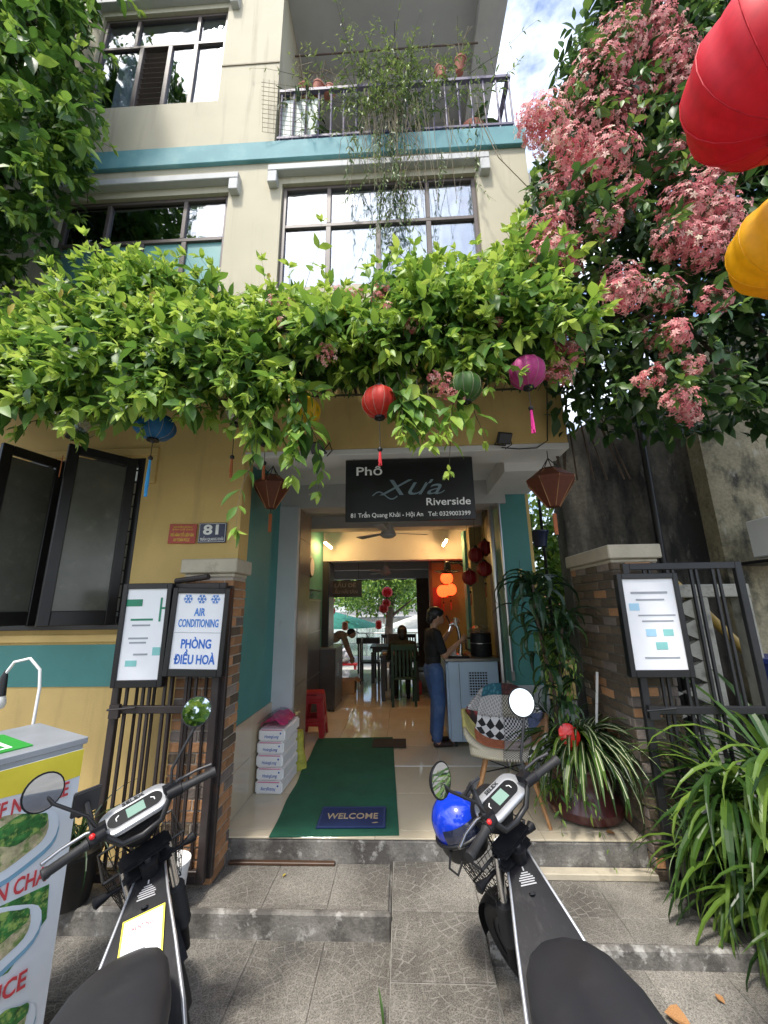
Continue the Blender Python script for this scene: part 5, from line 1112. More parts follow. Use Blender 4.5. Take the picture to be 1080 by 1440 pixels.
        for v, u0, u1 in ((.08, .1, .35), (.07, .6, .9), (.30, .12, .35), (.29, .42, .62), (.29, .68, .92), (.37, .4, .6), (.37, .66, .92), (.45, .1, .4), (.45, .42, .6), (.44, .66, .92), (.54, .38, .62)): ln.quad(q(u0, v) + n_ * .0003, q(u1, v) + n_ * .0003, q(u1, v + .014) + n_ * .0003, q(u0, v + .014) + n_ * .0003)
        ln.build('print_lines', 'ink_grey', so); MB().quad(q(.06, .33) + n_ * .0001, q(.94, .31) + n_ * .0001, q(.94, .40) + n_ * .0001, q(.06, .43) + n_ * .0001).build('print_band', 'panel_pale', so)
    # --- steered parts
    axle = ax(-.60, .055); wheel('front_wheel', axle, .225, T)
    fd = MB(T); fr = []
    for k in range(15): q = R(-5 + 12 * k); fr.append([axle + Vector((x, (.245 - abs(x) ** 2 * 4) * math.cos(q), (.245 - abs(x) ** 2 * 4) * math.sin(q))) for x in (-.06, -.045, -.02, 0, .02, .045, .06)])
    fd.loft(fr, cap=False, closed=False); fd.build('fender', 'plastic_black', t, smooth=60)
    for sg in (-1, 1):
        MB(T).tube([ax(.06, .05, sg * .085), ax(-.30, .05, sg * .085)], .0205, 14).build('fork_tube', 'chrome', t, smooth=50)
        g = MB(T); pts = []; rs = []
        for k in range(25): pts.append(ax(-.22 - .24 * k / 24, .05, sg * .085)); rs.append(.031 + .006 * math.sin(k * math.pi / 1.5) + .004)
        g.tube(pts, rs, 14); g.build('fork_gaiter', 'gaiter', t, smooth=60)
        MB(T).tube([ax(-.44, .05, sg * .085), ax(-.62, .055, sg * .078)], [.026, .022], 12).build('fork_leg', 'plastic_black', t, smooth=50)
        # grips, levers, switch clusters, signals, mirrors
        gp = ax(.30, -.02, 0); d = Vector((sg * .97, -.22, -.02)).normalized(); p0 = gp + Vector((sg * .175, .0, .03)); p1 = p0 + d * .14
        g = MB(T); g.tube([p0, p0 + d * .02, p0 + d * .118, p0 + d * .125, p1], [.021, .017, .0175, .021, .020], 14); g.build('grip', 'rubber', t, smooth=40)
        c = MB(T); c.tube([p0 - d * .06, p0 - d * .002], .023, 14); c.box(p0 - d * .045 + Vector((0, .015, .02)), (.05, .045, .03)); c.build('switch_housing', 'plastic_black', t, smooth=35)
        if sg < 0: MB(T).ball(p0 - d * .02 + Vector((0, -.018, .02)), .011, 10, 6).build('button', 'button_red', t, smooth=60)
        lv = MB(T); lv.tube([p0 - d * .05 + b * .03, p0 - d * .0 + b * .055, p0 + d * .08 + b * .06, p0 + d * .14 + b * .05], [.009, .008, .006, .008], 8); lv.build('brake_lever', 'plastic_grey' if sg > 0 else 'satin_metal', t, smooth=50)
        s0 = ax(-.05, .07, sg * .09); s1 = s0 + Vector((sg * .11, .0, .005)); sgn = MB(T); sgn.tube([s0, s0.lerp(s1, .5), s0.lerp(s1, .7), s1, s1 + (s1 - s0) * .08], [.009, .009, .016, .024, .012], 10); sgn.build('turn_signal', 'plastic_black', t, smooth=60)
        m0 = p0 - d * .04 + Vector((0, .01, .03)); m1 = m0 + Vector((sg * .02, .0, .06)); m2 = m0 + Vector((.155 if sg > 0 else -.105, .01, .18 if sg > 0 else .16)); mc = m2 + Vector((sg * .022, .0, .06))
        nm = Vector((-sg * .30, -.93, .16 if (sg > 0 and not sheet) else .36 if sg > 0 else -.13)).normalized(); mb = MB(T); mb.lathe([(.03, .024), (.058, .016), (.069, .002), (.069, -.003), (.064, -.003)], c=mc, axis=-nm, n=26); mir = mb.build('mirror', 'plastic_black', t, smooth=40)
        MB(T).lathe([(.0635, 0), (.0635, .0015)], c=mc + nm * .003, axis=nm, n=26).build('mirror_glass', 'mirror_glass', mir); MB(T).tube([m0, m1, m2, mc - nm * .012], .0065, 8).build('stalk', 'black', mir, smooth=60)
    # handlebar
    gp = ax(.30, -.02, 0)
    MB(T).tube([gp + Vector((-.175, 0, .03)), gp + Vector((-.13, .01, .03)), gp + Vector((-.075, .03, -.05)), gp + Vector((0, .035, -.065)), gp + Vector((.075, .03, -.05)), gp + Vector((.13, .01, .03)), gp + Vector((.175, 0, .03))], .0125, 12).build('handlebar', 'black', t, smooth=60)
    for s_, th in ((.085, .028), (.015, .025)):
        c = MB(T); p = ax(s_, .035); m3 = Matrix((Vector((1, 0, 0)), b, a)).transposed(); c.box(p, (.20, .085, th), m3); c.build('triple_clamp', 'plastic_black', t, bev=.012, seg=2)
    bl = MB(T)
    for x in (-.075, 0, .075): bl.lathe([(.014, .07), (.014, .082), (.006, .083)], c=ax(.0, .04 if x else .0, x), axis=a, n=8)
    bl.build('bolts', 'satin_metal', t)
    MB(T).tube([ax(-.08, 0), ax(.07, 0)], .034, 16).build('steering_stem', 'plastic_black', t, smooth=50)
    # dashboard
    n2 = Vector((0, -.50, .866)).normalized(); u2 = Vector((1, 0, 0)); v2 = n2.cross(u2); dc = ax(.275, .03) + Vector((0, .02, .03))
    hb2 = MB(T); hb2.loft([stadium(dc - n2 * .055, u2, v2, .06, .045), stadium(dc - n2 * .03, u2, v2, .072, .06), stadium(dc - n2 * .004, u2, v2, .074, .064), stadium(dc, u2, v2, .074, .062)]); da = hb2.build('dashboard', 'plastic_black', t, smooth=45)
    r_ = MB(T); r_.loft([stadium(dc - n2 * .012, u2, v2, .074, .0655), stadium(dc + n2 * .004, u2, v2, .074, .0655), stadium(dc + n2 * .007, u2, v2, .074, .062), stadium(dc + n2 * .003, u2, v2, .068, .036)], cap=False); r_.build('bezel', 'dash_silver', da, smooth=50)
    MB(T).loft([stadium(dc + n2 * .0022, u2, v2, .068, .0362), stadium(dc + n2 * .0032, u2, v2, .068, .036)]).build('dash_face', 'dash_face', da)
    k_ = dc + n2 * .0042; MB(T).add([k_ + u2 * x + v2 * y for x, y in ((-.034, -.024), (.034, -.024), (.034, .024), (-.034, .024))], [(0, 1, 2, 3)]).build('lcd_screen', 'lcd', da)
    for sg in (-1, 1): MB(T).tube([k_ + u2 * (sg * .06) + v2 * .014, k_ + u2 * (sg * .072) + v2 * .006, k_ + u2 * (sg * .072) - v2 * .008], .0022, 5).build('arrow_mark', 'ink_white', da)
    tx = link('lettering', text_mesh('SELEX', .015, 'dash_face', .085, 0, .0006, .03), da); tx.matrix_local = T @ (Matrix.Translation(dc + n2 * .0068 + v2 * .0505) @ Matrix((u2, -n2, v2)).transposed().to_4x4())
    # headlight
    h_ = MB(T); hc = ax(.17, .13); h_.lathe([(.03, -.10), (.07, -.07), (.092, -.01), (.095, .03), (.088, .05)], c=hc, axis=b.lerp(Vector((0, 1, 0)), .5), n=26); hl = h_.build('headlight', 'plastic_black', t, smooth=45)
    MB(T).lathe([(.085, 0), (.06, .018), (.01, .026)], c=hc + b * .045, axis=b.lerp(Vector((0, 1, 0)), .5), n=24).build('lens', 'glass_clear', hl, smooth=50)
    # phone holder
    ph = MB(T); pc = gp + (Vector((-.12, .07, .15)) if holder == 'tilted' else Vector((-.15, .08, .16))); rm = Euler((R(-40 if holder == 'tilted' else -62), R(12), R(15))).to_matrix(); ph.box(pc, (.07, .10, .014) if holder == 'tilted' else (.095, .105, .016), rm); ph.box(pc + rm @ Vector((0, .0, .011)), (.034, .03, .008) if holder != 'tilted' else (.022, .05, .010), rm); ph.box(pc + rm @ Vector((0, .055, .006)), (.05, .012, .03), rm)
    hd_ = ph.build('phone_holder', 'plastic_grey', t, bev=.005, seg=2); MB(T).tube([pc + rm @ Vector((0, 0, -.01)), gp + Vector((-.15, .01, .04))], .011, 8).build('holder_arm', 'black', hd_)
    # basket
    bk = MB(T); bc_ = ax(-.02, .19); tw, td, bw, bd, hh = .16, .115, .115, .08, .20; up = Vector((0, -.15, .99)); fw = Vector((0, .99, .15)); rt = Vector((1, 0, 0))
    loop = lambda wv, dv, z: [bc_ + rt * (wv * sx) + fw * (dv * sy) + up * z for sx, sy in ((-1, -1), (1, -1), (1, 1), (-1, 1), (-1, -1))]
    bk.tube(loop(tw, td, 0), .006, 6); bk.tube(loop(bw, bd, -hh), .005, 6); ba_ = bk.build('basket', 'black', t)
    wi = MB(T)
    for k in range(1, 5): z = -hh * k / 5; f_ = k / 5; wi.tube(loop(tw + (bw - tw) * f_, td + (bd - td) * f_, z), .0022, 4, cap=False)
    for sx, sy in [(x / 5, s2) for x in range(-5, 6) for s2 in (-1, 1)] + [(s2, y / 3) for y in range(-3, 4) for s2 in (-1, 1)]: wi.tube([bc_ + rt * (tw * sx) + fw * (td * sy), bc_ + rt * (bw * sx) + fw * (bd * sy) - up * hh], .0022, 4, cap=False)
    for x in range(-4, 5): wi.tube([bc_ + rt * (bw * x / 5) - fw * bd - up * hh, bc_ + rt * (bw * x / 5) + fw * bd - up * hh], .0022, 4, cap=False)
    wi.build('basket_wires', 'black', ba_, kind='stuff')
    # control cables
    for i, sg in enumerate((-1, 1, 1)):
        p0 = gp + Vector((sg * .16, .03, .03)); MB(T).tube([p0, p0 + Vector((-sg * .04, .06, -.03)), ax(.05, .12, sg * .05), ax(-.12, .06, sg * .02 * (i + 1))], .0045, 6).build('cable', 'black', t, smooth=60)
    t['_T'] = 0; del t['_T']
    return t, T
def in_world(loc, heading, lean, p): return Vector(loc) + Euler((0, R(lean), R(heading))).to_matrix() @ Vector(p)
SR = ((.635, 2.14, -.285), 1.5, -10); SL = ((-1.01, 2.06, -.285), 21, -10)
s1, T1 = scooter('black electric scooter on the right with a blue helmet in front', *SR, 33, holder='tilted')
s2, T2 = scooter('black electric scooter on the left with a rental notice on its spine', *SL, 22, sheet=True, holder='flat')
# helmet resting in the right scooter's basket
hp_ = in_world(*SR, T1 @ Vector((-.08, .27, .93)))
hm = thing('motorcycle_helmet', 'glossy blue open helmet with a dark visor resting on the right scooter', 'helmet', hp_, (R(-15), R(-20), R(40)))
rings = []
for i in range(13):
    th = math.pi * .60 * i / 12 + .02; rings.append([Vector((.118 * math.sin(th) * math.cos(q), .135 * math.sin(th) * math.sin(q), .125 * math.cos(th))) for q in [2 * math.pi * k / 28 for k in range(28)]])
MB().loft(rings).build('shell', 'helmet_blue', hm, smooth=60)
rings = []
for i in range(5):
    th = math.pi * (.42 + .06 * i); rings.append([Vector((.126 * math.sin(th) * math.cos(q), .145 * math.sin(th) * math.sin(q), .132 * math.cos(th))) for q in [math.pi * (-.92 + .84 * k / 18) for k in range(19)]])
MB().loft(rings, cap=False, closed=False).build('visor', 'visor', hm, smooth=60)
rm_ = MB(); rm_.tube([Vector((.121 * math.cos(q), .138 * math.sin(q), -.04)) for q in [2 * math.pi * k / 28 for k in range(29)]], .009, 8); rm_.build('rim', 'black', hm, smooth=60)
MB().loft([[Vector((.112 * s_ * math.cos(q), .128 * s_ * math.sin(q), z)) for q in [2 * math.pi * k / 24 for k in range(24)]] for s_, z in ((1, -.03), (1.02, -.09), (.9, -.13))]).build('padding', 'black', hm, smooth=60)
MB().tube([(-.11, -.02, -.06), (-.17, -.05, -.09), (-.16, -.08, -.12), (-.1, -.06, -.11)], .006, 6).build('strap', 'black', hm)
ic = in_world(*SR, T1 @ Vector((.07, .27, .60)))
tagt(MB().lathe([(.03, 0), (.045, .11), (.043, .11)], n=16, c=ic).build('paper_cup', 'paper_white', smooth=40), 'crumpled white paper cup lying in the right scooter basket', 'cup')
bu = thing('white_bucket', 'white plastic bucket behind the left scooter at the brown gate', 'bucket', (-1.46, 2.80, -.155)); MB().lathe([(.085, 0), (.105, .24), (.112, .245), (.112, .262), (.10, .26)], n=24).build('pail', 'white_plastic', bu, smooth=40); MB().lathe([(.108, 0), (.108, .02)], c=(0, 0, .22), n=24).build('rib', 'white_plastic', bu)

# ------------------------------------------------------------------ food stand with printed banner, and the bulb on its pole
fs = thing('food_stand', 'food stand with a printed noodle and rice banner at the left edge', 'food stand', (-1.575, 2.07, -.285), (0, 0, R(63)))
# local x runs towards the viewer-left along the banner, -y faces the viewer-right ... the banner faces local +y side
mat('banner_white', (.66, .70, .74), .4, var=.06, scale=4, bump=.15, bscale=8); mat('banner_yellow', (.72, .60, .05), .4, var=.08); mat('food_green', (.03, .14, .03), .5, var=.8, scale=30, stain=((.30, .42, .10), 28, .5, .6, .9)); mat('food_soup', (.42, .38, .22), .4, var=.5, scale=24, stain=((.10, .20, .04), 22, .5, .6, .9), stain2=((.62, .5, .36), 30, .55, .65, .9)); mat('bowl_white', (.66, .72, .78), .3, var=.05); mat('bowl_blue', (.20, .38, .52), .3); mat('stand_grey', (.36, .38, .41), .35, metal=.3, var=.1); mat('card_green', (.03, .30, .04), .4, var=.1); mat('ink_crimson', (.50, .05, .06), .5)
W_, Hh = 1.05, 1.29
MB().b2(-W_, 0, 0, .5, 0, Hh - .03).build('body', 'stand_grey', fs)
MB().b2(-W_ - .02, .015, -.012, .52, Hh - .03, Hh).build('counter', 'stand_grey', fs, bev=.004)
MB().b2(-W_, 0, -.014, -.004, .05, Hh - .05).build('banner', 'banner_white', fs)
MB().prism([(-W_, -.016, Hh - .05), (0, -.016, Hh - .05), (0, -.016, Hh - .165), (-.12, -.016, Hh - .17), (-.3, -.016, Hh - .155), (-.6, -.016, Hh - .145), (-W_, -.016, Hh - .15)], (0, 0, 0), (0, .0015, 0)).build('yellow_band', 'banner_yellow', fs)
def disc(cx, cz, rx, rz, m, y, name='print'):
    n = 28; MB().prism([(cx + rx * math.cos(q), y, cz + rz * math.sin(q) + .006 * math.sin(5 * q)) for q in [2 * math.pi * k / n for k in range(n)]], (0, 0, 0), (0, .0012, 0)).build(name, m, fs)
for cx, cz, s_ in ((-.26, Hh - .345, .85), (-.27, Hh - .69, .85), (-.20, Hh - 1.04, .7)):
    disc(cx, cz - .02 * s_, .24 * s_, .15 * s_, 'bowl_blue', -.0165); disc(cx, cz, .235 * s_, .145 * s_, 'bowl_white', -.018); disc(cx - .01, cz + .012, .20 * s_, .118 * s_, 'food_soup', -.0195); disc(cx + .05, cz + .045, .12 * s_, .06 * s_, 'food_green', -.021); disc(cx - .08, cz + .02, .08 * s_, .05 * s_, 'food_green', -.021)
MB().prism([(-.50, -.0160, Hh - .55), (-.06, -.0160, Hh - .57), (-.05, -.0160, Hh - .70), (-.16, -.0160, Hh - .82), (-.5, -.0160, Hh - .80)], (0, 0, 0), (0, .001, 0)).build('print', 'food_green', fs)
text('BEEF NOODLE', .058, 'ink_crimson', fs, (-.205, -.022, Hh - .205), w=.32, bold=.02); text('BUN CHA', .06, 'ink_crimson', fs, (-.20, -.022, Hh - .52), w=.24, bold=.02); text('RICE', .062, 'ink_crimson', fs, (-.16, -.022, Hh - .88), w=.13, bold=.02)
cg = MB().b2(-.75, -.18, .06, .40, Hh + .001, Hh + .006).build('menu_card', 'card_green', fs); MB().b2(-.70, -.24, .10, .36, Hh + .0065, Hh + .007).build('card_print', 'paper_white', cg); MB().b2(-.68, -.26, .12, .34, Hh + .0075, Hh + .008).build('card_print', 'card_green', cg)
blp = thing('lamp_pole', 'curved white pole with a bare bulb in a black socket at the left edge', 'lamp', (-2.32, 2.60, -.285))
B = MB(); B.tube([(0, 0, 0), (0, 0, 1.42), (-.02, 0, 1.53), (-.08, -.02, 1.60), (-.17, -.03, 1.58), (-.215, -.03, 1.51)], .009, 10); B.build('pole', 'white_plastic', blp, smooth=60)
MB().tube([(-.215, -.03, 1.53), (-.22, -.03, 1.49), (-.22, -.03, 1.38)], [.008, .02, .027], 12).build('socket', 'black', blp, smooth=40); mat('bulb_white', (.82, .82, .78), .2, var=0, transl=.3)
MB().lathe([(.022, .02), (.03, -.0), (.036, -.03), (.03, -.055), (.012, -.066)], c=(-.22, -.03, 1.365), n=16).build('bulb', 'bulb_white', blp, smooth=60)
MB().tube([(0, -.01, 1.1), (-.03, -.03, 1.0), (.0, -.02, .85)], .006, 6).build('cable', 'black', blp)
MB().tube([(.01, -.02, .95), (-.02, -.03, 1.08), (.03, -.03, 1.16)], .005, 6).build('cable', 'black', blp)
# ------------------------------------------------------------------ entrance: mats, tissue packs, armchair
def ribbed(name, col, sc, col2=None):
    m = mat(name, col, .9, var=.15, scale=4, stain=((col[0] * 1.8 + .02, col[1] * 1.5 + .02, col[2] * 1.5 + .02), 60, .66, .72, .5)); n = m.node_tree; l = n.links.new
    w_ = n.nodes.new('ShaderNodeTexWave'); w_.inputs['Scale'].default_value = sc; t = n.nodes.new('ShaderNodeTexCoord'); l(t.outputs['Object'], w_.inputs[0]); b = n.nodes.new('ShaderNodeBump'); b.inputs['Strength'].default_value = .6; b.inputs['Distance'].default_value = .004; l(w_.outputs[0], b.inputs['Height']); l(b.outputs[0], n.nodes['Principled BSDF'].inputs['Normal'])
ribbed('mat_green', (.012, .105, .062), 40); ribbed('mat_blue', (.012, .030, .115), 60); ribbed('mat_grey', (.045, .038, .036), 50); mat('mat_letters', (.42, .34, .22), .8); mat('mat_border', (.03, .055, .16), .85)
gm = thing('green_runner', 'long green ribbed runner leading into the entrance', 'mat', (-.585, 4.395, .001), (0, 0, R(2.6)))
B = MB(); n = 24; rows = []
for i in range(n + 1):
    y = -1.1 + 2.2 * i / n; z = .008 + .003 * math.sin(i * 1.1); rows.append([(-.47 + .006 * math.sin(i * .8), y, 0), (-.47 + .006 * math.sin(i * .8), y, z), (.47, y, z + .001 * math.sin(i)), (.47, y, 0)])
B.loft(rows); B.build('runner', 'mat_green', gm)
wm_ = thing('welcome_mat', 'dark blue doormat reading WELCOME on the green runner', 'mat', (-.43, 3.535, .014), (0, 0, R(1.5)))
MB().b2(-.26, .26, -.16, .16, 0, .008).build('pile', 'mat_blue', wm_, bev=.003); bd = MB()
for a in ((-.25, .25, .143, .15), (-.25, .25, -.15, -.143), (-.25, -.243, -.142, .142), (.243, .25, -.142, .142)): bd.b2(a[0], a[1], a[2], a[3], .008, .0088)
bd.build('border', 'mat_border', wm_); o = text('WELCOME', .085, 'mat_letters', wm_, (0, .0, .0092), w=.40, bold=.01); o.rotation_euler = (R(-90), 0, 0)
o = link('mat_motif', leaf_template()[0] is not None and tmpl_to_mesh('mat_motif', leaf_template(wd=.3, fold=0, droop=0), 'mat_letters'), wm_); o.location = (.15, -.10, .0095); o.scale = (.06, .06, .02); o.rotation_euler = (0, 0, R(-80))
tagt(MB().b2(-.40, .0, 5.12, 5.42, .013, .02).build('grey_doormat', 'mat_grey'), 'small dark grey doormat at the inner end of the green runner', 'mat')
tagt(MB().b2(-1.28, -.52, 3.245, 3.28, -.155, -.135).build('wood_strip', 'wood_dark', bev=.004), 'brown wooden strip lying at the foot of the left step', 'strip'); tagt(MB().b2(.80, 1.66, 3.20, 3.278, -.195, -.155).build('marble_strip', 'cap_stone', bev=.005), 'pale stone strip lying at the foot of the right step', 'strip')
mat('pack_white', (.80, .80, .79), .4, var=.03, bump=.1, bscale=20); mat('pack_pink', (.72, .03, .22), .4, var=.1); mat('pack_blue', (.03, .10, .42), .5)
for i in range(5):
    z = .003 + .106 * i; t = thing('tissue_pack', 'white tissue pack with blue lettering, %s of its stack' % ('bottom', 'second from the bottom', 'middle', 'second from the top', 'topmost')[i], 'tissue pack', (-1.235 + .006 * math.sin(i * 2), 3.94, z), (0, 0, R(-2 + 1.1 * math.sin(i * 3))), group='tissue packs stacked by the dado')
    MB().b2(-.125, .125, 0, .46, 0, .102).build('pack', 'pack_white', t, bev=.014, seg=3); MB().b2(-.1, .1, -.0012, .0, .094, .099).build('pink_edge', 'pack_pink', t)
    text('HoàngLong', .026, 'pack_blue', t, (0, -.0015, .040), w=.135, shear=.25, rot=(0, R(180) if i == 0 else 0, 0)); disc_ = MB().lathe([(.008, 0), (.008, .001)], c=(.085, -.0015, .068), axis=(0, -1, 0), n=10); disc_.build('mark', 'pack_blue', t)
tb = thing('pink_tissue_bundle', 'pink tissue bundle in crinkled plastic film on top of the white packs', 'tissue bundle', (-1.235, 3.94, .536))
B = MB(); rows = []
for i in range(9):
    y = .02 + .42 * i / 8; rows.append([(x, y, .01 + .05 * (1 - (x / .12) ** 2) + .012 * math.sin(i * 2.3 + x * 60)) for x in [-.115 + .23 * k / 8 for k in range(9)]])
B.loft(rows, cap=False, closed=False); B.build('tissue', 'pack_pink', tb, smooth=30)
B = MB(); rows = []
for i in range(14):
    y = -.012 + .5 * i / 13; rows.append([(x * (1 + .04 * math.sin(i * 3 + k)), y, .022 + .062 * (1 - abs(x / .14) ** 2.5) + rng.normal(0, .007)) for k, x in enumerate([-.14 + .28 * q / 13 for q in range(14)])])
B.loft(rows, cap=False, closed=False); B.build('plastic_wrap', 'plastic_film', tb, smooth=12)
mat('bag_yellow', (.42, .40, .06), .6, var=.3, scale=20)
bg_ = MB(); rows = []
for i in range(8):
    z = .36 * i / 7; w__ = .09 * (1 - .55 * (i / 7)) ; rows.append([Vector((w__ * math.cos(q) * (1 + .12 * math.sin(3 * q + i)), .06 * math.sin(q), z)) for q in [2 * math.pi * k / 12 for k in range(12)]])
bg_.loft(rows); o = bg_.build('yellow_sack', 'bag_yellow', smooth=30); o.location = (-1.12, 4.52, 0); tagt(o, 'crumpled yellow sack standing behind the tissue packs', 'sack')

# patchwork armchair
ach = thing('patchwork_armchair', 'patchwork fabric tub armchair on splayed wooden legs', 'armchair', (.84, 3.74, 0), (0, 0, R(-14)))
def fabric(name, c1, c2, sc, kind='check'):
    m = bpy.data.materials.new(name); m.use_nodes = True; n = m.node_tree; l = n.links.new; P_ = n.nodes['Principled BSDF']; t = n.nodes.new('ShaderNodeTexCoord'); mp_ = n.nodes.new('ShaderNodeMapping'); mp_.inputs['Scale'].default_value = (2.4, 2.4, 2.4); l(t.outputs['UV'], mp_.inputs[0])
    if kind == 'check': q = n.nodes.new('ShaderNodeTexChecker'); q.inputs['Scale'].default_value = sc; q.inputs[1].default_value = c1 + (1,); q.inputs[2].default_value = c2 + (1,); mp_.inputs['Rotation'].default_value = (0, 0, R(45) if sc < 20 else 0); l(mp_.outputs[0], q.inputs[0]); out = q.outputs[0]
    else:
        q = n.nodes.new('ShaderNodeTexVoronoi' if kind == 'cells' else 'ShaderNodeTexBrick'); q.inputs['Scale'].default_value = sc; l(mp_.outputs[0], q.inputs[0])
        if kind == 'cells': r_ = n.nodes.new('ShaderNodeValToRGB'); r_.color_ramp.elements[0].color = c1 + (1,); r_.color_ramp.elements[1].color = c2 + (1,); r_.color_ramp.elements[0].position = .25; r_.color_ramp.elements[1].position = .5; l(q.outputs['Distance'], r_.inputs[0]); out = r_.outputs[0]
        else:
            q.inputs['Color1'].default_value = c1 + (1,); q.inputs['Color2'].default_value = c1 + (1,); q.inputs['Mortar'].default_value = c2 + (1,); q.inputs['Mortar Size'].default_value = .06; q.inputs['Row Height'].default_value = .5; mp_.inputs['Rotation'].default_value = (0, 0, R(45)); out = q.outputs[0]
    l(out, P_.inputs['Base Color']); P_.inputs['Roughness'].default_value = .95; nz_ = n.nodes.new('ShaderNodeTexNoise'); nz_.inputs['Scale'].default_value = 250; b = n.nodes.new('ShaderNodeBump'); b.inputs['Strength'].default_value = .4; b.inputs['Distance'].default_value = .003; l(nz_.outputs[0], b.inputs['Height']); l(b.outputs[0], P_.inputs['Normal']); M[name] = m
fabric('fab_teal', (.06, .20, .24), (.02, .10, .14), 9, 'cells'); fabric('fab_maroon', (.10, .035, .03), (.05, .02, .02), 9, 'cells'); fabric('fab_grey', (.30, .29, .28), (.55, .54, .52), 6, 'grid'); fabric('fab_houndstooth', (.40, .37, .30), (.10, .095, .08), 24); fabric('fab_diamond', (.65, .64, .62), (.02, .02, .02), 5); fabric('fab_bw', (.55, .55, .55), (.03, .03, .04), 20); fabric('fab_orange', (.48, .16, .07), (.40, .12, .05), 12, 'cells'); fabric('fab_cream', (.50, .45, .33), (.42, .38, .27), 26); fabric('fab_yellow', (.48, .42, .14), (.40, .36, .12), 16, 'cells'); fabric('fab_blue', (.14, .17, .28), (.10, .13, .24), 10, 'cells'); fabric('fab_pink', (.42, .36, .34), (.36, .30, .29), 10, 'cells'); fabric('fab_red', (.30, .05, .05), (.03, .02, .02), 3, 'cells'); fabric('fab_brown', (.32, .18, .09), (.28, .15, .07), 9, 'cells')
def shell(u, v):
    # u across -1..1, v from the seat front 0 to the top of the back 1
    pts = [(-.27, .425), (-.20, .455), (.0, .43), (.13, .43), (.20, .50), (.245, .62), (.28, .74), (.30, .84)]
    k = v * (len(pts) - 1); i = min(int(k), len(pts) - 2); f = k - i; f2 = f * f * (3 - 2 * f) * .4 + f * .6; y = pts[i][0] + (pts[i + 1][0] - pts[i][0]) * f2; z = pts[i][1] + (pts[i + 1][1] - pts[i][1]) * f2
    arm = max(0, min(1, (v - .02) / .3)) * max(0, 1 - max(0, v - .42) / .38); a = abs(u)
    hw = .265 + .055 * arm - .06 * max(0, v - .75) / .25 - .02 * (1 - v)
    z += arm * .235 * a ** 3.2; z -= .09 * max(0, (v - .8) / .2) * a ** 3
    y -= (.20 * a ** 2.4) * max(0, min(1, (v - .4) / .3)) * (1 - .35 * max(0, (v - .75) / .25))
    if v < .1: y += .05 * a ** 2
    return Vector((hw * math.copysign(a ** .9, u), y, z))
def patch(m, u0, u1, v0, v1):
    me = bpy.data.meshes.new('fabric_patch'); nu, nv = 8, 8; vs = []; uv = []
    for j in range(nv + 1):
        for i in range(nu + 1): u = u0 + (u1 - u0) * i / nu; v = v0 + (v1 - v0) * j / nv; vs.append(shell(u, v)); uv.append((u * .5, v))
    fs_ = [(j * (nu + 1) + i, j * (nu + 1) + i + 1, (j + 1) * (nu + 1) + i + 1, (j + 1) * (nu + 1) + i) for j in range(nv) for i in range(nu)]
    me.from_pydata(vs, [], fs_); ul = me.uv_layers.new(name='uv')
    for lp_ in me.loops: ul.data[lp_.index].uv = uv[lp_.vertex_index]
    me.materials.append(M[m]); me.polygons.foreach_set('use_smooth', [True] * len(me.polygons)); o = link('fabric_patch', me, ach); s_ = o.modifiers.new('s', 'SOLIDIFY'); s_.thickness = .022; s_.offset = -1
for a in (('fab_cream', -1, -.05, 0, .2), ('fab_houndstooth', -.05, .55, 0, .2), ('fab_diamond', .55, 1, 0, .2), ('fab_yellow', -1, -.72, .2, .5), ('fab_orange', -.72, -.02, .2, .42), ('fab_pink', -.02, .6, .2, .42), ('fab_brown', .6, 1, .2, .5), ('fab_diamond', -.72, -.02, .42, .66), ('fab_bw', -.02, .6, .42, .66), ('fab_red', -1, -.72, .5, .7), ('fab_blue', .6, 1, .5, .72), ('fab_grey', -.72, -.02, .66, .87), ('fab_houndstooth', -.02, .6, .66, .87), ('fab_teal', -.72, -.02, .87, 1), ('fab_maroon', -.02, .6, .87, 1), ('fab_grey', -1, -.72, .7, 1), ('fab_bw', .6, 1, .72, 1)): patch(*a)
for sx, sy in ((-1, -1), (1, -1), (1, 1), (-1, 1)): MB().tube([(sx * .13, sy * .11, .405), (sx * .25, sy * .22 - .02, 0)], [.018, .011], 10).build('leg', 'wood', ach, smooth=40)
br_ = MB(); br_.tube([(-.13, -.11, .40), (.13, .11, .40)], .007, 6); br_.tube([(.13, -.11, .40), (-.13, .11, .40)], .007, 6); br_.tube([(-.17, -.15, .28), (.17, .13, .28)], .004, 6); br_.tube([(.17, -.15, .28), (-.17, .13, .28)], .004, 6); br_.build('cross_brace', 'black', ach); ach.scale = (1.12, 1.12, 1.06)

# ------------------------------------------------------------------ drinks fridge, tap tower, kettle
mat('fridge_blue', (.40, .52, .66), .35, var=.04); mat('counter_steel', (.25, .24, .22), .3, metal=.8)
fr = thing('drinks_fridge', 'pale blue counter fridge with a vent grille and steel top', 'fridge', (.83, 5.45, 0))
MB().b2(-.30, .30, -.33, .33, .07, .95).build('cabinet', 'fridge_blue', fr, bev=.008); MB().b2(-.325, -.302, -.325, .33, .10, .93).build('side_door', 'fridge_blue', fr, bev=.004); MB().b2(-.335, .32, -.345, .345, .952, .99).build('worktop', 'counter_steel', fr, bev=.005); MB().b2(-.17, -.165, -.3335, -.330, .09, .93).build('seam', 'plastic_grey', fr)
gl = MB().b2(-.06, .17, -.334, -.330, .56, .83).build('vent_grille', 'black', fr)
for i in range(9): MB().b2(-.06, .17, -.340, -.334, .563 + .03 * i, .573 + .03 * i).build('slat', 'fridge_blue', gl)
for i in range(8): MB().b2(-.058 + .0315 * i, -.051 + .0315 * i, -.342, -.334, .56, .83).build('slat', 'fridge_blue', gl)
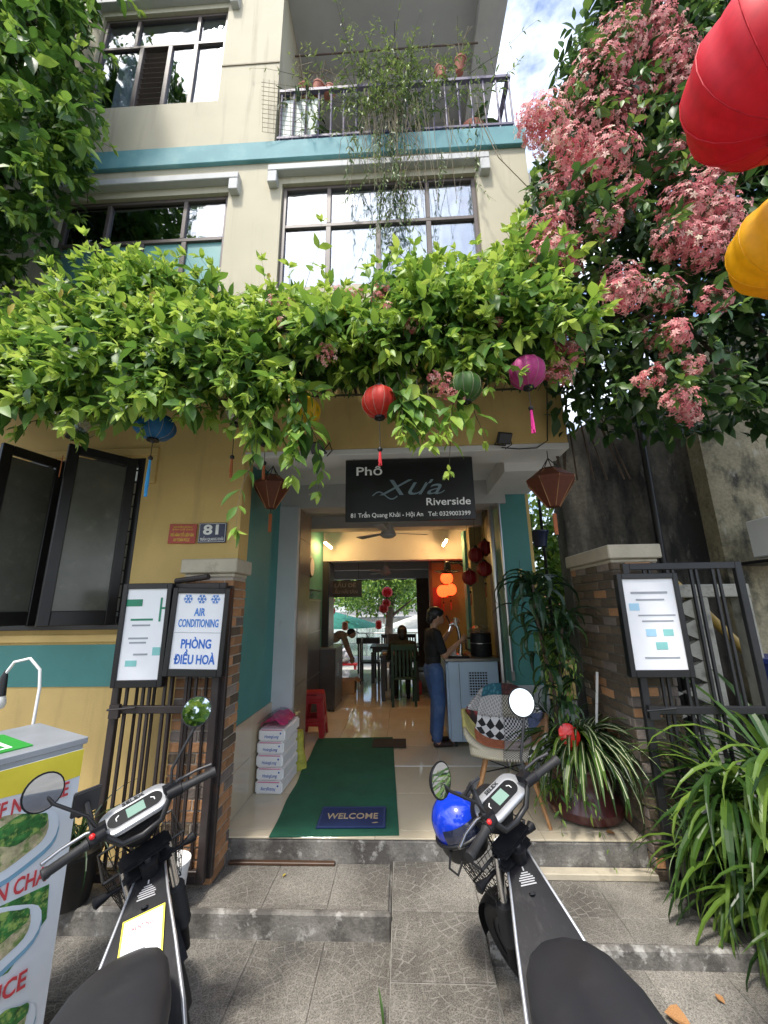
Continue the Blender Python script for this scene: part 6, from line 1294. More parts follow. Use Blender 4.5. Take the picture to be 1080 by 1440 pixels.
for sx in (-.24, .24):
    for sy in (-.27, .27): MB().lathe([(.03, -.015), (.03, .015)], c=(sx, sy, .035), axis=(1, 0, 0), n=14).build('caster', 'black', fr)
tt = thing('tap_tower', 'chrome curved tap tower standing on the fridge worktop', 'drink tap', (.70, 5.36, .99)); MB().lathe([(.07, 0), (.07, .02), (.03, .03)], n=16).build('base', 'chrome', tt, smooth=40)
MB().tube([(.02, 0, .02), (.03, 0, .12), (.02, 0, .25), (.0, 0, .36), (-.05, 0, .40), (-.10, 0, .38)], [.028, .024, .022, .022, .02, .02], 12).build('column', 'chrome', tt, smooth=60)
for dy in (-.05, .05): B = MB(); B.tube([(-.02, dy, .37), (-.02, dy, .44)], .012, 8); B.ball((-.02, dy, .455), .02, 10, 6); B.build('tap_knob', 'chrome', tt, smooth=60)
MB().tube([(-.08, 0, .38), (-.11, 0, .30)], .01, 8).build('spout', 'chrome', tt); MB().tube([(-.09, 0, .40), (-.14, -.01, .50)], [.008, .014], 8).build('lever', 'black', tt)
kt = thing('black_kettle', 'round black cooking pot wrapped in clear film on the fridge', 'pot', (.99, 5.38, .992)); MB().lathe([(.13, 0), (.135, .02), (.135, .26), (.128, .28), (.06, .30)], n=28).build('body', 'plastic_black', kt, smooth=40); MB().lathe([(.1365, .15), (.1365, .158)], n=28).build('band', 'satin_metal', kt)
B = MB(); B.tube([(-.13, 0, .06), (-.19, 0, .08), (-.19, 0, .2), (-.135, 0, .22)], .014, 8); B.build('handle', 'black', kt, smooth=60)
B = MB(); B.loft([[Vector((r_ * (1 + rng.normal(0, .05)) * math.cos(q), r_ * (1 + rng.normal(0, .05)) * math.sin(q), z + rng.normal(0, .008))) for q in [2 * math.pi * k / 18 for k in range(18)]] for r_, z in ((.14, .265), (.155, .29), (.14, .33), (.08, .36), (.02, .35))]); B.build('plastic_wrap', 'plastic_film', kt, smooth=15)
ty = thing('serving_tray', 'black tray on the fridge worktop under the tap', 'tray', (.66, 5.28, .992)); MB().b2(-.13, .14, -.15, .16, 0, .02).build('tray', 'plastic_black', ty, bev=.005); MB().b2(-.1, .05, -.13, .05, .021, .025).build('napkin', 'paper_white', ty)
tagt(MB().lathe([(.03, 0), (.036, .09), (.034, .09), (.028, .006)], c=(.62, 5.25, 1.018), n=16).build('glass_cup', 'paper_white', smooth=40), 'small pale cup standing on the black tray', 'cup')

# ------------------------------------------------------------------ left side of the corridor
mat('stool_red', (.34, .012, .016), .35, var=.08)
def stool(label, c, rz):
    t = thing('plastic_stool', label, 'stool', c, (0, 0, rz), group='red stools nested in a stack'); MB().b2(-.125, .125, -.125, .125, .445, .47).build('seat', 'stool_red', t, bev=.01, seg=2)
    for sx, sy in ((-1, -1), (1, -1), (1, 1), (-1, 1)): MB().loft([[(sx * (c_ + dx), sy * (c_ + dy), z) for dx, dy in ((0, 0), (-w_, 0), (-w_, -.012), (-.012, -.012), (-.012, -w_), (0, -w_))] for c_, w_, z in ((.165, .055, 0), (.125, .075, .445))]).build('leg', 'stool_red', t)
    b = MB(); 
    for z, q in ((.16, .15), (.42, .128)): b.bar((-q, -q, z), (q, -q, z), .008, .03); b.bar((-q, q, z), (q, q, z), .008, .03); b.bar((-q, -q, z), (-q, q, z), .008, .03); b.bar((q, -q, z), (q, q, z), .008, .03)
    b.build('stretcher', 'stool_red', t)
for i, l_ in enumerate(('lowest red plastic stool of the nested stack by the wall', 'middle red plastic stool of the nested stack by the wall', 'topmost red plastic stool of the nested stack by the wall')): stool(l_, (-1.20, 5.62, .032 * i), R(3 * i))
cb = thing('steel_cabinet', 'dark steel cabinet standing against the left corridor wall', 'cabinet', (-1.28, 7.1, 0)); MB().b2(-.17, .16, -.3, .5, .03, .94).build('body', 'steel_panel', cb, bev=.006); MB().b2(-.18, .17, -.31, .51, .942, .965).build('top', 'counter_steel', cb)
for y in (-.28, .45): MB().b2(-.15, -.12, y, y + .03, 0, .03).build('foot', 'black', cb); MB().b2(.12, .15, y, y + .03, 0, .03).build('foot', 'black', cb)
MB().b2(.161, .175, -.06, -.04, .5, .7).build('handle', 'satin_metal', cb)
mat('cardboard', (.36, .22, .11), .85, var=.12); bx_ = thing('cardboard_box', 'open cardboard box on the floor behind the steel cabinet', 'box', (-1.12, 8.3, 0)); MB().b2(-.16, .16, -.2, .2, 0, .24).build('box', 'cardboard', bx_, bev=.004); MB().box((.2, 0, .23), (.12, .38, .004), (0, R(35), 0)).build('flap', 'cardboard', bx_)
wc = thing('wall_clock', 'dark oval wall clock on the left corridor wall', 'clock', (-1.395, 6.0, 2.22)); MB().lathe([(.16, 0), (.16, .02), (.14, .03)], axis=(1, 0, 0), n=24).build('case', 'black', wc, smooth=40); MB().lathe([(.135, 0), (.135, .002)], c=(.0305, 0, 0), axis=(1, 0, 0), n=24).build('face', 'paper_white', wc)
sh_ = thing('wall_shelf', 'thin metal shelf under the wall clock', 'shelf', (-1.39, 6.0, 1.86)); MB().b2(0, .12, -.3, .3, 0, .012).build('board', 'satin_metal', sh_)
for y in (-.2, .2): MB().tube([(.0, y, -.1), (.1, y, 0)], .006, 6).build('bracket', 'satin_metal', sh_)
# ceiling fans and the black wall fan
def cfan(label, c, rz):
    t = thing('ceiling_fan', label, 'fan', c, (0, 0, rz), group='ceiling fans in the corridor'); MB().lathe([(.012, .42), (.012, .16), (.05, .15), (.10, .03), (.11, .0), (.07, -.03), (.02, -.04)], n=20).build('motor', 'grey_paint', t, smooth=40)
    for k in range(3):
        a = 2 * math.pi * k / 3; MB().prism([Vector((r_ * math.cos(a) - w_ * math.sin(a), r_ * math.sin(a) + w_ * math.cos(a), .03 + tz_)) for r_, w_, tz_ in ((.10, -.03, -.004), (.55, -.065, -.008), (.56, .055, .008), (.10, .03, .004))], (0, 0, 0), (0, 0, .006)).build('blade', 'grey_paint', t)
cfan('nearer ceiling fan just below the shop board', (-.17, 5.15, 2.53), R(20)); cfan('farther ceiling fan beyond the orange beam', (-.33, 7.9, 2.26), R(5))
wf = thing('wall_fan', 'black caged fan fixed high by the glowing lanterns', 'fan', (.72, 6.3, 2.16), (0, 0, R(10)))
B = MB(); rads = (.20, .16, .11, .06)
for r_ in rads: B.tube([(r_ * math.cos(q), r_ * math.sin(q), -.02 - .02 * (r_ < .15)) for q in [2 * math.pi * k / 28 for k in range(29)]], .004 if r_ < .2 else .008, 5, cap=False)
for k in range(20): q = 2 * math.pi * k / 20; B.tube([(.03 * math.cos(q), .03 * math.sin(q), -.04), (.2 * math.cos(q), .2 * math.sin(q), -.02)], .003, 4)
B.build('cage', 'black', wf); MB().lathe([(.05, 0), (.06, .05), (.04, .13), (.02, .14)], n=16).build('motor', 'black', wf, smooth=40); MB().tube([(0, 0, .1), (.2, .03, .12), (.3, .03, .05)], .015, 8).build('arm', 'black', wf)
for k in range(3): q = 2 * math.pi * k / 3; MB().box((.09 * math.cos(q), .09 * math.sin(q), -.01), (.14, .07, .004), (R(20), 0, q)).build('blade', 'plastic_grey', wf)
# lanterns inside
for i, (x, y, z, l_) in enumerate(((.98, 5.25, 2.26, 'dark red corridor lantern, upper left of the unlit cluster'), (1.07, 5.2, 2.07, 'dark red corridor lantern, lowest right of the unlit cluster'), (.89, 5.3, 1.97, 'dark red corridor lantern, lowest left of the unlit cluster'), (1.12, 5.3, 2.36, 'dark red corridor lantern, topmost by the grey conduit'))): lantern(l_, (x, y, z), .10, 'silk_crimson', 'tassel_rust', 1.05, .16, .6, group='unlit red lanterns in the corridor', name='corridor_lantern', nf=8)
for i, (x, y, z, l_) in enumerate(((.80, 7.2, 2.10, 'glowing orange-red lantern, topmost of three'), (.72, 7.15, 1.87, 'glowing orange-red lantern, lower left of three'), (.86, 7.25, 1.90, 'glowing orange-red lantern, lower right of three'))): lantern(l_, (x, y, z), .11, 'silk_glow', 'tassel_red', 1.05, .14, .3, group='glowing lanterns in the alcove', name='glowing_lantern', nf=8)
mbd = thing('menu_blackboard', 'black menu board hanging at the back of the corridor', 'menu board', (-1.06, 7.42, 1.95)); MB().b2(-.31, .31, 0, .02, -.15, .15).build('board', 'sign_black', mbd, bev=.004); mat('ink_dim', (.10, .09, .09), .6)
text('LẨU DÊ', .07, 'ink_dim', mbd, (0, -.002, .06), w=.40, bold=.02); text('LẨU HẢI SẢN', .06, 'ink_dim', mbd, (0, -.002, -.06), w=.46, bold=.02); MB().tube([(-.25, .01, .15), (-.25, .01, .7)], .003, 4).build('wire', 'black', mbd); MB().tube([(.25, .01, .15), (.25, .01, .7)], .003, 4).build('wire', 'black', mbd)
mat('scroll_red', (.22, .012, .015), .6); tagt(MB().b2(.56, .70, 7.44, 7.449, 1.35, 1.95).build('red_scroll', 'scroll_red'), 'narrow red scroll hanging at the dark end post', 'scroll')
# tables and chairs at the back
mat('wood_black', (.018, .014, .012), .35, var=.2); mat('chair_green', (.010, .05, .032), .5)
def table(label, c, sx, sy):
    t = thing('dining_table', label, 'table', c, group='dark dining tables'); MB().b2(-sx, sx, -sy, sy, .72, .76).build('table_top', 'wood_black', t, bev=.005); MB().b2(-sx + .05, sx - .05, -sy + .05, sy - .05, .64, .719).build('apron', 'wood_black', t)
    for x in (-1, 1):
        for y in (-1, 1): MB().b2(x * (sx - .06) - .035, x * (sx - .06) + .035, y * (sy - .06) - .035, y * (sy - .06) + .035, 0, .639).build('leg', 'wood_black', t)
def dchair(label, c, rz, m='wood_black', hb_=.95):
    t = thing('dining_chair', label, 'chair', c, (0, 0, rz), group='dining chairs'); MB().b2(-.21, .21, -.21, .21, .42, .455).build('seat', m, t, bev=.008)
    for x in (-1, 1): MB().b2(x * .19 - .02, x * .19 + .02, .17, .21, 0, .419).build('leg', m, t); MB().b2(x * .19 - .02, x * .19 + .02, -.21, -.17, 0, .419).build('leg', m, t); MB().b2(x * .19 - .02, x * .19 + .02, -.215, -.18, .456, hb_).build('back_post', m, t)
    MB().b2(-.17, .17, -.212, -.185, hb_ - .09, hb_).build('top_rail', m, t, bev=.005)
    for i in range(5): MB().b2(-.15 + .066 * i, -.115 + .066 * i, -.207, -.19, .456, hb_ - .09).build('slat', m, t)
table('dark table with a wooden tray in front of the seated person', (-.08, 8.0, 0), .36, .5); dchair('green slatted chair of the seated person', (-.02, 7.30, 0), R(4), 'chair_green', .98)
table('long dark table by the rear opening', (-.2, 9.6, 0), .55, .4); dchair('dark chair left of the long rear table', (-.75, 9.3, 0), R(-90)); dchair('dark chair behind the near table on its far side', (-.1, 8.85, 0), R(180)); dchair('dark chair right of the near table', (.36, 8.1, 0), R(90)); dchair('dark chair at the rear table by the opening', (-.35, 10.2, 0), R(180)); dchair('dark chair at the right end of the rear table', (.1, 10.2, 0), R(180))
tyw = thing('wooden_tray', 'light wooden tray on the near table', 'tray', (-.25, 7.72, .762)); MB().b2(-.14, .14, -.1, .1, 0, .03).build('tray', 'wood', tyw, bev=.006)
rgm = thing('register', 'dark flat monitor on the near table', 'monitor', (-.12, 8.25, .76)); MB().box((0, 0, .22), (.38, .03, .22), (R(-10), 0, R(10))).build('screen', 'black', rgm); MB().tube([(0, 0, 0), (0, 0, .16)], .02, 8).build('stand', 'black', rgm)
tagt(MB().b2(.18, .32, 7.95, 8.15, .02, .25).build('red_crate', 'stool_red', bev=.01), 'small red crate under the near table', 'crate')
pt = thing('planter_trough', 'low dark trough with small plants at the rear opening', 'planter', (-.9, 10.6, 0)); MB().b2(-.3, .3, -.12, .12, .72, .86).build('trough', 'wood_black', pt); rosette(pt, (0, 0, .85), 24, [LONG[0], LONG[4]], .15, .3, 0, 60)
for x in (-.25, .25): MB().b2(x - .02, x + .02, -.1, .1, 0, .719).build('leg', 'wood_black', pt)

# ------------------------------------------------------------------ people
mat('skin', (.42, .235, .15), .5, var=.06); mat('hair', (.010, .009, .009), .45, var=.2); mat('shirt_black', (.010, .010, .011), .85, var=.2, bump=.4, bscale=18); mat('jeans', (.05, .105, .26), .85, var=.25, scale=5, bump=.4, bscale=25, stain=((.14, .20, .34), 6, .5, .7, .7)); mat('shoe_brown', (.03, .015, .012), .6); mat('shirt_tan', (.36, .27, .17), .9, bump=.3, bscale=15); mat('trouser_grey', (.20, .20, .18), .9); mat('shirt_white', (.66, .66, .68), .9); mat('cap_black', (.012, .012, .014), .7)
def body(name, bones, parent, vox=.011):
    B = MB(); mats = []
    for p0, r0, p1, r1, m in bones:
        p0, p1 = Vector(p0), Vector(p1); L_ = (p1 - p0).length
        if L_ < 1e-4: B.ball(p0, 1, 14, 9, sc=r0 if isinstance(r0, tuple) else (r0, r0, r0))
        else:
            pts = []; rs = []; d = (p1 - p0) / L_
            for k in range(5): q = math.pi / 2 * (1 - k / 4); pts.append(p0 - d * r0 * math.sin(q)); rs.append(max(.002, r0 * math.cos(q)))
            for k in range(5): q = math.pi / 2 * k / 4; pts.append(p1 + d * r1 * math.sin(q)); rs.append(max(.002, r1 * math.cos(q)))
            B.tube(pts, rs, 12)
    me = B.mesh(name, 'skin'); o = link(name, me, parent)
    md = o.modifiers.new('r', 'REMESH'); md.mode = 'VOXEL'; md.voxel_size = vox; sm = o.modifiers.new('s', 'SMOOTH'); sm.iterations = 4; sm.factor = .5
    bpy.context.view_layer.update(); nm = bpy.data.meshes.new_from_object(o.evaluated_get(bpy.context.evaluated_depsgraph_get())); o.modifiers.clear(); o.data = nm
    names = []
    for b in bones:
        if b[4] not in names: names.append(b[4])
    nm.materials.clear()
    for q in names: nm.materials.append(M[q])
    C_ = np.zeros(len(nm.polygons) * 3); nm.polygons.foreach_get('center', C_); C_ = C_.reshape(-1, 3); best = np.full(len(C_), 1e9); idx = np.zeros(len(C_), int)
    for b in bones:
        a0, a1 = np.array(b[0]), np.array(b[2]); d = a1 - a0; L2 = d @ d
        if L2 < 1e-8: rr = np.array(b[1] if isinstance(b[1], tuple) else (b[1],) * 3); dist = (np.linalg.norm((C_ - a0) / rr, axis=1) - 1) * rr.min()
        else: tt_ = np.clip(((C_ - a0) @ d) / L2, 0, 1); dist = np.linalg.norm(C_ - a0 - tt_[:, None] * d, axis=1) - (b[1] + (b[3] - b[1]) * tt_)
        k = dist < best; best[k] = dist[k]; idx[k] = names.index(b[4])
    nm.polygons.foreach_set('material_index', idx); nm.polygons.foreach_set('use_smooth', [True] * len(nm.polygons)); return o
def hand(p, d, n_, s=1.):
    """palm and five bent fingers from wrist p along d, palm normal n_"""
    p, d, n_ = Vector(p), Vector(d).normalized(), Vector(n_).normalized(); sd = d.cross(n_).normalized(); b = [(p, .022 * s, p + d * .055 * s, .028 * s, 'skin')]
    for k, (o, l_) in enumerate(((-.030, .055), (-.010, .068), (.010, .064), (.030, .05))):
        q = p + d * .075 * s + sd * o * s; m_ = q + d * l_ * .55 * s + n_ * .012 * s; b += [(q, .0095 * s, m_, .009 * s, 'skin'), (m_, .009 * s, m_ + d * l_ * .25 * s + n_ * .03 * s, .008 * s, 'skin')]
    q = p + d * .025 * s - sd * .03 * s; b += [(q, .011 * s, q + d * .04 * s - sd * .02 * s + n_ * .02 * s, .0095 * s, 'skin')]
    return b
def bt(b): return (tuple(b[0]), b[1], tuple(b[2]), b[3], b[4])
def standing(bone_extra, shirt, legs, shoe): pass
# man at the drink tap, seen in profile
mn = thing('person', 'man in black T-shirt and blue jeans reaching to the drink tap', 'person', (.36, 5.25, 0), (0, 0, R(-78)))
J = 'jeans'; K = 'shirt_black'
bones = [((0, 0, .86), (.145, .105, .12), (0, 0, .86), 0, J), ((0, .0, .96), (.135, .10, .13), (0, 0, .96), 0, K), ((0, .0, 1.10), (.155, .108, .16), (0, .0, 1.10), 0, K), ((0, .01, 1.22), (.165, .10, .12), (0, .01, 1.22), 0, K), ((-.12, .01, 1.285), .055, (.12, .01, 1.285), .055, K), ((0, .02, 1.30), .05, (0, .045, 1.40), .045, 'skin'),
    ((0, .075, 1.475), (.073, .090, .105), (0, .075, 1.475), 0, 'skin'), ((0, .115, 1.43), (.05, .055, .05), (0, .115, 1.43), 0, 'skin'), ((0, .163, 1.455), .012, (0, .150, 1.485), .009, 'skin'), ((-.074, .07, 1.465), .016, (-.076, .065, 1.49), .012, 'skin'), ((.074, .07, 1.465), .016, (.076, .065, 1.49), .012, 'skin'), ((-.02, .155, 1.418), .010, (.02, .155, 1.418), .010, 'skin')]
for sg, kf in ((-1, .03), (1, -.0)):
    bones += [((sg * .085, 0, .84), .105, (sg * .09, .03 + kf, .48), .083, J), ((sg * .09, .03 + kf, .48), .083, (sg * .09, -.01 + kf, .12), .068, J), ((sg * .09, -.01 + kf, .12), .04, (sg * .09, 0 + kf, .05), .036, 'skin'), ((sg * .09, -.03 + kf, .035), .032, (sg * .10, .15 + kf, .03), .030, 'shoe_brown')]
bones += [((.17, .01, 1.275), .062, (.21, .06, 1.09), .058, K), ((.21, .06, 1.09), .046, (.215, .09, 1.03), .042, 'skin'), ((.215, .09, 1.03), .042, (.16, .30, 1.17), .028, 'skin')] + [bt(q) for q in hand((.155, .31, 1.18), (-.15, .8, .5), (-1, 0, 0))]
bones += [((-.17, .01, 1.275), .062, (-.2, .12, 1.13), .056, K), ((-.2, .12, 1.13), .046, (-.205, .15, 1.10), .042, 'skin'), ((-.205, .15, 1.10), .042, (-.12, .30, 1.32), .028, 'skin')] + [bt(q) for q in hand((-.12, .31, 1.335), (.1, .6, .7), (1, 0, .2))]
body('body', bones, mn, .009)
body('hair', [((0, .05, 1.518), (.092, .108, .094), (0, .05, 1.518), 0, 'hair'), ((0, .115, 1.535), (.075, .055, .045), (0, .115, 1.535), 0, 'hair'), ((0, -.02, 1.455), (.072, .045, .065), (0, -.02, 1.455), 0, 'hair'), ((-.07, .055, 1.50), (.016, .03, .03), (-.07, .055, 1.50), 0, 'hair'), ((.07, .055, 1.50), (.016, .03, .03), (.07, .055, 1.50), 0, 'hair')], mn, .008)
ey = MB()
for sg in (-1, 1): ey.ball((sg * .03, .150, 1.478), .011, 8, 6, sc=(1.3, .8, .6))
ey.build('eyes', 'hair', mn)
# person seated with their back to us
sp_ = thing('person', 'seated person in dark clothes seen from behind on the green chair', 'person', (-.02, 7.30, 0), (0, 0, R(4))); mat('shirt_dark', (.012, .016, .015), .9, bump=.3, bscale=15)
D_ = 'shirt_dark'
bones = [((0, 0, .56), (.17, .14, .12), (0, 0, .56), 0, D_), ((0, -.02, .74), (.16, .11, .17), (0, -.02, .74), 0, D_), ((0, -.02, .92), (.18, .105, .13), (0, -.02, .92), 0, D_), ((-.14, -.01, .985), .055, (.14, -.01, .985), .055, D_), ((0, 0, 1.0), .05, (0, .02, 1.10), .045, 'skin'), ((0, .045, 1.17), (.073, .09, .105), (0, .045, 1.17), 0, 'skin'), ((0, .14, 1.155), .012, (0, .13, 1.18), .01, 'skin')]
for sg in (-1, 1): bones += [((sg * .09, .02, .53), .085, (sg * .11, .40, .52), .065, D_), ((sg * .11, .40, .52), .06, (sg * .11, .38, .10), .045, D_), ((sg * .11, .36, .04), .035, (sg * .12, .54, .035), .032, 'shoe_brown'), ((sg * .19, 0, .97), .055, (sg * .25, .08, .74), .048, D_), ((sg * .25, .08, .74), .042, (sg * .16, .30, .79), .03, 'skin')] + [bt(q) for q in hand((sg * .155, .31, .79), (-sg * .3, .9, .05), (0, 0, -1))]
body('body', bones, sp_, .012); body('hair', [((0, .025, 1.185), (.092, .102, .115), (0, .025, 1.185), 0, 'hair'), ((0, -.03, 1.12), (.078, .055, .08), (0, -.03, 1.12), 0, 'hair')], sp_, .01)
# person in a cap bending over at the back
bp = thing('person', 'person in tan shirt and black cap bending forward at the rear', 'person', (-1.72, 9.5, 0), (0, 0, R(-88)))
bones = [((0, -.05, .82), (.14, .12, .12), (0, -.05, .82), 0, 'trouser_grey'), ((0, .10, .93), (.145, .17, .11), (0, .10, .93), 0, 'shirt_tan'), ((0, .26, 1.0), (.165, .15, .10), (0, .26, 1.0), 0, 'shirt_tan'), ((-.13, .33, .99), .055, (.13, .33, .99), .055, 'shirt_tan'), ((0, .36, 1.0), .05, (0, .46, 1.02), .045, 'skin'), ((0, .53, 1.02), (.073, .092, .10), (0, .53, 1.02), 0, 'skin'), ((0, .62, 1.0), .012, (0, .61, 1.02), .01, 'skin')]
for sg in (-1, 1): bones += [((sg * .085, -.05, .80), .09, (sg * .09, .0, .45), .065, 'trouser_grey'), ((sg * .09, 0, .45), .062, (sg * .09, -.05, .08), .045, 'trouser_grey'), ((sg * .09, -.06, .035), .034, (sg * .10, .11, .03), .03, 'cap_black'), ((sg * .17, .34, .97), .052, (sg * .19, .42, .74), .044, 'shirt_tan'), ((sg * .19, .42, .74), .040, (sg * .15, .52, .52), .028, 'skin')] + [bt(q) for q in hand((sg * .15, .525, .51), (0, .25, -.95), (-sg, 0, 0))]
body('body', bones, bp, .012); body('hair', [((0, .50, 1.05), (.079, .09, .075), (0, .50, 1.05), 0, 'hair')], bp, .01)
cp_ = MB(); cp_.ball((0, .51, 1.075), .092, 16, 9, sc=(.95, 1.05, .75)); cp_.prism([(-.065, .59, 1.07), (.065, .59, 1.07), (.055, .69, 1.045), (-.055, .69, 1.045)], (0, 0, 0), (0, 0, .01)); cp_.build('cap', 'cap_black', bp, smooth=40)
# child on a low stool outside
ch = thing('person', 'child in a white shirt sitting on a low bench outside the rear', 'person', (-1.75, 12.6, -.3), (0, 0, R(60)))
bones = [((0, 0, .38), (.12, .11, .10), (0, 0, .38), 0, 'trouser_grey'), ((0, .0, .54), (.12, .09, .15), (0, 0, .54), 0, 'shirt_white'), ((0, .0, .66), (.135, .085, .09), (0, 0, .66), 0, 'shirt_white'), ((0, 0, .72), .04, (0, .01, .78), .036, 'skin'), ((0, .02, .86), (.068, .08, .09), (0, .02, .86), 0, 'skin'), ((0, .10, .85), .01, (0, .095, .87), .008, 'skin')]
for sg in (-1, 1): bones += [((sg * .07, .02, .36), .065, (sg * .08, .28, .34), .05, 'trouser_grey'), ((sg * .08, .28, .34), .045, (sg * .08, .27, .06), .035, 'skin'), ((sg * .08, .26, .03), .026, (sg * .09, .37, .025), .024, 'cap_black'), ((sg * .14, 0, .66), .042, (sg * .18, .10, .50), .036, 'shirt_white'), ((sg * .18, .10, .50), .03, (sg * .10, .24, .46), .024, 'skin')] + [bt(q) for q in hand((sg * .10, .245, .46), (-sg * .2, .9, -.1), (0, 0, -1), .8)]
body('body', bones, ch, .011); body('hair', [((0, .0, .89), (.075, .083, .075), (0, 0, .89), 0, 'hair')], ch, .01)
bn = thing('low_bench', 'low red bench under the sitting child outside', 'bench', (-1.75, 12.6, -.3)); MB().b2(-.35, .35, -.15, .15, .24, .28).build('seat', 'stool_red', bn); 
for x in (-.28, .28): MB().b2(x - .03, x + .03, -.12, .12, 0, .239).build('leg', 'stool_red', bn)

# ------------------------------------------------------------------ riverside terrace behind the house
mat('sunny_paving', (.52, .50, .46), .7, var=.12, scale=2); mat('river', (.30, .36, .34), .08, var=.1, bump=.3, bscale=3); mat('awning_dark', (.04, .03, .03), .8)
struct(MB().b2(-12, 14, 10.96, 17, -.36, -.30).build('rear_terrace', 'sunny_paving')); struct(MB().b2(-60, 60, 17, 60, -.5, -.33).build('river', 'river')); struct(MB().b2(-60, 60, 60, 90, -.5, .1).build('far_bank', 'concrete_light'))
aw = thing('rear_awning', 'dark scalloped awning edge over the rear opening', 'awning', (-.9, 11.0, 2.36)); B = MB(); B.prism([(-1.6, 0, .14), (1.5, 0, .14), (1.5, 0, .02)] + [(1.5 - 3.1 * k / 40, 0, .02 - .05 * abs(math.sin(k * math.pi / 5))) for k in range(1, 41)], (0, 0, 0), (0, .03, 0)); B.build('valance', 'awning_dark', aw)
for (x, y, z, r_, m, l_) in ((-2.0, 11.3, 1.82, .10, 'silk_red', 'upper red rear lantern beside the dark wreath'), (-2.0, 11.3, 1.53, .12, 'silk_red', 'lower red rear lantern with a tail, left of the tree trunk'), (-.42, 11.2, 2.02, .15, 'silk_scarlet', 'topmost red rear lantern near the tree trunk'), (-.45, 11.2, 1.72, .12, 'silk_red', 'middle red rear lantern near the tree trunk'), (-.52, 11.15, 1.58, .13, 'silk_red', 'lower red rear lantern near the tree trunk')): lantern(l_, (x, y, z), r_, m, 'tassel_red', 1., .18, .3, group='red lanterns at the rear opening', name='rear_lantern', nf=8)
for x, z, m in ((-2.45, 1.02, 'tassel_rust'), (-1.62, 1.0, 'tassel_rust'), (-.68, 1.02, 'silk_red')):
    t = thing('drum_lantern', {-2.45: 'orange drum lantern left of the green parasol pole', -1.62: 'orange drum lantern at the right of the green parasol', -.68: 'red drum lantern before the tree trunk'}[x], 'lantern', (x, 11.4, z), group='drum lanterns at the rear'); MB().lathe([(.05, 0), (.085, .04), (.085, .2), (.05, .24)], n=12).build('shade', m, t, smooth=40); MB().tube([(0, 0, .24), (0, 0, 1.2)], .004, 4).build('string', 'black', t)
wr_ = thing('dark_wreath', 'dark round wreath hanging left of the red rear lanterns', 'wreath', (-2.32, 11.3, 1.80)); B = MB(); B.tube([(.13 * math.cos(q), 0, .13 * math.sin(q)) for q in [2 * math.pi * k / 20 for k in range(21)]], .04, 8); B.build('ring', 'wood_dark', wr_, smooth=60); MB().tube([(0, 0, .13), (0, 0, .6)], .004, 4).build('string', 'black', wr_)
mat('canvas_green', (.035, .22, .17), .8, transl=.2); mat('canvas_white', (.70, .68, .60), .8, transl=.2)
def parasol(label, c, r_, m):
    t = thing('parasol', label, 'parasol', c, group='parasols on the riverside'); MB().lathe([(r_, 1.55), (r_ * .5, 1.85), (.03, 2.1), (.02, 2.14)], n=8).build('canopy', m, t); MB().tube([(0, 0, 0), (0, 0, 2.1)], .025, 8).build('pole', 'satin_metal', t); MB().lathe([(.3, 0), (.28, .08), (.05, .1)], n=16).build('base', 'concrete_light', t)
parasol('green parasol on the riverside terrace', (-2.6, 15.2, -.62), 1.9, 'canvas_green'); parasol('cream parasol at the right of the riverside terrace', (.9, 16.2, -.7), 1.7, 'canvas_white')
rw = thing('river_railing', 'white riverside railing beyond the terrace', 'railing', (-1.5, 16.7, -.3)); B = MB()
B.tube([(-5, 0, .9), (6, 0, .9)], .03, 6); B.tube([(-5, 0, .5), (6, 0, .5)], .02, 6); B.build('rails', 'white_paint', rw)
for i in range(12): MB().tube([(-5 + i, 0, 0), (-5 + i, 0, .9)], .025, 6).build('post', 'white_paint', rw)
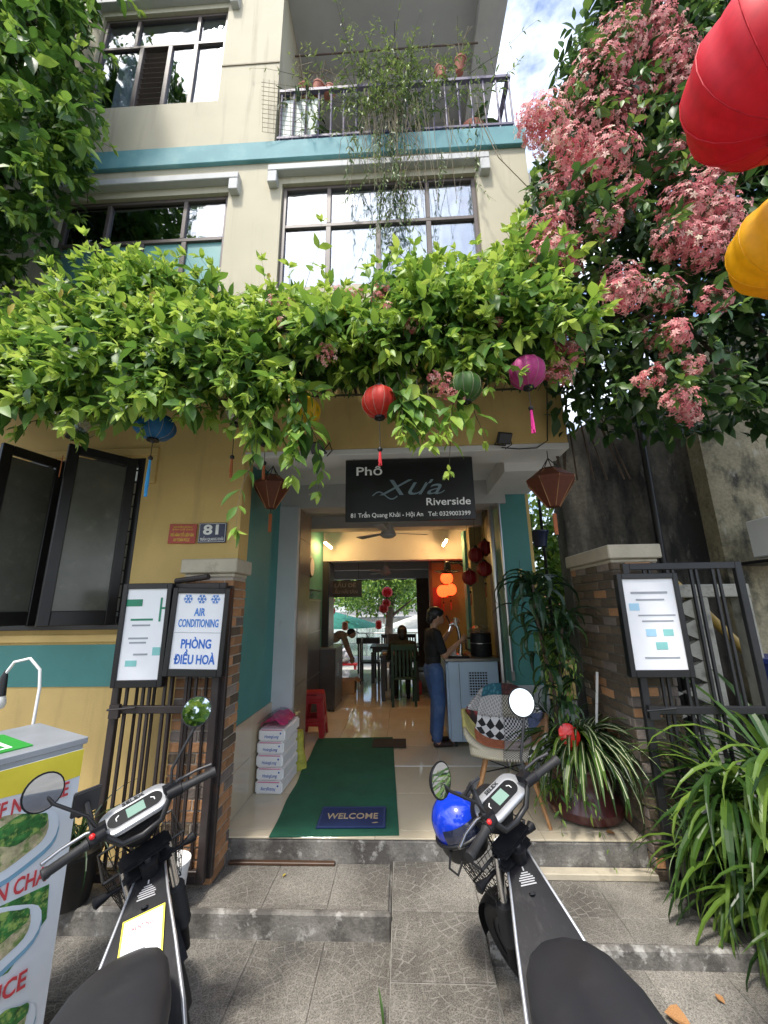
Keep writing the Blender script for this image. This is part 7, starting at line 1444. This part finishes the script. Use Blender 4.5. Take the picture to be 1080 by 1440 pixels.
def btree(label, x, y, h, rx, rz, n, s0, s1, lean=0, crown=.62):
    t = thing('riverside_tree', label, 'tree', (x, y, -.3), group='trees behind the house'); B = MB(); B.tube([(0, 0, 0), (lean * .4, 0, h * .3), (lean, .1, h * .6), (lean, 0, h * .85)], [.16, .13, .09, .03], 8)
    for k in range(5): a = k * 1.3; B.tube([(lean * .7, 0, h * (.38 + .06 * k)), (lean + rx * .55 * math.cos(a), rx * .4 * math.sin(a), h * (.52 + .06 * k))], [.06, .02], 6)
    B.build('trunk', 'bark', t, smooth=60)
    nc = 16; cc = rng.normal(0, .5, (nc, 3)) * np.array([rx, rx * .8, rz]) + np.array([lean, 0, h * crown]); ci = rng.integers(0, nc, n); Pq = cc[ci] + rng.normal(0, .22, (n, 3)) * np.array([rx, rx, rz * .8]); link('crown', scatter_mesh('crown', LEAF_LO, Pq, rots(rng.normal(0, 1, (n, 3)), rng.normal(0, .6, (n, 3)) + np.array([0, -.4, 1.])), rng.uniform(s0, s1, n), rng.uniform(.1, 1, n), 'tree_leaf'), t, 'stuff')
btree('shade tree with a dark trunk standing before the river', -.55, 13.6, 4.2, 1.3, 1.0, 4200, .09, .2, .2, .68); btree('broad tree further along the river at the left', -4.0, 19, 6.5, 2.6, 2.2, 4000, .2, .4); btree('bright bushy tree right of the dark trunk', 1.2, 18.5, 4.6, 1.5, 1.3, 3000, .15, .3); btree('distant tree across the river', -7, 62, 9, 6, 4, 2500, .6, 1.2); btree('second distant tree across the river', -1.5, 64, 8, 6, 3.5, 2500, .6, 1.2)
mat('yellow_house', (.62, .45, .10), .8)
yb = thing('yellow_building', 'yellow building with a red roof across the river', 'building', (6.3, 40, -.3)); MB().b2(-4, 4, 0, 6, 0, 6.2).build('wall', 'yellow_house', yb); MB().b2(-4.3, 4.3, -.3, 6.3, 6.2, 7.4).build('roof', 'roof_tile', yb); 
for x in (-2.8, -1.2, .4, 2.0):
    for z in (1.2, 3.9): wv = MB().b2(x - .5, x + .5, -.06, .0, z, z + 1.5).build('window', 'white_paint', yb); MB().b2(x - .42, x + .42, -.08, -.061, z + .08, z + 1.42).build('pane', 'room_dark', wv)
